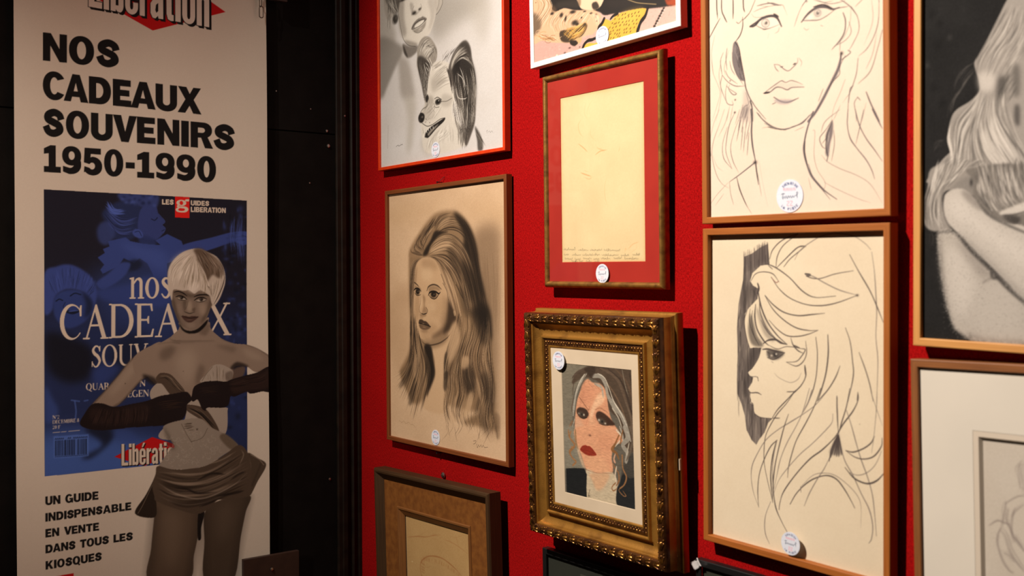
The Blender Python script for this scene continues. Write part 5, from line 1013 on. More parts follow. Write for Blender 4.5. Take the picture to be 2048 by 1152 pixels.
    c.shade([(402, 303), (470, 300), (545, 303), (566, 350), (562, 440), (566, 532), (408, 497)], '24272b', 1, 2, smooth=0); c.shade([(870, 240), (965, 180), (970, 400), (840, 420)], '484644', .9, 8); c.shade([(826, 420), (850, 350), (900, 380), (970, 400), (975, 645), (812, 602), (803, 470)], '2c2f33', 1, 3)
    for p, w, col in (([(860, -20), (890, 60), (850, 120), (885, 180), (875, 250)], 46, 'a3a19d'), ([(905, -20), (930, 60), (910, 160), (880, 240)], 26, '6d6258'), ([(800, 0), (840, 60), (790, 130)], 18, 'd6cfc4'), ([(820, 40), (785, 120), (765, 155), (800, 185), (818, 230)], 22, '94663c'), ([(850, 0), (838, 60), (830, 110)], 12, '94663c'),
        ([(772, 260), (790, 300), (815, 340), (820, 395), (800, 440)], 15, '9c6e4a'), ([(800, 410), (765, 450), (775, 480), (805, 462)], 13, '9c6e4a'), ([(845, 200), (850, 300), (878, 370), (862, 430), (830, 460)], 17, 'a5774e'), ([(830, 455), (820, 480), (855, 520), (875, 520), (850, 480)], 8, 'a5774e'),
        ([(790, 190), (780, 230), (790, 260)], 22, 'd9a890'), ([(800, 290), (790, 360), (800, 420)], 16, 'cfc4b8'), ([(440, 10), (432, 60), (470, 120), (432, 170), (452, 220), (480, 250), (455, 280)], 22, 'a5774e'), ([(475, 0), (480, 90), (495, 150)], 20, 'a08060'), ([(420, 0), (425, 60)], 14, 'a5774e'), ([(440, 130), (470, 140)], 10, 'a5774e'), ([(900, 100), (880, 200)], 10, 'b9b4ac')): c.stroke(p, w, col, .9, (.6, .5), wob=.35)
    c.shade([(513, 155), (528, 128), (552, 119), (572, 126), (592, 130), (620, 160), (642, 198), (600, 204), (562, 196), (532, 176)], '9c3626', 1, 2); c.stroke([(515, 155), (560, 160), (600, 175), (640, 198)], 4, '8a281c', .6)
    c.dab(590, 42, 12, 8, '5d3c34', .8); c.stroke([(590, 470), (580, 510), (575, 535)], 5, '55504a', .7); c.dab(585, 520, 8, 6, '4a4640', .7)
    c.img = np.clip(c.img, 0, 1) ** 1.12; c.img = (c.img * .84 + .16 * c.img.mean(2, keepdims=True)) * np.array([.97, .94, .88])
    # stitch rows
    r = np.arange(c.ny)[:, None]; q = np.arange(c.nx)[None]
    c.img *= (1 + .07 * np.sin(r * 2 * math.pi / 3.4 + .35 * np.sin(q / 9)))[..., None]
    c.img *= (1 + .10 * noise2(c.ny, c.nx, 2, 9, c.rng, 2))[..., None] * (1 + .05 * (c.rng.random((c.ny, c.nx, 1)) - .5))
ART['E'] = art_tapestry

def art_arms(c):
    c.img += noise2(c.ny, c.nx, 50, 40, c.rng, 4)[..., None] * .025
    wh, gr, dk = 'c6beb5', '8f8881', '211e1d'
    c.view(1820, 0, 3.2)
    for x, y, r in ((190, 150, 26), (180, 290, 30), (255, 240, 18), (110, 420, 16), (150, 560, 24), (210, 660, 26), (140, 90, 30)): c.dab(x, y, r, r * 1.4, '0e0d0d' if r > 22 else '3a3837', .6)
    c.hair([[(430, 380), (330, 450), (280, 540), (290, 620)], [(440, 420), (380, 480), (340, 540)], [(300, 600), (250, 680), (235, 790)]], 34, ['6f6a65', '4d4946'], (2, 5), (.3, .6), 8, seed=70)
    c.hair([[(240, 900), (180, 900), (150, 960)], [(230, 960), (190, 930), (140, 1000)]], 12, ['4d4946'], (2, 4), (.3, .6), 10, seed=71)
    c.shade([(640, -500), (1000, -560), (1400, -200), (1500, 400), (1560, 1300), (700, 1300), (700, 0)], '958e87', 1, 8); c.hair([[(760, -400), (740, 100), (760, 700), (800, 1300)], [(1000, -500), (1050, 200), (1000, 800), (1050, 1300)], [(1350, -200), (1450, 400), (1400, 900), (1480, 1300)]], 260, ['c6beb5', '8f8881', '6b6661', '4f4b48'], (5, 12), (.3, .65), 12, part=(.2, .6), seed=83)
    body = [(650, -40), (760, -40), (760, 1180), (140, 1180), (160, 1100), (200, 1030), (245, 985), (262, 960), (240, 880), (262, 760), (300, 700), (380, 650), (440, 590), (440, 520), (420, 450), (412, 400), (440, 350), (500, 240), (560, 120)]
    c.shade(body, '9d968f', 1, 3, smooth=4)
    c.shade([(700, 140), (760, 60), (760, 330), (690, 330), (660, 260)], '75706b', .6, 24); c.shade([(440, 470), (540, 470), (540, 570), (450, 580)], 'd6cec5', .7, 18); c.shade([(560, 520), (620, 480), (600, 640), (590, 760), (600, 860), (560, 740)], '4a4643', .85, 16); c.shade([(660, 430), (700, 430), (700, 600), (660, 600)], '55514d', .7, 14); c.shade([(670, 680), (700, 680), (700, 800), (670, 780)], '45413f', .8, 10); c.shade([(280, 780), (380, 700), (370, 860), (300, 900)], '7a746e', .6, 18); c.shade([(380, 920), (450, 880), (470, 1000), (400, 1020)], '7d7771', .6, 18); c.shade([(500, 990), (540, 960), (560, 1060), (520, 1050)], '6d6862', .6, 12)
    pl = [wh, wh, 'dbd3ca', gr, gr, '6b6661', '4f4b48']
    c.hair([[(640, 0), (540, 180), (430, 380), (430, 470)], [(700, 0), (640, 200), (540, 350), (480, 500)], [(760, 60), (700, 240), (620, 350), (540, 500)], [(770, 260), (720, 340), (640, 460), (600, 560)]], 260, pl, (3, 8), (.25, .6), 8, part=(.15, .6), seed=72)
    c.hair([[(450, 570), (380, 680), (280, 800), (270, 1000), (250, 1150)], [(470, 570), (400, 760), (340, 900), (300, 1152)], [(500, 580), (440, 800), (480, 960), (560, 1080), (640, 1180)], [(540, 580), (560, 760), (640, 900), (720, 1040), (780, 1150)], [(620, 560), (620, 720), (680, 880), (780, 1020)]], 420, pl, (4, 10), (.3, .7), 9, part=(.2, .7), seed=73)
    c.hair([[(262, 780), (245, 880), (268, 1000), (250, 1152)]], 26, ['dbd3ca', wh], (5, 10), (.5, .8), 6, seed=74); c.hair([[(440, 830), (470, 950), (540, 1050), (620, 1130)], [(545, 700), (580, 820), (660, 960), (720, 1060)]], 40, ['dbd3ca', wh], (5, 11), (.5, .8), 8, seed=75)
    c.hair([[(250, 990), (190, 1060), (150, 1160)], [(480, 1020), (400, 1060), (330, 1110)], [(500, 1040), (430, 1090), (350, 1120)]], 90, pl, (3, 7), (.35, .7), 9, seed=76); c.hair([[(640, 500), (570, 590), (560, 660)], [(660, 440), (580, 560)], [(700, 560), (620, 700)]], 50, ['75706b', gr, '3a3735'], (2, 5), (.4, .7), 9, seed=77)
    for x, y in ((395, 1135), (455, 1135)): c.dab(x, y, 26, 14, dk if x < 420 else 'd6cec5', .8)
    c.view(1820, 340, 3.2)
    c.shade([(150, -20), (400, -20), (420, 60), (300, 110), (215, 150), (212, 250), (250, 340), (262, 392), (180, 395), (120, 380), (90, 330), (90, 230), (110, 120)], '968f88', 1, 5)
    c.hair([[(180, -10), (120, 120), (95, 240), (115, 380)], [(240, -10), (170, 130), (145, 260), (165, 390)], [(300, 20), (215, 110), (190, 250), (225, 390)]], 130, [wh, gr, '6b6661', 'dbd3ca', '4a4643'], (4, 9), (.35, .7), 6, part=(.2, .7), seed=78)
    c.shade([(380, -10), (760, -10), (760, 400), (640, 360), (520, 300), (450, 240), (400, 150), (395, 60)], '77716b', 1, 6)
    c.hair([[(420, 40), (430, 160), (520, 280)], [(520, 0), (540, 180), (620, 290)], [(620, -20), (640, 140), (720, 260)], [(730, -20), (740, 160), (770, 260)]], 220, pl, (4, 10), (.3, .7), 9, part=(.2, .6), seed=79)
    c.shade([(420, 30), (480, 20), (560, 60), (590, 130), (560, 180), (500, 60), (430, 70)], '4f4a47', .6, 14); c.shade([(580, 265), (760, 200), (760, 260), (640, 285), (590, 290)], 'cfc7be', .95, 6); c.stroke([(590, 290), (660, 285), (760, 258)], 8, '57524e', .8); c.shade([(600, 290), (700, 300), (690, 350), (630, 330)], '3a3634', .8, 9)
    c.shade([(300, 80), (340, 50), (400, 50), (400, 140), (350, 160), (250, 140)], '87817b', .95, 9); c.dab(392, 80, 12, 30, '2c2928', .8)
    lower = [(180, 400), (262, 392), (330, 430), (520, 640), (760, 880), (760, 1110), (430, 1095), (350, 1060), (285, 1010), (245, 900), (215, 760), (185, 560)]
    c.shade(lower, 'b3aba2', 1, 8, smooth=4); c.shade([(240, 480), (330, 520), (400, 640), (420, 800), (330, 950), (260, 820), (220, 620)], 'cbc3ba', .8, 40); c.shade([(300, 430), (380, 500), (520, 650), (480, 700), (400, 620), (320, 500)], '8f8780', .6, 22); c.shade([(480, 740), (560, 720), (760, 900), (760, 1050), (520, 1060), (400, 960)], 'bdb5ac', .7, 40); c.shade([(370, 1040), (500, 1080), (760, 1090), (760, 1115), (420, 1100)], '7f7872', .6, 14); c.shade([(190, 400), (210, 560), (230, 760), (255, 900), (215, 780), (182, 560)], '7a746e', .6, 12)
    c.shade([(740, 400), (1100, 560), (1400, 380), (1560, 420), (1600, 900), (1450, 1110), (740, 1112)], 'b7afa6', 1, 8); c.stroke([(760, 875), (1000, 960), (1300, 900), (1500, 700)], 20, '2c2928', .8, soft=5)
    upper = [(215, 200), (230, 150), (290, 120), (360, 130), (430, 200), (500, 280), (620, 340), (770, 410), (770, 880), (640, 740), (520, 620), (400, 500), (300, 400), (245, 340), (215, 270)]
    c.shade(upper, 'c0b8af', 1, 4, smooth=4); c.shade([(250, 180), (340, 180), (440, 300), (620, 420), (760, 500), (760, 640), (560, 500), (380, 360), (260, 290)], 'd2cac1', .8, 36); c.shade([(330, 410), (460, 520), (760, 820), (760, 870), (520, 640), (350, 460)], '948d86', .6, 20); c.shade([(330, 130), (400, 150), (470, 250), (430, 250), (350, 180)], '7d7670', .6, 12)
    c.stroke([(255, 385), (310, 420), (400, 525), (520, 640), (620, 750), (770, 880)], 22, '2c2928', .85, (.4, .9), soft=6); c.stroke([(430, 200), (500, 285), (620, 350), (770, 415)], 15, '2c2928', .8, (.4, .8), soft=5); c.stroke([(520, 660), (530, 690), (560, 690)], 18, '2c2928', .8, soft=5); c.stroke([(525, 690), (490, 705), (470, 720)], 12, '6d6660', .7, soft=5); c.stroke([(175, 398), (215, 398), (260, 392)], 16, '3a3634', .8, soft=4); c.stroke([(215, 160), (210, 230), (225, 310), (260, 380)], 9, '4f4a47', .7, soft=3)
    c.hair([[(110, 380), (120, 430), (100, 500)], [(150, 390), (160, 450), (150, 520)]], 10, ['4a4643'], (2, 4), (.3, .6), 6, seed=80)
    c.hair([[(180, -70), (140, 60), (118, 200)], [(300, -80), (260, 20), (190, 120)], [(420, -80), (340, 10), (240, 100)]], 120, [wh, gr, '6b6661', 'dbd3ca'], (4, 9), (.4, .75), 7, part=(.3, .8), seed=81)
    c.hair([[(400, -60), (430, 60), (450, 180)], [(540, -80), (560, 60), (600, 200)], [(680, -80), (700, 60), (740, 200)], [(760, -80), (770, 60)]], 160, pl, (4, 10), (.35, .75), 10, part=(.3, .8), seed=82)
    for k in range(2600):                                                  # stippled edges
        t = c.rng.random(); i = int(t * 13); a, b = lower[i % len(lower)], lower[(i + 1) % len(lower)]; f = c.rng.random()
        x, y = a[0] + (b[0] - a[0]) * f + c.rng.normal(0, 9), a[1] + (b[1] - a[1]) * f + c.rng.normal(0, 9)
        if k < 900: x, y = 200 + 560 * c.rng.random(), 200 + 880 * c.rng.random(); 
        c.dab(x, y, 3.2, 3.2, 'd2cac1' if c.rng.random() < .5 else '5d5853', .35)
    c.img += (c.rng.random((c.ny, c.nx)) - .5)[..., None] * .05
    c.img *= .92
ART['H'] = art_arms

def art_pencil(c):
    mottle(c, 0.02, 60)
    c.view(1940, 850, 3.815); rg = c.rng
    def rub(p, w, n, a=.17):
        for k in range(n):
            q = np.array(p, float) + rg.normal(0, w, 2); q = q + rg.normal(0, w * .35, q.shape); c.stroke(q, 7 + 5 * rg.random(), '7d726c', a * (.5 + rg.random()), (.5, .5), wob=.5)
    for p, w, n in (([(412, 535), (370, 540), (310, 570), (270, 600)], 5, 5), ([(270, 590), (262, 640), (255, 700), (240, 780)], 10, 9), ([(240, 780), (215, 830), (210, 900), (230, 980), (260, 1050), (300, 1110), (330, 1130)], 7, 8), ([(290, 640), (285, 730), (310, 790), (330, 850), (370, 900), (412, 960)], 9, 9),
        ([(330, 640), (315, 720), (310, 800), (330, 900)], 8, 6), ([(240, 800), (280, 860), (310, 960), (370, 1060), (420, 1120)], 12, 10), ([(350, 840), (380, 890), (420, 950)], 8, 7), ([(150, 765), (185, 740), (220, 730), (260, 745), (300, 760)], 5, 5), ([(395, 290), (375, 330), (385, 400), (400, 480)], 14, 10), ([(412, 600), (350, 650), (320, 700)], 7, 5), ([(260, 980), (300, 1000), (340, 1060)], 9, 8)): rub(p, w, n)
    for p, w, n in (([(412, 535), (520, 560), (600, 660), (620, 800), (560, 960), (470, 1060)], 8, 8), ([(400, 480), (470, 520), (560, 540)], 8, 5), ([(412, 960), (500, 900), (560, 800)], 8, 6), ([(430, 300), (520, 290), (540, 420), (470, 500)], 10, 7)): rub(p, w, n)
    c.shade([(390, 300), (430, 300), (430, 520), (395, 500)], 'a89d95', .5, 14)
    c.img += (rg.random((c.ny, c.nx)) - .5)[..., None] * .03
ART['I'] = art_pencil

def art_beige(c):
    mottle(c, 0.04, 50)
    c.view(730, 900, 4.573); br = '8a4f28'
    for p, w, a in (([(395, 795), (480, 790), (560, 795), (630, 780), (690, 778)], 7, .5), ([(410, 800), (470, 790), (500, 780), (560, 750)], 4, .4), ([(720, 820), (780, 840), (850, 880), (940, 950)], 7, .4), ([(780, 790), (830, 800), (900, 780)], 4, .3), ([(830, 790), (845, 840), (860, 890)], 5, .35),
                    ([(520, 1160), (505, 1090), (515, 1020), (560, 980), (620, 970), (690, 985), (750, 1020), (830, 1090), (890, 1160)], 12, .5), ([(600, 800), (720, 850), (800, 900)], 3, .25), ([(500, 1000), (540, 975), (600, 965)], 4, .35)): c.stroke(p, w, br, a, (.5, .4), soft=2.5, wob=.3)
    for k in range(60):
        t = c.rng.random(); x, y = 540 + 330 * t, 985 + 150 * t * t + 8 * c.rng.random(); c.stroke([(x, y - 6), (x - 4, y + 14), (x - 2, y + 34)], 4, br, .3, (.4, .2), soft=1.5)
    for k in range(22):
        y = 1000 + 150 * c.rng.random(); c.stroke([(515, y), (530, y + 12), (545, y + 22)], 3.5, br, .3, soft=1.5)
    c.stroke([(545, 1060), (570, 1075), (600, 1062)], 3, br, .25); c.dab(432, 1020, 6, 6, 'e6cfa0', .6)
ART['J'] = art_beige
def _lin(c): c = hexc(c); return np.where(c <= 0.04045, c / 12.92, ((c + 0.055) / 1.055) ** 2.4)
def bn(h):
    """printing-ink colour of the banner, from the colour it shows under the dim warm light there"""
    v = np.clip(_lin(h) / (_lin('a18872') / _lin('dcd2c4')), 0, 1)
    return np.where(v <= 0.0031308, v * 12.92, 1.055 * v ** (1 / 2.4) - 0.055)

def art_banner(c):
    mottle(c, 0.012, 120)
    blk, red, pap = bn('120e0c'), bn('8e0d0c'), hexc('dcd2c4')
    # newspaper title over a red lozenge
    c.view()
    c.shade([(452, 23.5), (305.5, 61), (150, -28), (298, -84)], red, 1, smooth=0)
    for dx, dy in ((4.6, 5.4), (3.2, 3.8), (1.8, 2.0), (-1.4, 0.9), (1.8, -1)): c.text('Lib\u00e9ration', 'narrow', (177 + dx, 13 + dy), (419 + dx, 54.5 + dy), 90, 88, blk)
    c.text('Lib\u00e9ration', 'narrow', (177, 13), (419, 54.5), 90, 88, bn('a58b76'))
    c.view(0, 0, 2.88)
    for t, a, b, h0, h1 in (('NOS', (247, 348), (683, 391), 162, 156), ('CADEAUX', (247, 567), (1160, 660), 160, 149), ('SOUVENIRS', (251, 782), (1347, 867), 159, 145), ('1950-1990', (250, 990), (1244, 1051), 157, 145)): c.text(t, 'heavy', a, b, h0, h1, blk, blur=1.0)
    # ---------------------------------------------------------------- magazine cover
    c.view()
    quad = [(87.5, 378.5), (494, 401), (494, 911), (90, 953)]
    clip_to(c, quad)
    navy, blue, mid = bn('15141c'), bn('2b3252'), bn('20233c')
    c.shade(quad, bn('171318'), 1, smooth=0)
    c.shade([(60, 620), (500, 640), (520, 930), (60, 980)], bn('1c2038'), .9, 40); c.shade([(60, 880), (160, 860), (300, 880), (400, 920), (300, 980), (60, 980)], bn('33416a'), .95, 16); c.shade([(180, 560), (340, 520), (360, 640), (260, 660)], bn('232a4a'), .8, 20)
    c.view(60, 360, 3.84)
    c.shade([(690, 100), (960, 105), (978, 190), (930, 220), (850, 210), (760, 190), (700, 160)], bn('2a2e50'), .9, 8); c.shade([(560, 240), (700, 160), (840, 200), (880, 300), (860, 400), (760, 460), (640, 450), (580, 330)], bn('1d2036'), .95, 10); c.shade([(515, 380), (560, 320), (640, 340), (650, 430), (590, 500), (530, 470)], bn('282c4a'), .9, 10)
    c.shade([(860, 210), (955, 190), (985, 262), (1033, 318), (1012, 345), (1036, 372), (1022, 408), (962, 462), (870, 450), (830, 390), (830, 300)], bn('272a4a'), 1, 3); c.shade([(870, 420), (960, 460), (960, 500), (860, 500), (830, 450)], bn('202440'), .9, 8)
    c.shade([(785, 400), (810, 375), (850, 390), (868, 430), (840, 448), (800, 430)], bn('303660'), .9, 3); c.stroke([(805, 400), (835, 395), (855, 430)], 6, bn('15172a'), .8)
    c.stroke([(930, 300), (955, 310), (975, 290)], 8, bn('12131f'), .8); c.stroke([(1010, 392), (1030, 382)], 6, bn('12131f'), .8); c.stroke([(985, 262), (1033, 318), (1012, 345), (1036, 372), (1022, 408)], 4, bn('30365e'), .7)
    c.hair([[(580, 200), (700, 300), (830, 290)], [(560, 260), (680, 380), (820, 360)], [(600, 330), (680, 420), (800, 420)]], 70, [bn('2c3054'), bn('12131f'), bn('343a64')], (3, 7), (.25, .6), 8, seed=90); c.hair([[(600, 160), (640, 220), (720, 230)], [(570, 200), (640, 260), (740, 250)]], 30, [bn('3a4270')], (4, 8), (.4, .8), 12, seed=91)
    for k in range(24): x, y = 700 + 260 * c.rng.random(), 110 + 90 * c.rng.random(); c.dab(x, y, 18, 14, [bn('343a62'), bn('15172a')][k % 2], .6)
    dress = [(600, 470), (735, 440), (770, 470), (870, 490), (1000, 500), (960, 465), (1050, 415), (1160, 468), (1180, 520), (1320, 560), (1200, 590), (1050, 640), (1050, 740), (960, 760), (900, 640), (840, 600), (800, 640), (720, 600), (680, 660), (560, 720), (540, 690), (570, 650), (520, 595), (575, 560), (560, 530), (610, 510)]
    c.shade(dress, bn('292f54'), 1, 2, smooth=0); c.shade([(700, 480), (900, 520), (1040, 560), (1040, 700), (900, 640), (760, 560)], bn('323962'), .6, 24); c.shade([(690, 660), (800, 610), (860, 640), (820, 690), (720, 700)], bn('14151f'), .8, 10)
    c.shade([(1160, 505), (1400, 440), (1560, 400), (1680, 402), (1680, 480), (1640, 500), (1560, 480), (1400, 530), (1220, 580)], bn('2a2f54'), 1, 3); c.stroke([(1580, 440), (1640, 430), (1670, 440)], 6, bn('171a2e'), .7); c.stroke([(1590, 460), (1650, 462)], 6, bn('171a2e'), .7)
    c.shade([(510, 790), (600, 720), (690, 640), (770, 640), (740, 720), (660, 790), (560, 840)], bn('2a3056'), .95, 6); c.shade([(500, 850), (560, 830), (760, 800), (900, 740), (1050, 760), (1060, 960), (760, 960), (560, 920)], bn('262c50'), .9, 16)
    c.shade([(110, 720), (200, 665), (300, 648), (400, 688), (480, 760), (515, 860), (500, 960), (470, 1040), (440, 900), (380, 850), (280, 840), (200, 890), (170, 1000), (110, 1020)], bn('2b3158'), .97, 7)
    c.hair([[(200, 890), (160, 800), (130, 720)], [(280, 840), (280, 740), (280, 650)], [(380, 850), (410, 760), (430, 690)], [(450, 900), (500, 830), (510, 780)]], 120, [bn('343b68'), bn('1b1f36'), bn('2b3158')], (3, 7), (.3, .6), 8, seed=92)
    c.shade([(190, 900), (260, 850), (360, 845), (450, 885), (485, 965), (430, 1080), (300, 1140), (210, 1080), (180, 1000)], bn('242a4c'), 1, 6); c.shade([(400, 860), (470, 920), (480, 1000), (420, 1060), (430, 950)], bn('13141f'), .8, 12); c.stroke([(200, 930), (225, 915), (250, 925)], 9, bn('10111a'), .8); c.stroke([(310, 890), (345, 870), (390, 880)], 9, bn('10111a'), .8); c.stroke([(285, 1010), (330, 1020), (385, 1000)], 22, bn('10111a'), .9); c.stroke([(300, 1010), (370, 1002)], 6, bn('3a4270'), .8); c.stroke([(270, 940), (255, 975), (280, 985)], 6, bn('151728'), .7)
    for k in range(150):
        x, y = 1480 + 190 * c.rng.random(), 200 + 1700 * c.rng.random(); c.dab(x, y, 8 + 16 * c.rng.random(), 8 + 22 * c.rng.random(), [bn('2c325a'), bn('0e0d10'), bn('1f2340')][k % 3], .45)
    c.hair([[(1560, 260), (1540, 400), (1560, 560)], [(1650, 240), (1640, 420), (1660, 700)]], 50, [bn('343b66')], (2, 5), (.3, .6), 14, seed=93)
    c.shade([(120, 1180), (300, 1200), (480, 1300), (470, 1500), (300, 1560), (140, 1450)], bn('100d10'), .9, 26); c.shade([(700, 1200), (900, 1200), (800, 1500), (600, 1450)], bn('101016'), .6, 40)
    c.view(60, 660, 3.84); c.shade([(115, 430), (170, 520), (220, 620), (180, 700), (115, 700)], bn('2a3358'), .8, 14); c.shade([(480, 300), (620, 260), (700, 300), (560, 420), (500, 420)], bn('262d52'), .7, 20); c.shade([(420, 760), (640, 760), (620, 860), (480, 980), (400, 980), (560, 880)], bn('0f0d12'), .8, 16); c.shade([(620, 780), (760, 770), (820, 840), (760, 880)], bn('2a3358'), .6, 16)
    for p in ([(345, 545), (355, 620), (350, 680)], [(420, 545), (445, 540)], [(320, 540), (380, 548)]): c.stroke(p, 12, bn('39456e'), .6)
    # cover lettering
    cream = bn('a2866f')
    c.view(60, 360, 3.84)
    c.text('LES', 'heavy', (1010, 188), (1099, 191), 40, 40, cream); c.shade([(1110, 120), (1222, 126), (1222, 292), (1110, 288)], bn('a5140f'), 1, smooth=0); c.text('g', 'slab', (1118, 232), (1214, 236), 92, 92, cream); c.text('UIDES', 'heavy', (1232, 195), (1374, 200), 38, 38, cream); c.text('LIBERATION', 'heavy', (1232, 246), (1504, 254), 40, 40, cream)
    c.text('nos', 'serif', (762, 908), (1085, 904), 234, 232, cream)
    c.view(); c.text('CADEAUX', 'serif', (120, 679), (462, 669), 69, 64, cream)
    c.view(60, 660, 3.84)
    c.text('SOUV', 'serif', (472, 288), (912, 262), 166, 160, cream); c.text('QUAR', 'serif', (432, 463), (612, 456), 52, 50, cream); c.text('N', 'serif', (845, 434), (893, 431), 46, 46, cream); c.text('EGEN', 'serif', (752, 517), (918, 510), 52, 50, cream)
    c.text('N\u00b02', 'serif', (175, 684), (227, 681), 27, 27, cream); c.text('DECEMBRE 8', 'serif', (175, 722), (378, 706), 28, 27, cream); c.text('20 F', 'serif', (175, 762), (235, 757), 27, 26, cream)
    for k in range(26):
        if k not in (7, 13, 14): c.stroke([(178 + k * 8, 790 - k * .7), (183 + k * 8, 788 - k * .7)], 6, cream, .55, straight=True)
    c.shade([(182, 818), (452, 800), (452, 968), (184, 988)], bn('3c4a74'), .9, 3, smooth=0)
    x = 196
    while x < 440:
        w = 2.5 + 5 * c.rng.random()
        if not 345 < x < 362: c.stroke([(x, 852 - (x - 196) * .06), (x, 966 - (x - 196) * .06)], w, bn('121420'), .9, (1, 1), straight=True)
        x += w + 3 + 3 * c.rng.random()
    for k in range(18):
        if k not in (5, 6, 9): c.stroke([(194 + k * 14, 842 - k * .9), (200 + k * 14, 832 - k * .9), (203 + k * 14, 842 - k * .9)], 4, bn('121420'), .8); 
        c.stroke([(196 + k * 14, 976 - k * .9), (202 + k * 14, 974 - k * .9)], 6, bn('121420'), .6)
    c.shade([(650, 975), (940, 823), (1200, 905), (880, 1046)], red, 1, smooth=0)
    for dx, dy in ((7, 8), (4, 5), (-3, 2)): c.text('Lib\u00e9ration', 'narrow', (705 + dx, 1044 + dy), (1157 + dx, 1017 + dy), 167, 160, blk)
    c.text('Lib\u00e9ration', 'narrow', (705, 1044), (1157, 1017), 167, 160, cream)
    c.clip = None
    # ---------------------------------------------------------------- the cut-out figure
    sk, sd, sl, gl, co, cd = bn('6a5241'), bn('36261c'), bn('7d6450'), bn('160d0b'), bn('7a6453'), bn('3a291e')
    c.view(60, 660, 3.84)
    c.shade([(1010, 95), (900, 140), (830, 185), (760, 250), (680, 350), (580, 465), (478, 578), (560, 572), (652, 588), (720, 540), (850, 395), (920, 345), (1040, 240)], sk, 1, 2)
    c.stroke([(900, 140), (830, 185), (760, 250), (680, 350), (580, 465), (478, 578)], 14, sd, .55, soft=4); c.stroke([(652, 588), (720, 540), (850, 395), (915, 345)], 16, sd, .55, soft=5); c.shade([(800, 240), (860, 230), (760, 380), (640, 500), (620, 470)], sl, .5, 18); c.dab(735, 412, 5, 5, sd, .8)
    c.view(260, 640, 5.236)
    c.shade([(540, 60), (700, 100), (825, 20), (850, 100), (960, 195), (1090, 245), (1220, 258), (1330, 298), (1470, 385), (1470, 512), (1320, 545), (1232, 492), (1165, 478), (1085, 500), (1060, 640), (740, 660), (640, 850), (560, 800), (300, 690), (160, 575), (60, 560), (40, 400), (180, 290), (300, 248), (420, 180), (500, 110)], sk, 1, 2)
    for p, col, a, b in (([(320, 330), (420, 270), (480, 300), (420, 400), (330, 420)], sd, .45, 22), ([(700, 520), (740, 460), (780, 520), (740, 640), (700, 700), (680, 620)], sd, .4, 20), ([(900, 260), (1100, 280), (1080, 340), (960, 300)], sd, .3, 18), ([(480, 420), (620, 300), (700, 420), (640, 640), (560, 640)], sl, .55, 40), ([(1180, 300), (1320, 340), (1400, 420), (1250, 400)], sl, .5, 20), ([(1050, 500), (1120, 440), (1240, 480), (1180, 500), (1080, 520)], bn('1a110d'), .8, 10), ([(1080, 520), (1200, 490), (1180, 590), (1070, 620)], bn('4a3426'), .9, 8),
        ([(140, 570), (250, 600), (300, 660), (240, 680), (160, 620)], bn('1a110d'), .8, 12), ([(540, 140), (700, 150), (820, 120), (780, 190), (600, 200)], sl, .4, 18), ([(420, 180), (560, 210), (700, 200), (900, 215), (700, 230), (480, 240)], sd, .35, 12)): c.shade(p, col, a, b)
    c.stroke([(300, 250), (420, 235), (520, 245)], 8, sd, .5, soft=4); c.stroke([(830, 60), (900, 160), (1000, 220), (1100, 248)], 8, sd, .5, soft=4); c.stroke([(1220, 260), (1340, 302), (1460, 385)], 8, sd, .6, soft=3); c.dab(558, 537, 5, 5, sd, .8)
    # bodice
    c.shade([(215, 750), (310, 662), (430, 780), (440, 860), (250, 850)], co, 1, 2); c.shade([(275, 610), (310, 562), (350, 553), (425, 570), (495, 640), (575, 748), (510, 765), (430, 785), (340, 672), (300, 665)], cd, 1, 2)
    c.hair([[(290, 620), (370, 600), (470, 700), (540, 760)], [(330, 560), (430, 600), (510, 680), (570, 745)]], 40, [bn('6a503c'), bn('1a110c')], (4, 8), (.4, .8), 6, seed=94)
    c.shade([(745, 655), (790, 570), (855, 485), (930, 462), (1010, 488), (1078, 540), (1066, 625), (1050, 660)], co, 1, 2); c.hair([[(800, 580), (820, 640)], [(930, 470), (920, 640)], [(1050, 540), (1050, 640)]], 40, [bn('8a725e'), bn('5a4636')], (3, 8), (.3, .6), 10, seed=95); c.stroke([(905, 480), (912, 640)], 6, bn('4a3829'), .6); c.stroke([(750, 640), (800, 560), (860, 490)], 7, bn('4a3829'), .7)
    c.shade([(600, 850), (700, 830), (800, 900), (1000, 915), (1018, 960), (1000, 1180), (860, 1240), (340, 1250), (360, 1130), (560, 1060)], co, 1, 2); c.shade([(598, 888), (740, 908), (830, 975), (930, 1160), (850, 1170), (760, 1060), (596, 950)], cd, 1, 2); c.hair([[(600, 890), (740, 950), (880, 1100), (920, 1160)], [(600, 930), (720, 990), (830, 1100), (880, 1160)]], 26, [bn('6a503c'), bn('150e0a')], (4, 8), (.5, .8), 6, seed=96)
    c.shade([(1000, 560), (1070, 540), (1075, 640), (1010, 640)], sd, .5, 8)
    # gloves
    c.shade([(648, 780), (660, 720), (690, 682), (780, 645), (900, 636), (1000, 645), (1060, 622), (1200, 582), (1330, 550), (1470, 495), (1470, 735), (1380, 748), (1265, 772), (1215, 752), (1100, 800), (1050, 800), (1035, 868), (985, 915), (810, 918), (792, 952), (752, 930), (722, 860), (700, 832), (660, 855), (640, 830)], gl, 1, 2)
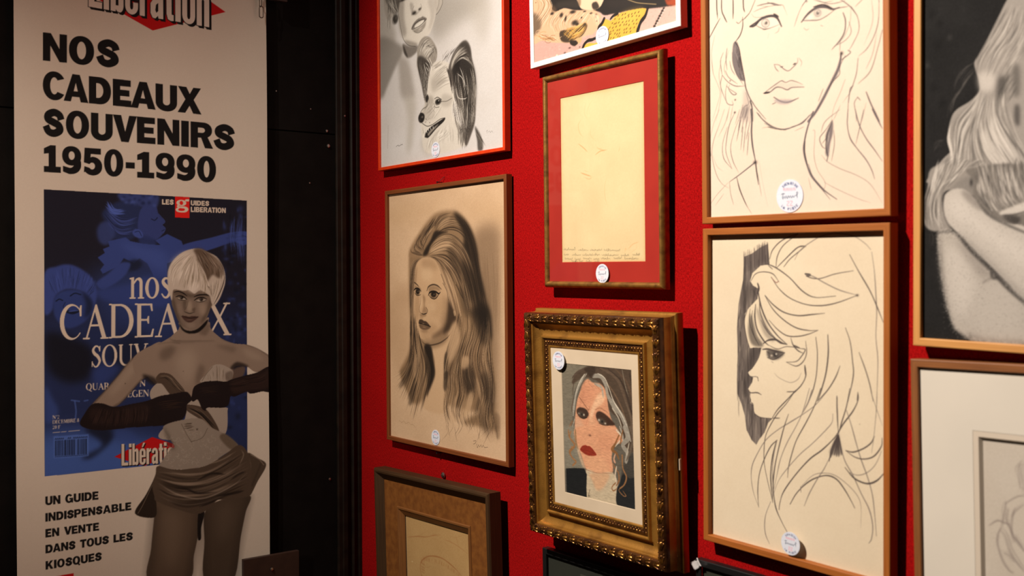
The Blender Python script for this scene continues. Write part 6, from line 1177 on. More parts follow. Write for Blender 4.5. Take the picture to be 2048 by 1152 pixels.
    c.shade([(1060, 640), (1250, 590), (1455, 520), (1455, 700), (1250, 740), (1080, 760)], bn('22140f'), .9, 14); c.hair([[(1000, 640), (1100, 630), (1240, 590)], [(1000, 720), (1120, 700), (1260, 680)], [(1240, 580), (1350, 570), (1460, 510)], [(1220, 740), (1340, 740), (1460, 700)]], 40, [bn('2f1d16'), bn('0c0706')], (3, 7), (.3, .6), 10, seed=97); c.hair([[(700, 700), (800, 690), (950, 690)], [(720, 800), (850, 780), (980, 800)]], 16, [bn('26170f')], (3, 6), (.3, .6), 10, seed=98)
    c.view(60, 660, 3.84)
    c.shade([(478, 572), (560, 565), (650, 592), (780, 570), (900, 545), (1000, 508), (1100, 490), (1190, 474), (1222, 490), (1242, 535), (1205, 575), (1198, 640), (1150, 702), (1040, 732), (900, 742), (760, 752), (600, 770), (470, 765), (385, 725), (420, 645)], gl, 1, 2)
    c.shade([(480, 600), (650, 610), (900, 570), (880, 690), (640, 730), (480, 700)], bn('20130f'), .9, 14); c.hair([[(500, 580), (480, 650), (440, 740)], [(640, 600), (620, 680), (600, 760)], [(760, 585), (760, 660), (740, 750)], [(900, 560), (910, 640), (890, 730)]], 60, [bn('2c1b14'), bn('0c0706')], (3, 6), (.35, .7), 8, seed=99); c.hair([[(960, 560), (1060, 540), (1180, 530)], [(980, 620), (1080, 610), (1180, 600)]], 12, [bn('28180f')], (3, 6), (.4, .7), 8, seed=100)
    # skirt and legs
    c.view(260, 840, 3.69)
    c.shade([(190, 590), (380, 655), (505, 680), (512, 760), (495, 880), (470, 1000), (432, 1180), (138, 1180), (155, 950), (180, 700)], bn('453224'), 1, 2); c.shade([(548, 690), (640, 600), (880, 555), (852, 680), (817, 860), (762, 1180), (553, 1180), (548, 900)], bn('3a2a1e'), 1, 2)
    for p, w in (([(182, 690), (158, 950), (140, 1180)], 40), ([(508, 700), (495, 880), (432, 1180)], 44), ([(552, 700), (550, 900), (556, 1180)], 34), ([(870, 580), (815, 860), (762, 1180)], 40)): c.stroke(p, w, bn('1b120d'), .6, (1, 1), soft=26)
    c.shade([(250, 680), (380, 700), (380, 900), (320, 1100), (250, 1000)], bn('5d4634'), .5, 36); c.shade([(640, 660), (760, 620), (740, 800), (660, 900)], bn('4d3a2b'), .5, 36); c.shade([(503, 680), (548, 680), (524, 790), (522, 876), (498, 868)], bn('140d0a'), 1, 2)
    c.shade([(248, 48), (380, 0), (520, -10), (600, 55), (700, 105), (795, 185), (760, 215), (700, 250), (560, 335), (420, 362), (222, 355), (240, 300), (300, 215), (328, 200), (288, 130)], bn('6c5848'), 1, 2); c.shade([(250, 50), (300, 130), (335, 210), (290, 200)], bn('2e2118'), .5, 12); c.shade([(700, 100), (795, 185), (740, 215), (660, 130)], bn('4a3829'), .9, 5)
    for k in range(120):
        x, y = 250 + 430 * c.rng.random(), 30 + 310 * c.rng.random()
        if y > 60 + abs(x - 440) * .25: t0 = 6.28 * c.rng.random(); r = 6 + 10 * c.rng.random(); c.stroke([(x + r * math.cos(t0 + t), y + r * math.sin(t0 + t)) for t in np.linspace(0, 3.6, 6)], 3.5, bn('85705d'), .45)
    c.hair([[(390, 20), (460, 20)], [(400, 90), (480, 70)]], 12, [bn('3a2a1e')], (3, 5), (.6, .9), 4, seed=101); c.dab(493, 68, 7, 7, bn('2a1d14'), .9); c.stroke([(380, 30), (420, 110), (455, 165)], 4, bn('3a2a1e'), .7); c.stroke([(450, 160), (530, 130), (570, 60)], 4, bn('3a2a1e'), .7)
    c.shade([(205, 390), (120, 550), (38, 690), (180, 718), (195, 620), (175, 500)], bn('21160f'), 1, 2); c.stroke([(170, 470), (100, 620), (60, 690)], 6, bn('5a4433'), .7); c.shade([(868, 243), (940, 280), (1002, 330), (940, 450), (880, 552), (890, 340)], bn('3a2a1e'), 1, 2); c.stroke([(890, 255), (950, 290), (985, 330)], 8, bn('6a5342'), .6); c.stroke([(960, 330), (900, 480)], 14, bn('2a1d14'), .6, soft=5)
    skt = [(205, 340), (300, 362), (420, 362), (560, 335), (700, 252), (800, 183), (862, 232), (890, 330), (892, 500), (872, 562), (700, 585), (640, 592), (590, 645), (500, 692), (380, 668), (200, 602), (180, 560), (165, 480), (190, 400)]
    c.shade(skt, bn('3c2b1f'), 1, 2, smooth=4); clip_to(c, skt, 4)
    c.hair([[(200, 350), (400, 400), (600, 370), (840, 220)], [(190, 420), (380, 470), (600, 440), (870, 300)], [(180, 480), (340, 560), (600, 540), (880, 400)], [(190, 560), (380, 640), (560, 620), (870, 500)]], 170, [bn('6a5240'), bn('1c120c'), bn('4d3929'), bn('2a1d14')], (5, 14), (.3, .65), 6, part=(.25, .8), seed=102, soft=3)
    for p, w, col in (([(215, 470), (330, 540), (480, 580), (600, 560), (760, 480), (860, 390)], 7, '8a705b'), ([(220, 385), (400, 400), (540, 390)], 6, '7a614d'), ([(230, 440), (380, 470), (500, 465)], 6, '7a614d'), ([(500, 440), (600, 395), (700, 400)], 16, '120b08'), ([(330, 500), (420, 510), (500, 540), (640, 530)], 14, '120b08'), ([(640, 560), (760, 540), (840, 520)], 18, '140d09'), ([(740, 440), (800, 400), (850, 380)], 12, '140d09'), ([(820, 220), (835, 260), (800, 340)], 7, '7a614d'), ([(560, 330), (680, 290), (780, 230)], 9, '6f5845'), ([(510, 640), (590, 610), (630, 590)], 12, '140d09')): c.stroke(p, w, bn(col), .7, (.3, .2), soft=3)
    c.clip = None
    # head
    c.view(300, 480, 5.76)
    c.shade([(335, 950), (348, 1012), (320, 1042), (245, 1116), (300, 1150), (760, 1150), (808, 1130), (704, 1036), (672, 960), (665, 890), (500, 1000)], sk, 1, 2); c.shade([(560, 1060), (660, 960), (690, 1010), (640, 1100)], sd, .4, 16)
    c.shade([(335, 960), (395, 1030), (480, 1045), (560, 1012), (665, 915), (640, 985), (560, 1060), (480, 1078), (420, 1070), (365, 1030)], bn('0e0907'), .97, 5)
    c.shade([(262, 570), (248, 720), (280, 820), (330, 940), (400, 1012), (480, 1036), (560, 1003), (640, 920), (690, 800), (724, 720), (700, 620), (600, 580), (400, 560)], bn('5d4738'), 1, 3)
    for p, col, a, b in (([(250, 640), (300, 760), (350, 940), (400, 1010), (330, 950), (270, 800)], '2a1d15', .6, 14), ([(640, 900), (700, 760), (720, 700), (690, 690), (650, 800), (580, 960)], '33241a', .6, 14), ([(560, 740), (640, 740), (640, 840), (580, 860)], '7a604c', .7, 20), ([(420, 740), (470, 700), (480, 810), (430, 815)], '7f6550', .7, 14), ([(380, 700), (420, 700), (410, 800), (380, 800)], '33241a', .5, 12), ([(480, 800), (520, 780), (510, 835)], '33241a', .5, 8), ([(420, 960), (520, 960), (500, 1010), (440, 1010)], '6d5544', .6, 12), ([(300, 740), (360, 740), (370, 850), (320, 840)], '6d5544', .5, 18), ([(270, 590), (420, 610), (500, 630), (680, 610), (680, 640), (500, 660), (290, 640)], '33241a', .5, 12)): c.shade(p, bn(col), a, b)
    c.stroke([(275, 600), (325, 592), (380, 612), (424, 645)], 15, bn('150d0a'), .9, (.5, .3)); c.stroke([(505, 655), (560, 634), (640, 630), (684, 645)], 16, bn('150d0a'), .9, (.4, .3))
    for lid, low, ix, iy in (([(296, 655), (335, 643), (380, 652), (424, 685)], [(318, 680), (365, 694), (410, 690)], 362, 664), ([(508, 695), (550, 668), (605, 662), (655, 680)], [(525, 706), (585, 714), (645, 694)], 590, 686)):
        c.stroke([low[0], (ix, iy + 10), low[2]], 22, bn('8f7864'), .8, (.4, .4)); c.dab(ix, iy, 22, 22, bn('120b08'), .97, hard=2); c.stroke(lid, 13, bn('100a08'), .95, (.6, .4)); c.stroke(low, 7, bn('1a110c'), .85); c.dab(ix - 6, iy - 6, 4, 4, bn('a58b76'), .9)
    c.stroke([(388, 822), (425, 838), (460, 846), (512, 830)], 9, bn('1f140f'), .8, (.3, .3)); c.stroke([(438, 700), (425, 760), (395, 810)], 5, bn('33241a'), .5)
    c.shade([(362, 876), (410, 874), (445, 884), (480, 878), (556, 884), (505, 930), (455, 952), (400, 928)], bn('38231b'), 1, 3); c.stroke([(358, 876), (420, 892), (465, 900), (520, 893), (560, 884)], 8, bn('140c09'), .9, (.4, .4)); c.dab(450, 920, 40, 9, bn('5a3f32'), .6)
    hair = [(198, 440), (208, 340), (255, 245), (340, 160), (440, 112), (560, 98), (665, 140), (765, 190), (830, 280), (865, 380), (868, 490), (840, 585), (800, 680), (740, 758), (705, 720), (690, 650), (640, 610), (580, 580), (540, 600), (505, 620), (450, 580), (380, 585), (300, 570), (262, 585), (252, 695), (232, 650), (205, 530)]
    c.shade(hair, bn('937a66'), 1, 4, smooth=3); c.shade([(500, 110), (590, 100), (700, 165), (800, 250), (845, 340), (800, 440), (720, 400), (650, 490), (620, 400), (560, 290), (530, 180)], bn('402d20'), .9, 12); c.shade([(260, 250), (400, 150), (480, 200), (480, 330), (400, 430), (260, 440)], bn('a88e78'), .8, 30)
    hp = [bn('a88e78'), bn('b59b85'), bn('7a6250'), bn('59442f'), bn('937a66')]
    c.hair([[(480, 130), (340, 220), (240, 330), (215, 500)], [(500, 140), (400, 260), (320, 400), (270, 560)], [(510, 160), (470, 320), (440, 460), (420, 590)], [(530, 200), (560, 360), (560, 480), (530, 600)], [(550, 240), (640, 400), (680, 540), (700, 680)]], 240, hp, (3, 8), (.35, .75), 8, part=(.25, .7), seed=103)
    c.hair([[(540, 130), (580, 240), (640, 360), (660, 470)], [(600, 120), (690, 220), (760, 320), (770, 430)], [(700, 170), (800, 270), (850, 380), (845, 520)]], 110, [bn('241811'), bn('4a3526'), bn('6d5442'), bn('8a705c')], (3, 7), (.4, .75), 7, part=(.25, .7), seed=104)
    c.hair([[(640, 520), (680, 560), (700, 640)], [(760, 440), (740, 560), (715, 700)], [(840, 420), (820, 560), (745, 745)]], 70, hp + [bn('33241a')], (3, 7), (.4, .8), 7, seed=105); c.stroke([(862, 420), (840, 520), (790, 640), (735, 740)], 12, bn('1f140f'), .7, (.3, .3)); c.shade([(440, 580), (500, 600), (560, 540), (540, 480), (480, 500)], bn('b59b85'), .5, 14)
    # lower lines of print
    c.view(0, 900, 2.844)
    for t, a, b, h0, h1 in (('UN GUIDE', (258, 315), (561, 282), 50, 47), ('INDISPENSABLE', (258, 408), (748, 342), 48, 45), ('EN VENTE', (258, 498), (564, 458), 48, 45), ('DANS TOUS LES', (258, 588), (755, 512), 48, 45), ('KIOSQUES', (258, 680), (578, 627), 48, 46)): c.text(t, 'heavy', a, b, h0, h1, blk, blur=.8)
    c.shade([(318, 717), (418, 700), (418, 800), (318, 800)], red, 1, smooth=0)
    c.img += (c.rng.random((c.ny, c.nx)) - .5)[..., None] * .012
ART['banner'] = art_banner
# ================================================================== the room
def basis_matrix(key, depth=0.0, local=(0, 0)):
    O, ex, ey, ez = pose(key)
    O = O + ez * depth + ex * local[0] + ey * local[1]
    return Matrix(((ex[0], ey[0], ez[0], O[0]), (ex[1], ey[1], ez[1], O[1]), (ex[2], ey[2], ez[2], O[2] + EYE), (0, 0, 0, 1)))

def wall_point(key, depth, px):
    return tuple(at_plane(key, depth, [px])[0])

def red_cloth():
    m = mat('red_wall_cloth', (0.5, 0.005, 0.008), 0.95, 0, 0.06); N, L, B = nodes_of(m)
    tc = N.new('ShaderNodeTexCoord')
    mp = N.new('ShaderNodeMapping'); mp.inputs['Scale'].default_value = (300, 620, 1)
    n1 = N.new('ShaderNodeTexNoise'); n1.inputs['Scale'].default_value = 1; n1.inputs['Detail'].default_value = 3
    mp2 = N.new('ShaderNodeMapping'); mp2.inputs['Scale'].default_value = (620, 190, 1)
    n2 = N.new('ShaderNodeTexNoise'); n2.inputs['Scale'].default_value = 1; n2.inputs['Detail'].default_value = 3
    n3 = N.new('ShaderNodeTexNoise'); n3.inputs['Scale'].default_value = 9; n3.inputs['Detail'].default_value = 4
    ad = N.new('ShaderNodeMath'); ad.operation = 'ADD'
    rp = N.new('ShaderNodeValToRGB')
    rp.color_ramp.elements[0].position, rp.color_ramp.elements[1].position = 0.38, 0.64
    rp.color_ramp.elements[0].color = (0.175, 0.001, 0.0015, 1); rp.color_ramp.elements[1].color = (0.44, 0.005, 0.005, 1)
    mx = N.new('ShaderNodeMix'); mx.data_type = 'RGBA'; mx.blend_type = 'MULTIPLY'; mx.inputs['Factor'].default_value = 0.35
    r2 = N.new('ShaderNodeValToRGB'); r2.color_ramp.elements[0].position, r2.color_ramp.elements[1].position = 0.3, 0.7
    r2.color_ramp.elements[0].color = (0.72, 0.72, 0.72, 1)
    bp = N.new('ShaderNodeBump'); bp.inputs['Strength'].default_value = 0.7; bp.inputs['Distance'].default_value = 0.001
    for mm, nn in ((mp, n1), (mp2, n2)):
        L.new(tc.outputs['Object'], mm.inputs['Vector']); L.new(mm.outputs['Vector'], nn.inputs['Vector'])
    L.new(tc.outputs['Object'], n3.inputs['Vector'])
    L.new(n1.outputs['Fac'], ad.inputs[0]); L.new(n2.outputs['Fac'], ad.inputs[1])
    hf = N.new('ShaderNodeMath'); hf.operation = 'MULTIPLY'; hf.inputs[1].default_value = 0.5
    L.new(ad.outputs[0], hf.inputs[0]); L.new(hf.outputs[0], rp.inputs['Fac']); L.new(n3.outputs['Fac'], r2.inputs['Fac'])
    L.new(rp.outputs['Color'], mx.inputs['A']); L.new(r2.outputs['Color'], mx.inputs['B'])
    L.new(mx.outputs['Result'], B.inputs['Base Color']); L.new(hf.outputs[0], bp.inputs['Height']); L.new(bp.outputs['Normal'], B.inputs['Normal'])
    B.inputs['Sheen Weight'].default_value = 0.02; B.inputs['Sheen Tint'].default_value = (1, 0.2, 0.15, 1)
    return m

M_RED = red_cloth()
M_BLACK = mottled('black_painted_board', (0.0060, 0.0048, 0.0042), (0.0035, 0.0028, 0.0024), 14, 0.7, 0, 0.25, bscale=140, spec=0.12)
M_TRIM = mottled('dark_varnished_trim', (0.014, 0.008, 0.005), (0.006, 0.004, 0.003), 30, 0.45, 0, 0.15, bscale=90, spec=0.25)
M_FLOOR = mottled('dark_floor_boards', (0.05, 0.035, 0.025), (0.025, 0.018, 0.013), 6, 0.6)
M_STEEL = mat('bare_steel', (0.55, 0.52, 0.48), 0.32, 1.0)
M_PLATE = mottled('reddish_brown_board', (0.040, 0.018, 0.011), (0.028, 0.012, 0.008), 40, 0.6, 0, 0.1)

bm = bmesh.new(); add_box(bm, -0.06, 3.6, -EYE, 1.25, -0.08, 0.0)
tag(mesh_obj('wall_right', bm, M_RED), kind='structure').matrix_world = basis_matrix('wall')
bm = bmesh.new()
sx, sy = wall_point('banner', -0.022, (20, 215))
sy -= 0.0
for y0, y1 in ((-EYE, sy - 0.0015), (sy + 0.0015, 1.25)): add_box(bm, -1.6, 0.5757, y0, y1, -0.05, 0.0, 0.0012)
add_box(bm, -1.6, 0.5757, -EYE, 1.25, -0.09, -0.05)
tag(mesh_obj('wall_left', bm, M_BLACK), kind='structure').matrix_world = basis_matrix('banner', -0.022)
bm = bmesh.new(); add_box(bm, -3.2, 3.2, -3.4, 3.6, -0.06, 0.0)
tag(mesh_obj('floor', bm, M_FLOOR), kind='structure')

# upright moulding in the corner: stepped section swept from floor to top
def upright(name, sec):
    bm = bmesh.new()
    lo = [bm.verts.new((x, -EYE, z)) for x, z in sec]; hi = [bm.verts.new((x, 1.25, z)) for x, z in sec]
    n = len(sec)
    for i in range(n): bm.faces.new((lo[i], lo[(i + 1) % n], hi[(i + 1) % n], hi[i]))
    bm.faces.new(lo); bm.faces.new(hi[::-1])
    o = mesh_obj(name, bm, M_TRIM); o.matrix_world = basis_matrix('banner', -0.022); return tag(o, kind='structure')
upright('trim_1', [(0.505, 0), (0.505, 0.006), (0.507, 0.009), (0.517, 0.010), (0.519, 0.013), (0.530, 0.014), (0.532, 0.011), (0.532, 0)])
upright('trim_2', [(0.5325, 0), (0.5325, 0.004), (0.545, 0.005), (0.547, 0.010), (0.5505, 0.0125), (0.554, 0.010), (0.556, 0.006), (0.566, 0.005), (0.568, 0.009), (0.575, 0.010), (0.575, 0)])

# ================================================================== sheets: a drawn surface as a fine grid carrying its colours
M_PAPER = paint_mat('drawing_paper', 0.9, 0.2, 0.15)
M_PRINT = paint_mat('printed_photo', 0.5, 0.4)
M_CANVAS = paint_mat('woven_canvas', 0.95, 0.1, 0.6)
M_BANNER = paint_mat('banner_cloth', 0.75, 0.10)
M_STICK = paint_mat('sticker_paper', 0.7, 0.3)
M_GLASS = glass_mat()

def keep_lines(n, vis0, vis1, coarse=8):
    """grid lines: every one inside the visible range, every 8th outside it"""
    i = [k for k in range(n) if vis0 <= k <= vis1 or k % coarse == 0 or k == n - 1]
    return np.array(i)

def sheet(name, cv, material, parent, depth, wave=None, vis=None, thick=0.0):
    r0, r1, c0, c1 = vis or (0, cv.ny, 0, cv.nx)
    R, Cc = keep_lines(cv.ny, r0, r1), keep_lines(cv.nx, c0, c1)
    x = cv.x0 + Cc * cv.dx; y = cv.y1 - R * cv.dy
    X, Y = np.meshgrid(x, y); Z = np.full_like(X, depth)
    if wave is not None: Z = Z + wave(X, Y)
    n, m = X.shape
    co = np.stack([X, Y, Z], -1).reshape(-1, 3).astype(np.float32)
    lin = cv.linear()[R][:, Cc].reshape(-1, 3)
    rgba = np.concatenate([lin, np.ones((len(lin), 1))], 1).astype(np.float32)
    i = np.arange(n * m).reshape(n, m)
    q = np.stack([i[1:, :-1], i[1:, 1:], i[:-1, 1:], i[:-1, :-1]], -1).reshape(-1, 4)
    me = bpy.data.meshes.new(name)
    me.vertices.add(len(co)); me.vertices.foreach_set('co', co.ravel())
    me.loops.add(q.size); me.loops.foreach_set('vertex_index', q.ravel().astype(np.int32))
    me.polygons.add(len(q)); me.polygons.foreach_set('loop_start', np.arange(0, q.size, 4, dtype=np.int32))
    a = me.color_attributes.new('paint', 'FLOAT_COLOR', 'POINT'); a.data.foreach_set('color', rgba.ravel())
    me.polygons.foreach_set('use_smooth', np.ones(len(q), dtype=bool))
    me.update(calc_edges=True)
    return link_mesh(name, me, material, parent)

def seen_range(cv, margin=30):
    """rows and columns of a sheet that fall inside the photograph's frame"""
    if cv.local: return (0, cv.ny, 0, cv.nx)
    O, ex, ey, ez = pose(cv.key); O = O + ez * cv.depth
    X, Y = np.meshgrid(np.linspace(cv.x0, cv.x1, 60), np.linspace(cv.y1, cv.y0, 60))
    P = O + X[..., None] * ex + Y[..., None] * ey
    px = 1024 + P[..., 0] / P[..., 1] * 2114; py = 552 - P[..., 2] / P[..., 1] * 2114
    ok = (px > -margin) & (px < 2048 + margin) & (py > -margin) & (py < 1152 + margin)
    r = np.where(ok.any(1))[0]; c = np.where(ok.any(0))[0]
    return (int((r[0] - 1) / 59 * cv.ny), int((r[-1] + 1) / 59 * cv.ny) + 1, int((c[0] - 1) / 59 * cv.nx), int((c[-1] + 1) / 59 * cv.nx) + 1)

def drawn(key):
    cv = sheet_canvas(key)
    if key in ART: ART[key](cv)
    return cv

def backing(w, h, depth, parent, material):
    bm = bmesh.new(); add_box(bm, -w / 2, w / 2, -h / 2, h / 2, 0.001, depth)
    return mesh_obj('backing_board', bm, material, parent)

def mat_board(name, ox, oy, w, h, win, z, material, parent, lip=0.0012):
    """a flat board with a window cut into it: win = x0, x1, y0, y1; the cut edge is bevelled"""
    bm = bmesh.new()
    a = [(-w / 2 + ox, -h / 2 + oy), (w / 2 + ox, -h / 2 + oy), (w / 2 + ox, h / 2 + oy), (-w / 2 + ox, h / 2 + oy)]
    b = [(win[0], win[2]), (win[1], win[2]), (win[1], win[3]), (win[0], win[3])]
    A = [bm.verts.new((x, y, z)) for x, y in a]; B = [bm.verts.new((x, y, z)) for x, y in b]
    d = lip * 0.7
    C = [bm.verts.new((x + d * sx, y + d * sy, z - lip)) for (x, y), (sx, sy) in zip(b, [(1, 1), (-1, 1), (-1, -1), (1, -1)])]
    for i in range(4):
        j = (i + 1) % 4
        bm.faces.new((A[i], A[j], B[j], B[i])); bm.faces.new((B[i], B[j], C[j], C[i]))
    me = bpy.data.meshes.new(name); bm.to_mesh(me); bm.free()
    return link_mesh(name, me, material, parent)

def pane(w, h, z, parent):
    bm = bmesh.new(); add_box(bm, -w / 2, w / 2, -h / 2, h / 2, z, z + 0.0015)
    return mesh_obj('glass_pane', bm, M_GLASS, parent)

W_RED = mottled('orange_red_lacquer', (0.62, 0.042, 0.005), (0.54, 0.032, 0.004), 60, 0.4, 0, 0.05, spec=0.3)
W_TEAK = wood('teak_moulding', (0.215, 0.060, 0.014), (0.115, 0.030, 0.008), 0.5, spec=0.3)
W_WHITE = mat('white_lacquer', (0.86, 0.82, 0.76), 0.4)
W_BRASS = mottled('worn_gilt', (0.30, 0.145, 0.030), (0.15, 0.065, 0.016), 70, 0.42, 0.55, 0.25, contrast=(0.3, 0.6), bscale=300)
W_OAK = wood('warm_oak_moulding', (0.38, 0.120, 0.020), (0.26, 0.072, 0.011), 0.55, spec=0.3)
W_PINE = wood('pale_pine_moulding', (0.62, 0.30, 0.085), (0.48, 0.21, 0.055), 0.5)
W_BROWN = wood('brown_stained_moulding', (0.26, 0.092, 0.022), (0.15, 0.050, 0.013), 0.5)
W_WALNUT = wood('greyed_walnut_moulding', (0.062, 0.029, 0.010), (0.032, 0.015, 0.006), 0.5, spec=0.3)
W_EBONY = mat('black_lacquer', (0.008, 0.008, 0.008), 0.35)
W_BACK = mottled('brown_card', (0.20, 0.13, 0.07), (0.15, 0.10, 0.055), 30, 0.9)

M_FELT = mat('felt_bumper', (0.03, 0.028, 0.026), 0.95)
def picture(key, name, label, cat, group=None):
    r = empty(name, basis_matrix(key))
    w, h = PICS[key][2:4]
    for sx in (-1, 1):                                                  # felt pads that keep the back off the wall
        bm = bmesh.new(); add_box(bm, sx * (w / 2 - 0.03) - 0.009, sx * (w / 2 - 0.03) + 0.009, -h / 2 + 0.012, -h / 2 + 0.030, -GAP[key] - 0.0015, 0.0012)
        mesh_obj('back_bumper', bm, M_FELT, r)
    return tag(r, label, cat, group)

def flat_profile(b, T, back=0.0):
    """plain square moulding: border b, thickness T"""
    r = 0.0012
    return [(0, 0), (0, T - r), (r * 0.4, T - r * 0.4), (r, T), (b - r, T), (b - r * 0.4, T - r * 0.4), (b, T - r), (b, 0.002)]

def simple_picture(key, name, label, b, material, paper_name, pmat=None, group=None, cat='picture'):
    s, z, w, h, ro, le, T = PICS[key]
    r = picture(key, name, label, cat, group)
    sweep_frame('frame', w, h, flat_profile(b, T), material, r)
    dep = SHEETS[key][0]
    backing(w - 2 * b + 0.004, h - 2 * b + 0.004, dep - 0.002, r, W_BACK)
    cv = drawn(key)
    sheet(paper_name, cv, pmat or M_PAPER, r, dep, vis=seen_range(cv))
    return r

simple_picture('A', 'framed_drawing', 'pencil drawing of a butterfly-eared dog below a woman\'s face, in a thin orange-red frame', 0.0085, W_RED, 'drawing', group='framed pictures on the red wall')
simple_picture('B', 'framed_drawing', 'brown-toned portrait of a woman with long beehive hair, in a thin brown wooden frame', 0.0105, W_TEAK, 'drawing', group='framed pictures on the red wall')
simple_picture('C', 'framed_photograph', 'colour photograph of a shaggy spotted dog with yellow cloth, in a white frame', 0.0115, W_WHITE, 'photograph', M_PRINT, group='framed pictures on the red wall')
simple_picture('F', 'framed_drawing', 'large ink sketch of a woman\'s face seen from the front, in an oak frame', 0.0115, W_OAK, 'drawing', group='framed pictures on the red wall')
simple_picture('G', 'framed_drawing', 'ink sketch of a long-haired woman in profile, in an oak frame', 0.0115, W_OAK, 'drawing', group='framed pictures on the red wall')
simple_picture('H', 'framed_drawing', 'white-on-black picture of crossed arms and thick plaited hair, in a pale pine frame', 0.0115, W_PINE, 'drawing', group='framed pictures on the red wall')

# D: gilt rounded frame, red mat, pale chalk drawing, glass
s, z, w, h, ro, le, T = PICS['D']
r = picture('D', 'framed_drawing', 'faint red chalk sketch on cream paper with a wide red mat and narrow gilt frame', 'picture', 'framed pictures on the red wall')
prof = [(0, 0), (0, 0.006)] + [(0.007 - 0.007 * math.cos(t), 0.006 + 0.012 * math.sin(t)) for t in np.linspace(0.15, math.pi - 0.15, 12)] + [(0.0142, 0.008), (0.0142, 0.002)]
o = sweep_frame('frame', w, h, prof, W_BRASS, r)
o.data.polygons.foreach_set('use_smooth', [True] * len(o.data.polygons))
M_MATRED = mottled('red_mat_board', (0.42, 0.024, 0.015), (0.38, 0.020, 0.013), 12, 0.8, spec=0.25)
mat_board('mat', 0, 0, w - 0.026, h - 0.026, (-0.1225, 0.1225, -0.168, 0.168), 0.0110, M_MATRED, r, 0.0012)
pane(w - 0.027, h - 0.027, 0.0125, r)
cv = drawn('D'); sheet('drawing', cv, M_PAPER, r, 0.0098)
backing(w - 0.028, h - 0.028, 0.0085, r, W_BACK)

# E: deep gilt frame with carved bands, white mat, tapestry portrait
s, z, w, h, ro, le, T = PICS['E']
r = picture('E', 'framed_tapestry', 'small stitched portrait of a red-lipped woman in a deep ornate gilt frame', 'picture', 'framed pictures on the red wall')
W_GILT = mottled('old_gilding', (0.40, 0.190, 0.034), (0.15, 0.060, 0.012), 26, 0.38, 0.6, 0.35, detail=9, contrast=(0.22, 0.50), bscale=420)
W_CARVE = mottled('dark_carved_gilding', (0.42, 0.19, 0.035), (0.060, 0.020, 0.006), 90, 0.24, 0.75, 0.2, detail=5, contrast=(0.40, 0.62), bscale=500)
W_GROUND = mottled('red_brown_ground', (0.115, 0.042, 0.011), (0.045, 0.015, 0.005), 70, 0.3, 0.45, 0.2, spec=0.5)
prof = [(0.0, 0.003), (0.0, 0.016), (0.0008, 0.0185), (0.0021, 0.0195), (0.0044, 0.02), (0.0049, 0.023), (0.006, 0.0245), (0.0065, 0.03), (0.007, 0.048), (0.0082, 0.0535), (0.0105, 0.056), (0.017, 0.057), (0.023, 0.056), (0.0255, 0.0535), (0.026, 0.05), (0.0275, 0.051), (0.029, 0.05), (0.0296, 0.047), (0.0325, 0.044), (0.038, 0.0405), (0.044, 0.0395), (0.05, 0.041), (0.0525, 0.043), (0.0532, 0.0465), (0.0545, 0.0485), (0.057, 0.0485), (0.0585, 0.0465), (0.059, 0.044), (0.064, 0.0445), (0.0715, 0.043), (0.0722, 0.0445), (0.0745, 0.0445), (0.077, 0.0425), (0.077, 0.038)]
o = sweep_frame('frame', w, h, prof, W_GILT, r)
o.data.polygons.foreach_set('use_smooth', [True] * len(o.data.polygons))
me = o.data
if hasattr(me, 'set_sharp_from_angle'): me.set_sharp_from_angle(angle=math.radians(38))
for nm, pr in (('carved_ridge', [(0.0066, 0.0440), (0.0068, 0.0488), (0.0080, 0.0543), (0.0105, 0.0567), (0.0170, 0.0576), (0.0230, 0.0567), (0.0257, 0.0540), (0.0258, 0.0510)]), ('bead_band', [(0.0592, 0.0440), (0.0595, 0.0450), (0.0640, 0.0453), (0.0710, 0.0440), (0.0716, 0.0436)])):
    o = sweep_frame(nm, w, h, pr, W_GROUND, r); o.data.polygons.foreach_set('use_smooth', [True] * len(o.data.polygons))
bm = bmesh.new()                                   # outer carved band: leaves in pairs with pearls between them
rr = random.Random(5)
for axis in (0, 1):
    for sgn in (-1, 1):
        half = (w if axis == 0 else h) / 2 - 0.0165; other = (h if axis == 0 else w) / 2 - 0.0168
        n = int(round(2 * half / 0.0235)); st = 2 * half / n
        for k in range(n + 1):
            t = -half + k * st
            def put(a, b, zz, ra, rb, rz, rot=0.0, seg=10):
                x, y = (a, sgn * (other + b)) if axis == 0 else (sgn * (other + b), a)
                rt = rot if axis == 0 else math.pi / 2 - rot
                add_blob(bm, (x, y, zz), (ra, rb, rz), rt * (1 if axis else sgn), seg, 4)
            for q in (-1, 1):
                put(t + rr.uniform(-.0006, .0006), q * 0.0068, 0.0553, 0.0014, 0.0014, 0.0022, 0, 8)
            if k < n:
                c = t + st / 2
                put(c, 0.0, 0.0556, 0.0100, 0.0034, 0.0044, rr.uniform(-.08, .08))
                put(c - 0.001, 0.0046, 0.0552, 0.0095, 0.0019, 0.0034, 0.30)
                put(c - 0.001, -0.0046, 0.0552, 0.0095, 0.0019, 0.0034, -0.30)
                put(c + 0.0075, 0.0, 0.0556, 0.0016, 0.0052, 0.0024, 0)
mesh_obj('leaf_carving', bm, W_CARVE, r, smooth=True)
bm = bmesh.new()                                   # inner band of small beads
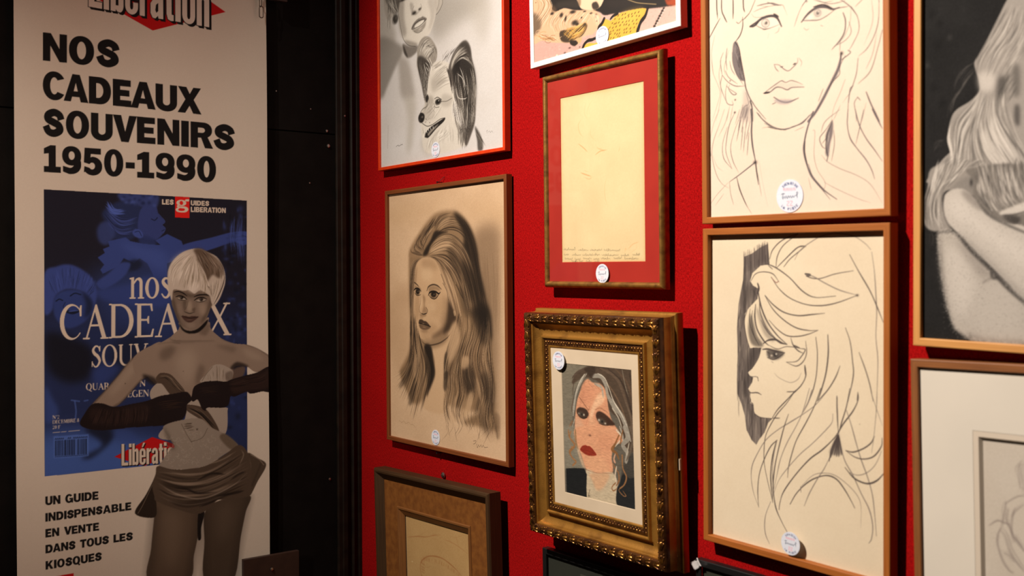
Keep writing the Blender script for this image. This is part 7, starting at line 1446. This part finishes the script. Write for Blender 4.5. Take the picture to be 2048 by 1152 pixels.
for axis in (0, 1):
    for sgn in (-1, 1):
        half = (w if axis == 0 else h) / 2 - 0.0652; other = (h if axis == 0 else w) / 2 - 0.0652
        n = int(round(2 * half / 0.0082)); st = 2 * half / n
        for k in range(n + 1):
            t = -half + k * st
            for b, ra, rb, rz in ((0.0, 0.0028, 0.0030, 0.0032), (0.0043, 0.0015, 0.0013, 0.0018), (-0.0043, 0.0015, 0.0013, 0.0018)):
                tt = t + (st / 2 if b else 0)
                if abs(tt) > half + 0.004: continue
                x, y = (tt, sgn * (other + b)) if axis == 0 else (sgn * (other + b), tt)
                add_blob(bm, (x, y, 0.0432), (ra, rb, rz) if axis == 0 else (rb, ra, rz), 0, 8, 3)
mesh_obj('bead_carving', bm, W_CARVE, r, smooth=True)
M_MATWHITE = mottled('white_mat_board', (0.58, 0.47, 0.34), (0.545, 0.44, 0.315), 20, 0.9, spec=0.2)
mat_board('mat', 0, 0, w - 0.152, h - 0.152, (-0.094, 0.108, -0.131, 0.127), 0.0426, M_MATWHITE, r, 0.0010)
cv = drawn('E'); sheet('tapestry', cv, M_CANVAS, r, 0.0417)
backing(w - 0.152, h - 0.152, 0.040, r, W_BACK)
bm = bmesh.new(); add_box(bm, 0.1995, 0.2035, -0.047, -0.027, 0.0172, 0.0212)
tag(mesh_obj('paper_scrap', bm, M_MATWHITE, r), 'scrap of pale paper stuck to the frame')

# I: brown frame, cream mat with bevelled window
s, z, w, h, ro, le, T = PICS['I']
r = picture('I', 'framed_drawing', 'faint pencil drawing in a wide cream mat and plain brown frame, below the black picture', 'picture', 'framed pictures on the red wall')
sweep_frame('frame', w, h, flat_profile(0.0115, T), W_BROWN, r)
M_MATCREAM = mottled('cream_mat_board', (0.62, 0.565, 0.485), (0.59, 0.54, 0.465), 8, 0.85)
M_BEVEL = mat('mat_core', (0.55, 0.47, 0.38), 0.9)
mat_board('mat', 0, 0, w - 0.02, h - 0.02, (-0.134, 0.134, -0.215, 0.205), 0.0150, M_MATCREAM, r, 0.0001)
mb = mat_board('mat_bevel', 0, 0.0, 0.2682, 0.4202, (-0.126, 0.126, -0.207, 0.197), 0.0146, M_BEVEL, r, 0.005)
mb.location = (0, 0, 0)
for v in mb.data.vertices:                         # slope the core from the mat face down to the drawing
    pass
cv = drawn('I'); sheet('drawing', cv, M_PAPER, r, 0.0094, vis=seen_range(cv))
backing(w - 0.022, h - 0.022, 0.008, r, W_BACK)

# J: deep scooped frame, brown cloth liner, inner moulding, beige drawing
s, z, w, h, ro, le, T = PICS['J']
r = picture('J', 'framed_drawing', 'beige drawing with curving red-brown lines in a deep dark frame with brown cloth liner', 'picture', 'framed pictures on the red wall')
prof = [(0, 0), (0.0, 0.030), (0.002, 0.0335), (0.006, 0.035), (0.010, 0.0345), (0.026, 0.0215), (0.0285, 0.0195), (0.0285, 0.004)]
sweep_frame('frame', w, h, prof, W_WALNUT, r)
M_LINER = mottled('brown_linen', (0.215, 0.078, 0.015), (0.15, 0.050, 0.010), 55, 0.9, 0, 0.5, bscale=1200, spec=0.15)
mat_board('liner', 0, 0, w - 0.055, h - 0.055, (-0.160, 0.160, -0.190, 0.182), 0.0192, M_LINER, r, 0.001)
prof = [(0, 0.016), (0.0, 0.0205), (0.002, 0.0225), (0.006, 0.0225), (0.009, 0.020), (0.021, 0.0135), (0.0225, 0.0115)]
o = sweep_frame('inner_moulding', 0.326, 0.378, prof, wood('orange_brown_moulding', (0.22, 0.085, 0.020), (0.13, 0.048, 0.012), 0.45), r)
o.location = (0, -0.004, 0)
cv = drawn('J'); sheet('drawing', cv, M_PAPER, r, 0.0105, vis=seen_range(cv))
backing(w - 0.06, h - 0.06, 0.0095, r, W_BACK)

# K, L: black frames behind glass at the bottom of the picture wall
def dark_picture(key, label, b, inset, matc):
    s, z, w, h, ro, le, T = PICS[key]
    r = picture(key, 'framed_print', label, 'picture', 'framed pictures on the red wall')
    sweep_frame('frame', w, h, flat_profile(b, T), W_EBONY, r)
    m = mottled('dark_print_' + matc[0], matc[1], matc[2], 5, 0.6)
    bm = bmesh.new(); add_box(bm, -w / 2 + b, w / 2 - b, -h / 2 + b, h / 2 - b, 0.004, 0.008)
    mesh_obj('print', bm, m, r)
    if inset:
        bm = bmesh.new(); add_box(bm, inset[0], inset[1], -h / 2 + b + 0.03, h / 2 - b - inset[2], 0.008, 0.0086)
        mesh_obj('inner_panel', bm, mottled('grey_print_field', (0.075, 0.072, 0.055), (0.06, 0.058, 0.045), 9, 0.6), r)
    pane(w - 2 * b, h - 2 * b, 0.0105, r)
    return r
dark_picture('K', 'dark print under glass in a black frame, directly below the ornate gilt frame', 0.012, (-0.105, 0.03, 0.02), ('a', (0.030, 0.031, 0.024), (0.024, 0.025, 0.020)))
dark_picture('L', 'black-framed dark print with a white price tag on its corner, below the profile sketch', 0.012, None, ('b', (0.038, 0.042, 0.028), (0.028, 0.032, 0.022)))

# ================================================================== stickers on the pictures
def sticker_canvas(n):
    cv = Canvas(None, 0, 0, 100, 0, 100, 1, 1, 'd6d9e2')
    rg = np.random.default_rng(20 + n); blue, pink = '4a5078', 'e79aa6'
    for k in range(7, 96, 6):
        cv.stroke([(k, 3), (k, 97)], 0.8, 'c3cbe0', 0.8, straight=True); cv.stroke([(3, k), (97, k)], 0.8, 'c3cbe0', 0.8, straight=True)
    cv.stroke([(50 + 47 * math.cos(t), 50 + 47 * math.sin(t)) for t in np.linspace(0, 6.283, 40)], 1.0, 'b4bdd6', 0.7)
    for k, a in enumerate(np.linspace(-2.25, -0.75, 13)):         # curved line of small capitals, unreadable in the photograph
        if k in (9,): continue
        x, y = 50 + 38 * math.cos(a), 50 + 38 * math.sin(a); tx, ty = -math.sin(a), math.cos(a); nx, ny = math.cos(a), math.sin(a)
        h = rg.uniform(2.6, 3.6)
        cv.stroke([(x - nx * h - tx, y - ny * h - ty), (x + nx * h - tx, y + ny * h - ty)], 1.8, blue, 0.85, straight=True)
        cv.stroke([(x - nx * h + tx * 1.4, y - ny * h + ty * 1.4), (x + tx * rg.uniform(-1, 1.6), y + ty), (x + nx * h + tx * 1.4, y + ny * h + ty * 1.4)], 1.4, blue, 0.75)
    word = 'LA VENTE'
    for ch, a in zip(word, np.linspace(2.35, 0.85, len(word))):   # lower curved line
        if ch == ' ': continue
        x, y = 50 + 40 * math.cos(a), 50 + 40 * math.sin(a)
        ux, uy = -math.cos(a), -math.sin(a); tx, ty = uy * -1, ux
        P, W = layout(ch, 'heavy')
        fs = [np.array([[x + tx * (p[0] - W / 2) * .075 + ux * (p[1] - 50) * .085, y + ty * (p[0] - W / 2) * .075 + uy * (p[1] - 50) * .085] for p in q]) for q in P]
        f = cv.fill_polys(fs, 4)
        if f: cv._put(f[0], blue, 0.9, f[1], f[2], f[3], f[4], 'mix')
    for k in range(8): cv.stroke([(27 + k * 6, 27), (27 + k * 6 + rg.uniform(0, 2), 33)], 3.0, pink, 0.8, straight=True)   # pink line of print
    for k in range(8): cv.stroke([(27 + k * 6, 27 + 6 * (k % 2)), (31 + k * 6, 27 + 6 * (k % 2))], 1.6, pink, 0.8, straight=True)
    q = [(19, 44), (27, 42), (23, 50), (25, 58)] + [(29 + k * 4, 52 + (4 if k % 2 else -2) * rg.uniform(.6, 1.4)) for k in range(11)] + [(77, 48), (80, 42), (76, 41), (78, 56)]
    cv.stroke(q, 2.0, '4d5468', 0.9, n=8); cv.stroke([(21, 43), (31, 42)], 2.2, '4d5468', 0.9)                                # handwritten word
    for k, dx in enumerate((40, 52)):
        cv.stroke([(dx, 66), (dx + 7, 66), (dx + 7, 70), (dx + 2, 74), (dx + 1, 79), (dx + 8, 79)], 2.4, pink, 0.85, n=4)
    return cv

def sticker(key, depth, px, label, rad=0.0185, roll=0.0, n=1):
    x, y = wall_point(key, depth, px)
    cv = sticker_canvas(n)
    rings, seg = 26, 72
    co, colr, faces = [(0, 0, 0.0009)], [cv.linear()[50, 50]], []
    L = cv.linear()
    for i in range(1, rings + 1):
        rr_ = i / rings
        for k in range(seg):
            a = 2 * math.pi * k / seg
            co.append((rad * rr_ * math.cos(a), rad * rr_ * math.sin(a), 0.0009))
            gx, gy = 50 + 49.5 * rr_ * math.cos(a), 50 - 49.5 * rr_ * math.sin(a)
            colr.append(L[int(round(gy)), int(round(gx))])
    for k in range(seg):
        co.append((rad * math.cos(2 * math.pi * k / seg), rad * math.sin(2 * math.pi * k / seg), 0.0001)); colr.append(L[50, 3])
    for k in range(seg): faces.append((0, 1 + k, 1 + (k + 1) % seg))
    for i in range(rings):
        a = 1 + i * seg; b = a + seg
        for k in range(seg): faces.append((a + k, b + k, b + (k + 1) % seg, a + (k + 1) % seg))
    me = bpy.data.meshes.new('sticker'); me.from_pydata(co, [], faces)
    at = me.color_attributes.new('paint', 'FLOAT_COLOR', 'POINT')
    at.data.foreach_set('color', np.concatenate([np.array(colr), np.ones((len(colr), 1))], 1).astype(np.float32).ravel())
    o = link_mesh('sticker', me, M_STICK)
    o.matrix_world = basis_matrix(key, depth, (x, y)) @ Matrix.Rotation(roll, 4, 'Z')
    tag(o, label, 'sticker', 'round stickers on the pictures')
    return o

sticker('A', 0.0112, (871.5, 299.5), 'round white sticker at the lower edge of the dog drawing in the orange-red frame', n=1)
sticker('B', 0.0092, (871.7, 875.0), 'round white sticker at the lower edge of the beehive-hair portrait', roll=-0.05, n=2)
sticker('C', 0.0162, (1205.0, 71.5), 'round white sticker on the yellow cloth of the dog photograph', n=3)
sticker('D', 0.0141, (1205.0, 547.0), 'round white sticker on the red mat under the chalk sketch', n=4)
sticker('E', 0.0470, (1117.5, 721.0), 'round white sticker on the upper left corner of the tapestry mat', rad=0.0182, n=5)
sticker('F', 0.0112, (1580.0, 392.0), 'larger round white sticker near the lower rail of the front-face ink sketch', rad=0.0265, n=6)
sticker('G', 0.0205, (1581.5, 1087.0), 'round white sticker overlapping the lower oak rail of the profile sketch', rad=0.0185, n=7)

# curled price tag on the corner of the lowest black frame
x, y = wall_point('L', 0.016, (1396, 1127))
M_TAG = mat('white_tag_paper', (0.82, 0.80, 0.80), 0.7)
bm = bmesh.new(); n = 10
va = []
for i in range(n + 1):
    t = i / n - 0.5; row = []
    for j in (-1, -0.5, 0, 0.5, 1):
        row.append(bm.verts.new((t * 0.021, j * 0.0075, 0.0015 + 0.010 * (t * t) * 1.4 + (0.003 if i == n else 0))))
    va.append(row)
for i in range(n):
    for j in range(4): bm.faces.new((va[i][j], va[i + 1][j], va[i + 1][j + 1], va[i][j + 1]))
bmesh.ops.solidify(bm, geom=bm.faces[:], thickness=0.0004)
o = mesh_obj('price_tag', bm, M_TAG, smooth=True)
o.matrix_world = basis_matrix('L', 0.016, (x, y)) @ Matrix.Rotation(0.62, 4, 'Z')
tag(o, 'small curled white price tag on the corner of the lowest black frame', 'tag')

# ================================================================== nails, hooks and screws
def pin_head(bm, r, proud=0.004):
    add_lathe(bm, [(r * 0.35, -0.004), (r * 0.35, proud * 0.5), (r, proud * 0.5), (r * 0.95, proud * 0.8), (r * 0.55, proud), (0, proud * 1.05)], 14)
def screw(key, depth, px, r, label, wallside=True, cat='screw', group=None, name='screw', material=None):
    x, y = wall_point(key, depth, px)
    bm = bmesh.new(); pin_head(bm, r, r * 0.9)
    if r > 0.0025:
        add_box(bm, -r * 0.7, r * 0.7, -r * 0.1, r * 0.1, r * 0.9, r * 1.02); add_box(bm, -r * 0.1, r * 0.1, -r * 0.7, r * 0.7, r * 0.9, r * 1.02)
    o = mesh_obj(name, bm, material or M_STEEL, smooth=False)
    o.matrix_world = basis_matrix(key, depth, (x, y))
    return tag(o, label, cat, group)
def nail(px, label, wire=None):
    x, y = wall_point('wall', 0.0, px)
    bm = bmesh.new()
    add_lathe(bm, [(0.0011, -0.004), (0.0011, 0.013), (0.0026, 0.013), (0.0026, 0.0145), (0, 0.0148)], 10)
    if wire:
        add_tube(bm, [(0, 0.0012, 0.010), (0.006, 0.0055, 0.007), (0.012, 0.011, 0.003), (0.0125, 0.0135, 0.001)], 0.0006, 6)
    o = mesh_obj('nail', bm, mat('dark_nail_%d' % px[0], (0.12, 0.10, 0.09), 0.4, 1.0))
    o.matrix_world = basis_matrix('wall', 0.0, (x, y))
    return tag(o, label, 'nail', 'nails in the red wall')
nail((884, 365), 'thin nail with bent wire above the beehive-hair portrait', True)
nail((883, 905), 'small nail under the lower rail of the beehive-hair portrait')
nail((1196, 103), 'small nail under the white frame of the dog photograph')
screw('wall', 0.0, (889, 950), 0.0075, 'steel screw head in the red wall above the scooped walnut frame')
g = 'screws in the black wall'
screw('banner', -0.022, (653, 262), 0.0036, 'upper one of two close screws in the black board by the corner trim', group=g)
screw('banner', -0.022, (656, 292), 0.0048, 'lower and larger one of two close screws in the black board', group=g)
screw('banner', -0.008, (689, 232), 0.0026, 'small bright screw in the corner trim', group=g)
screw('banner', -0.022, (621, 218), 0.0016, 'tiny staple end above the two screws in the black board', name='staple', cat='staple')
screw('banner', -0.022, (619, 366), 0.0019, 'tiny staple end below the two screws in the black board', name='staple', cat='staple')
screw('banner', -0.022, (659, 958), 0.0034, 'lone screw low in the black board between banner and red wall', group=g)
screw('banner', -0.022, (552, 182), 0.0017, 'tiny staple end in the black board beside the top of the banner', name='staple', cat='staple')

# ================================================================== the long paper banner, its batten, chain and lower board
root = empty('banner', basis_matrix('banner'))
tag(root, 'tall white hanging banner with bold black lettering and a woman on a blue magazine cover', 'banner')
def cloth_wave(X, Y):
    return 0.0022 * np.sin(X * 9 + Y * 3.1 + 0.6) * (0.4 + 0.6 * np.abs(X) / 0.3) + 0.0014 * np.sin(Y * 7 - X * 5) + 0.0012 * np.sin(X * 21 + 1.2 * np.sin(Y * 5))
cv = drawn('banner')
sheet('cloth', cv, M_BANNER, root, 0.0, wave=cloth_wave, vis=seen_range(cv))
bm = bmesh.new()
add_box(bm, -0.302, 0.302, 0.752, 0.768, -0.008, 0.008, 0.002)
mesh_obj('hanging_rod', bm, M_TRIM, root)

def board(px0, px1, name, label, depth, th=0.012, screws=()):
    (x0, y1), (x1, y0) = wall_point('banner', depth, px0), wall_point('banner', depth, px1)
    bm = bmesh.new(); add_box(bm, x0, x1, y0, y1, depth - th, depth, 0.001)
    o = mesh_obj(name, bm, M_PLATE); o.matrix_world = basis_matrix('banner')
    return tag(o, label, 'board')
lower_board = board((487, 1120), (599, 1235), 'batten_board', 'small reddish-brown board over the lower right corner of the banner', 0.018)
bm = bmesh.new(); pin_head(bm, 0.0042, 0.004); add_box(bm, -0.003, 0.003, -0.0004, 0.0004, 0.004, 0.0045)
o = mesh_obj('screw', bm, M_STEEL, lower_board, (*wall_point('banner', 0.018, (543, 1138)), 0.018))
board((538.5, -70), (575, 4), 'batten_board', 'brown board end at the top right of the banner, above the chain', 0.018)

M_CHAIN = mat('tarnished_steel', (0.17, 0.14, 0.11), 0.4, 0.9)
ch = empty('chain', basis_matrix('banner', 0.0))
tag(ch, 'short steel chain hanging over the top right edge of the banner', 'chain')
for k, (px, py, rot) in enumerate(((520, -14, 0), (521, 2, 1), (522.5, 24, 0))):
    x, y = wall_point('banner', 0.010, (px, py))
    bm = bmesh.new(); L_, R_ = 0.0095, 0.0052
    pts = []
    for t in np.linspace(0, 2 * math.pi, 28, endpoint=False):
        px_, py_ = R_ * math.cos(t), R_ * math.sin(t) + (L_ if math.sin(t) >= 0 else -L_)
        pts.append((px_, py_, 0) if rot == 0 else (0.15 * px_, py_, px_))
    add_tube(bm, pts, 0.0014, 8, True)
    o = mesh_obj('link', bm, M_CHAIN, ch, smooth=True); o.location = (x, y, 0.010)
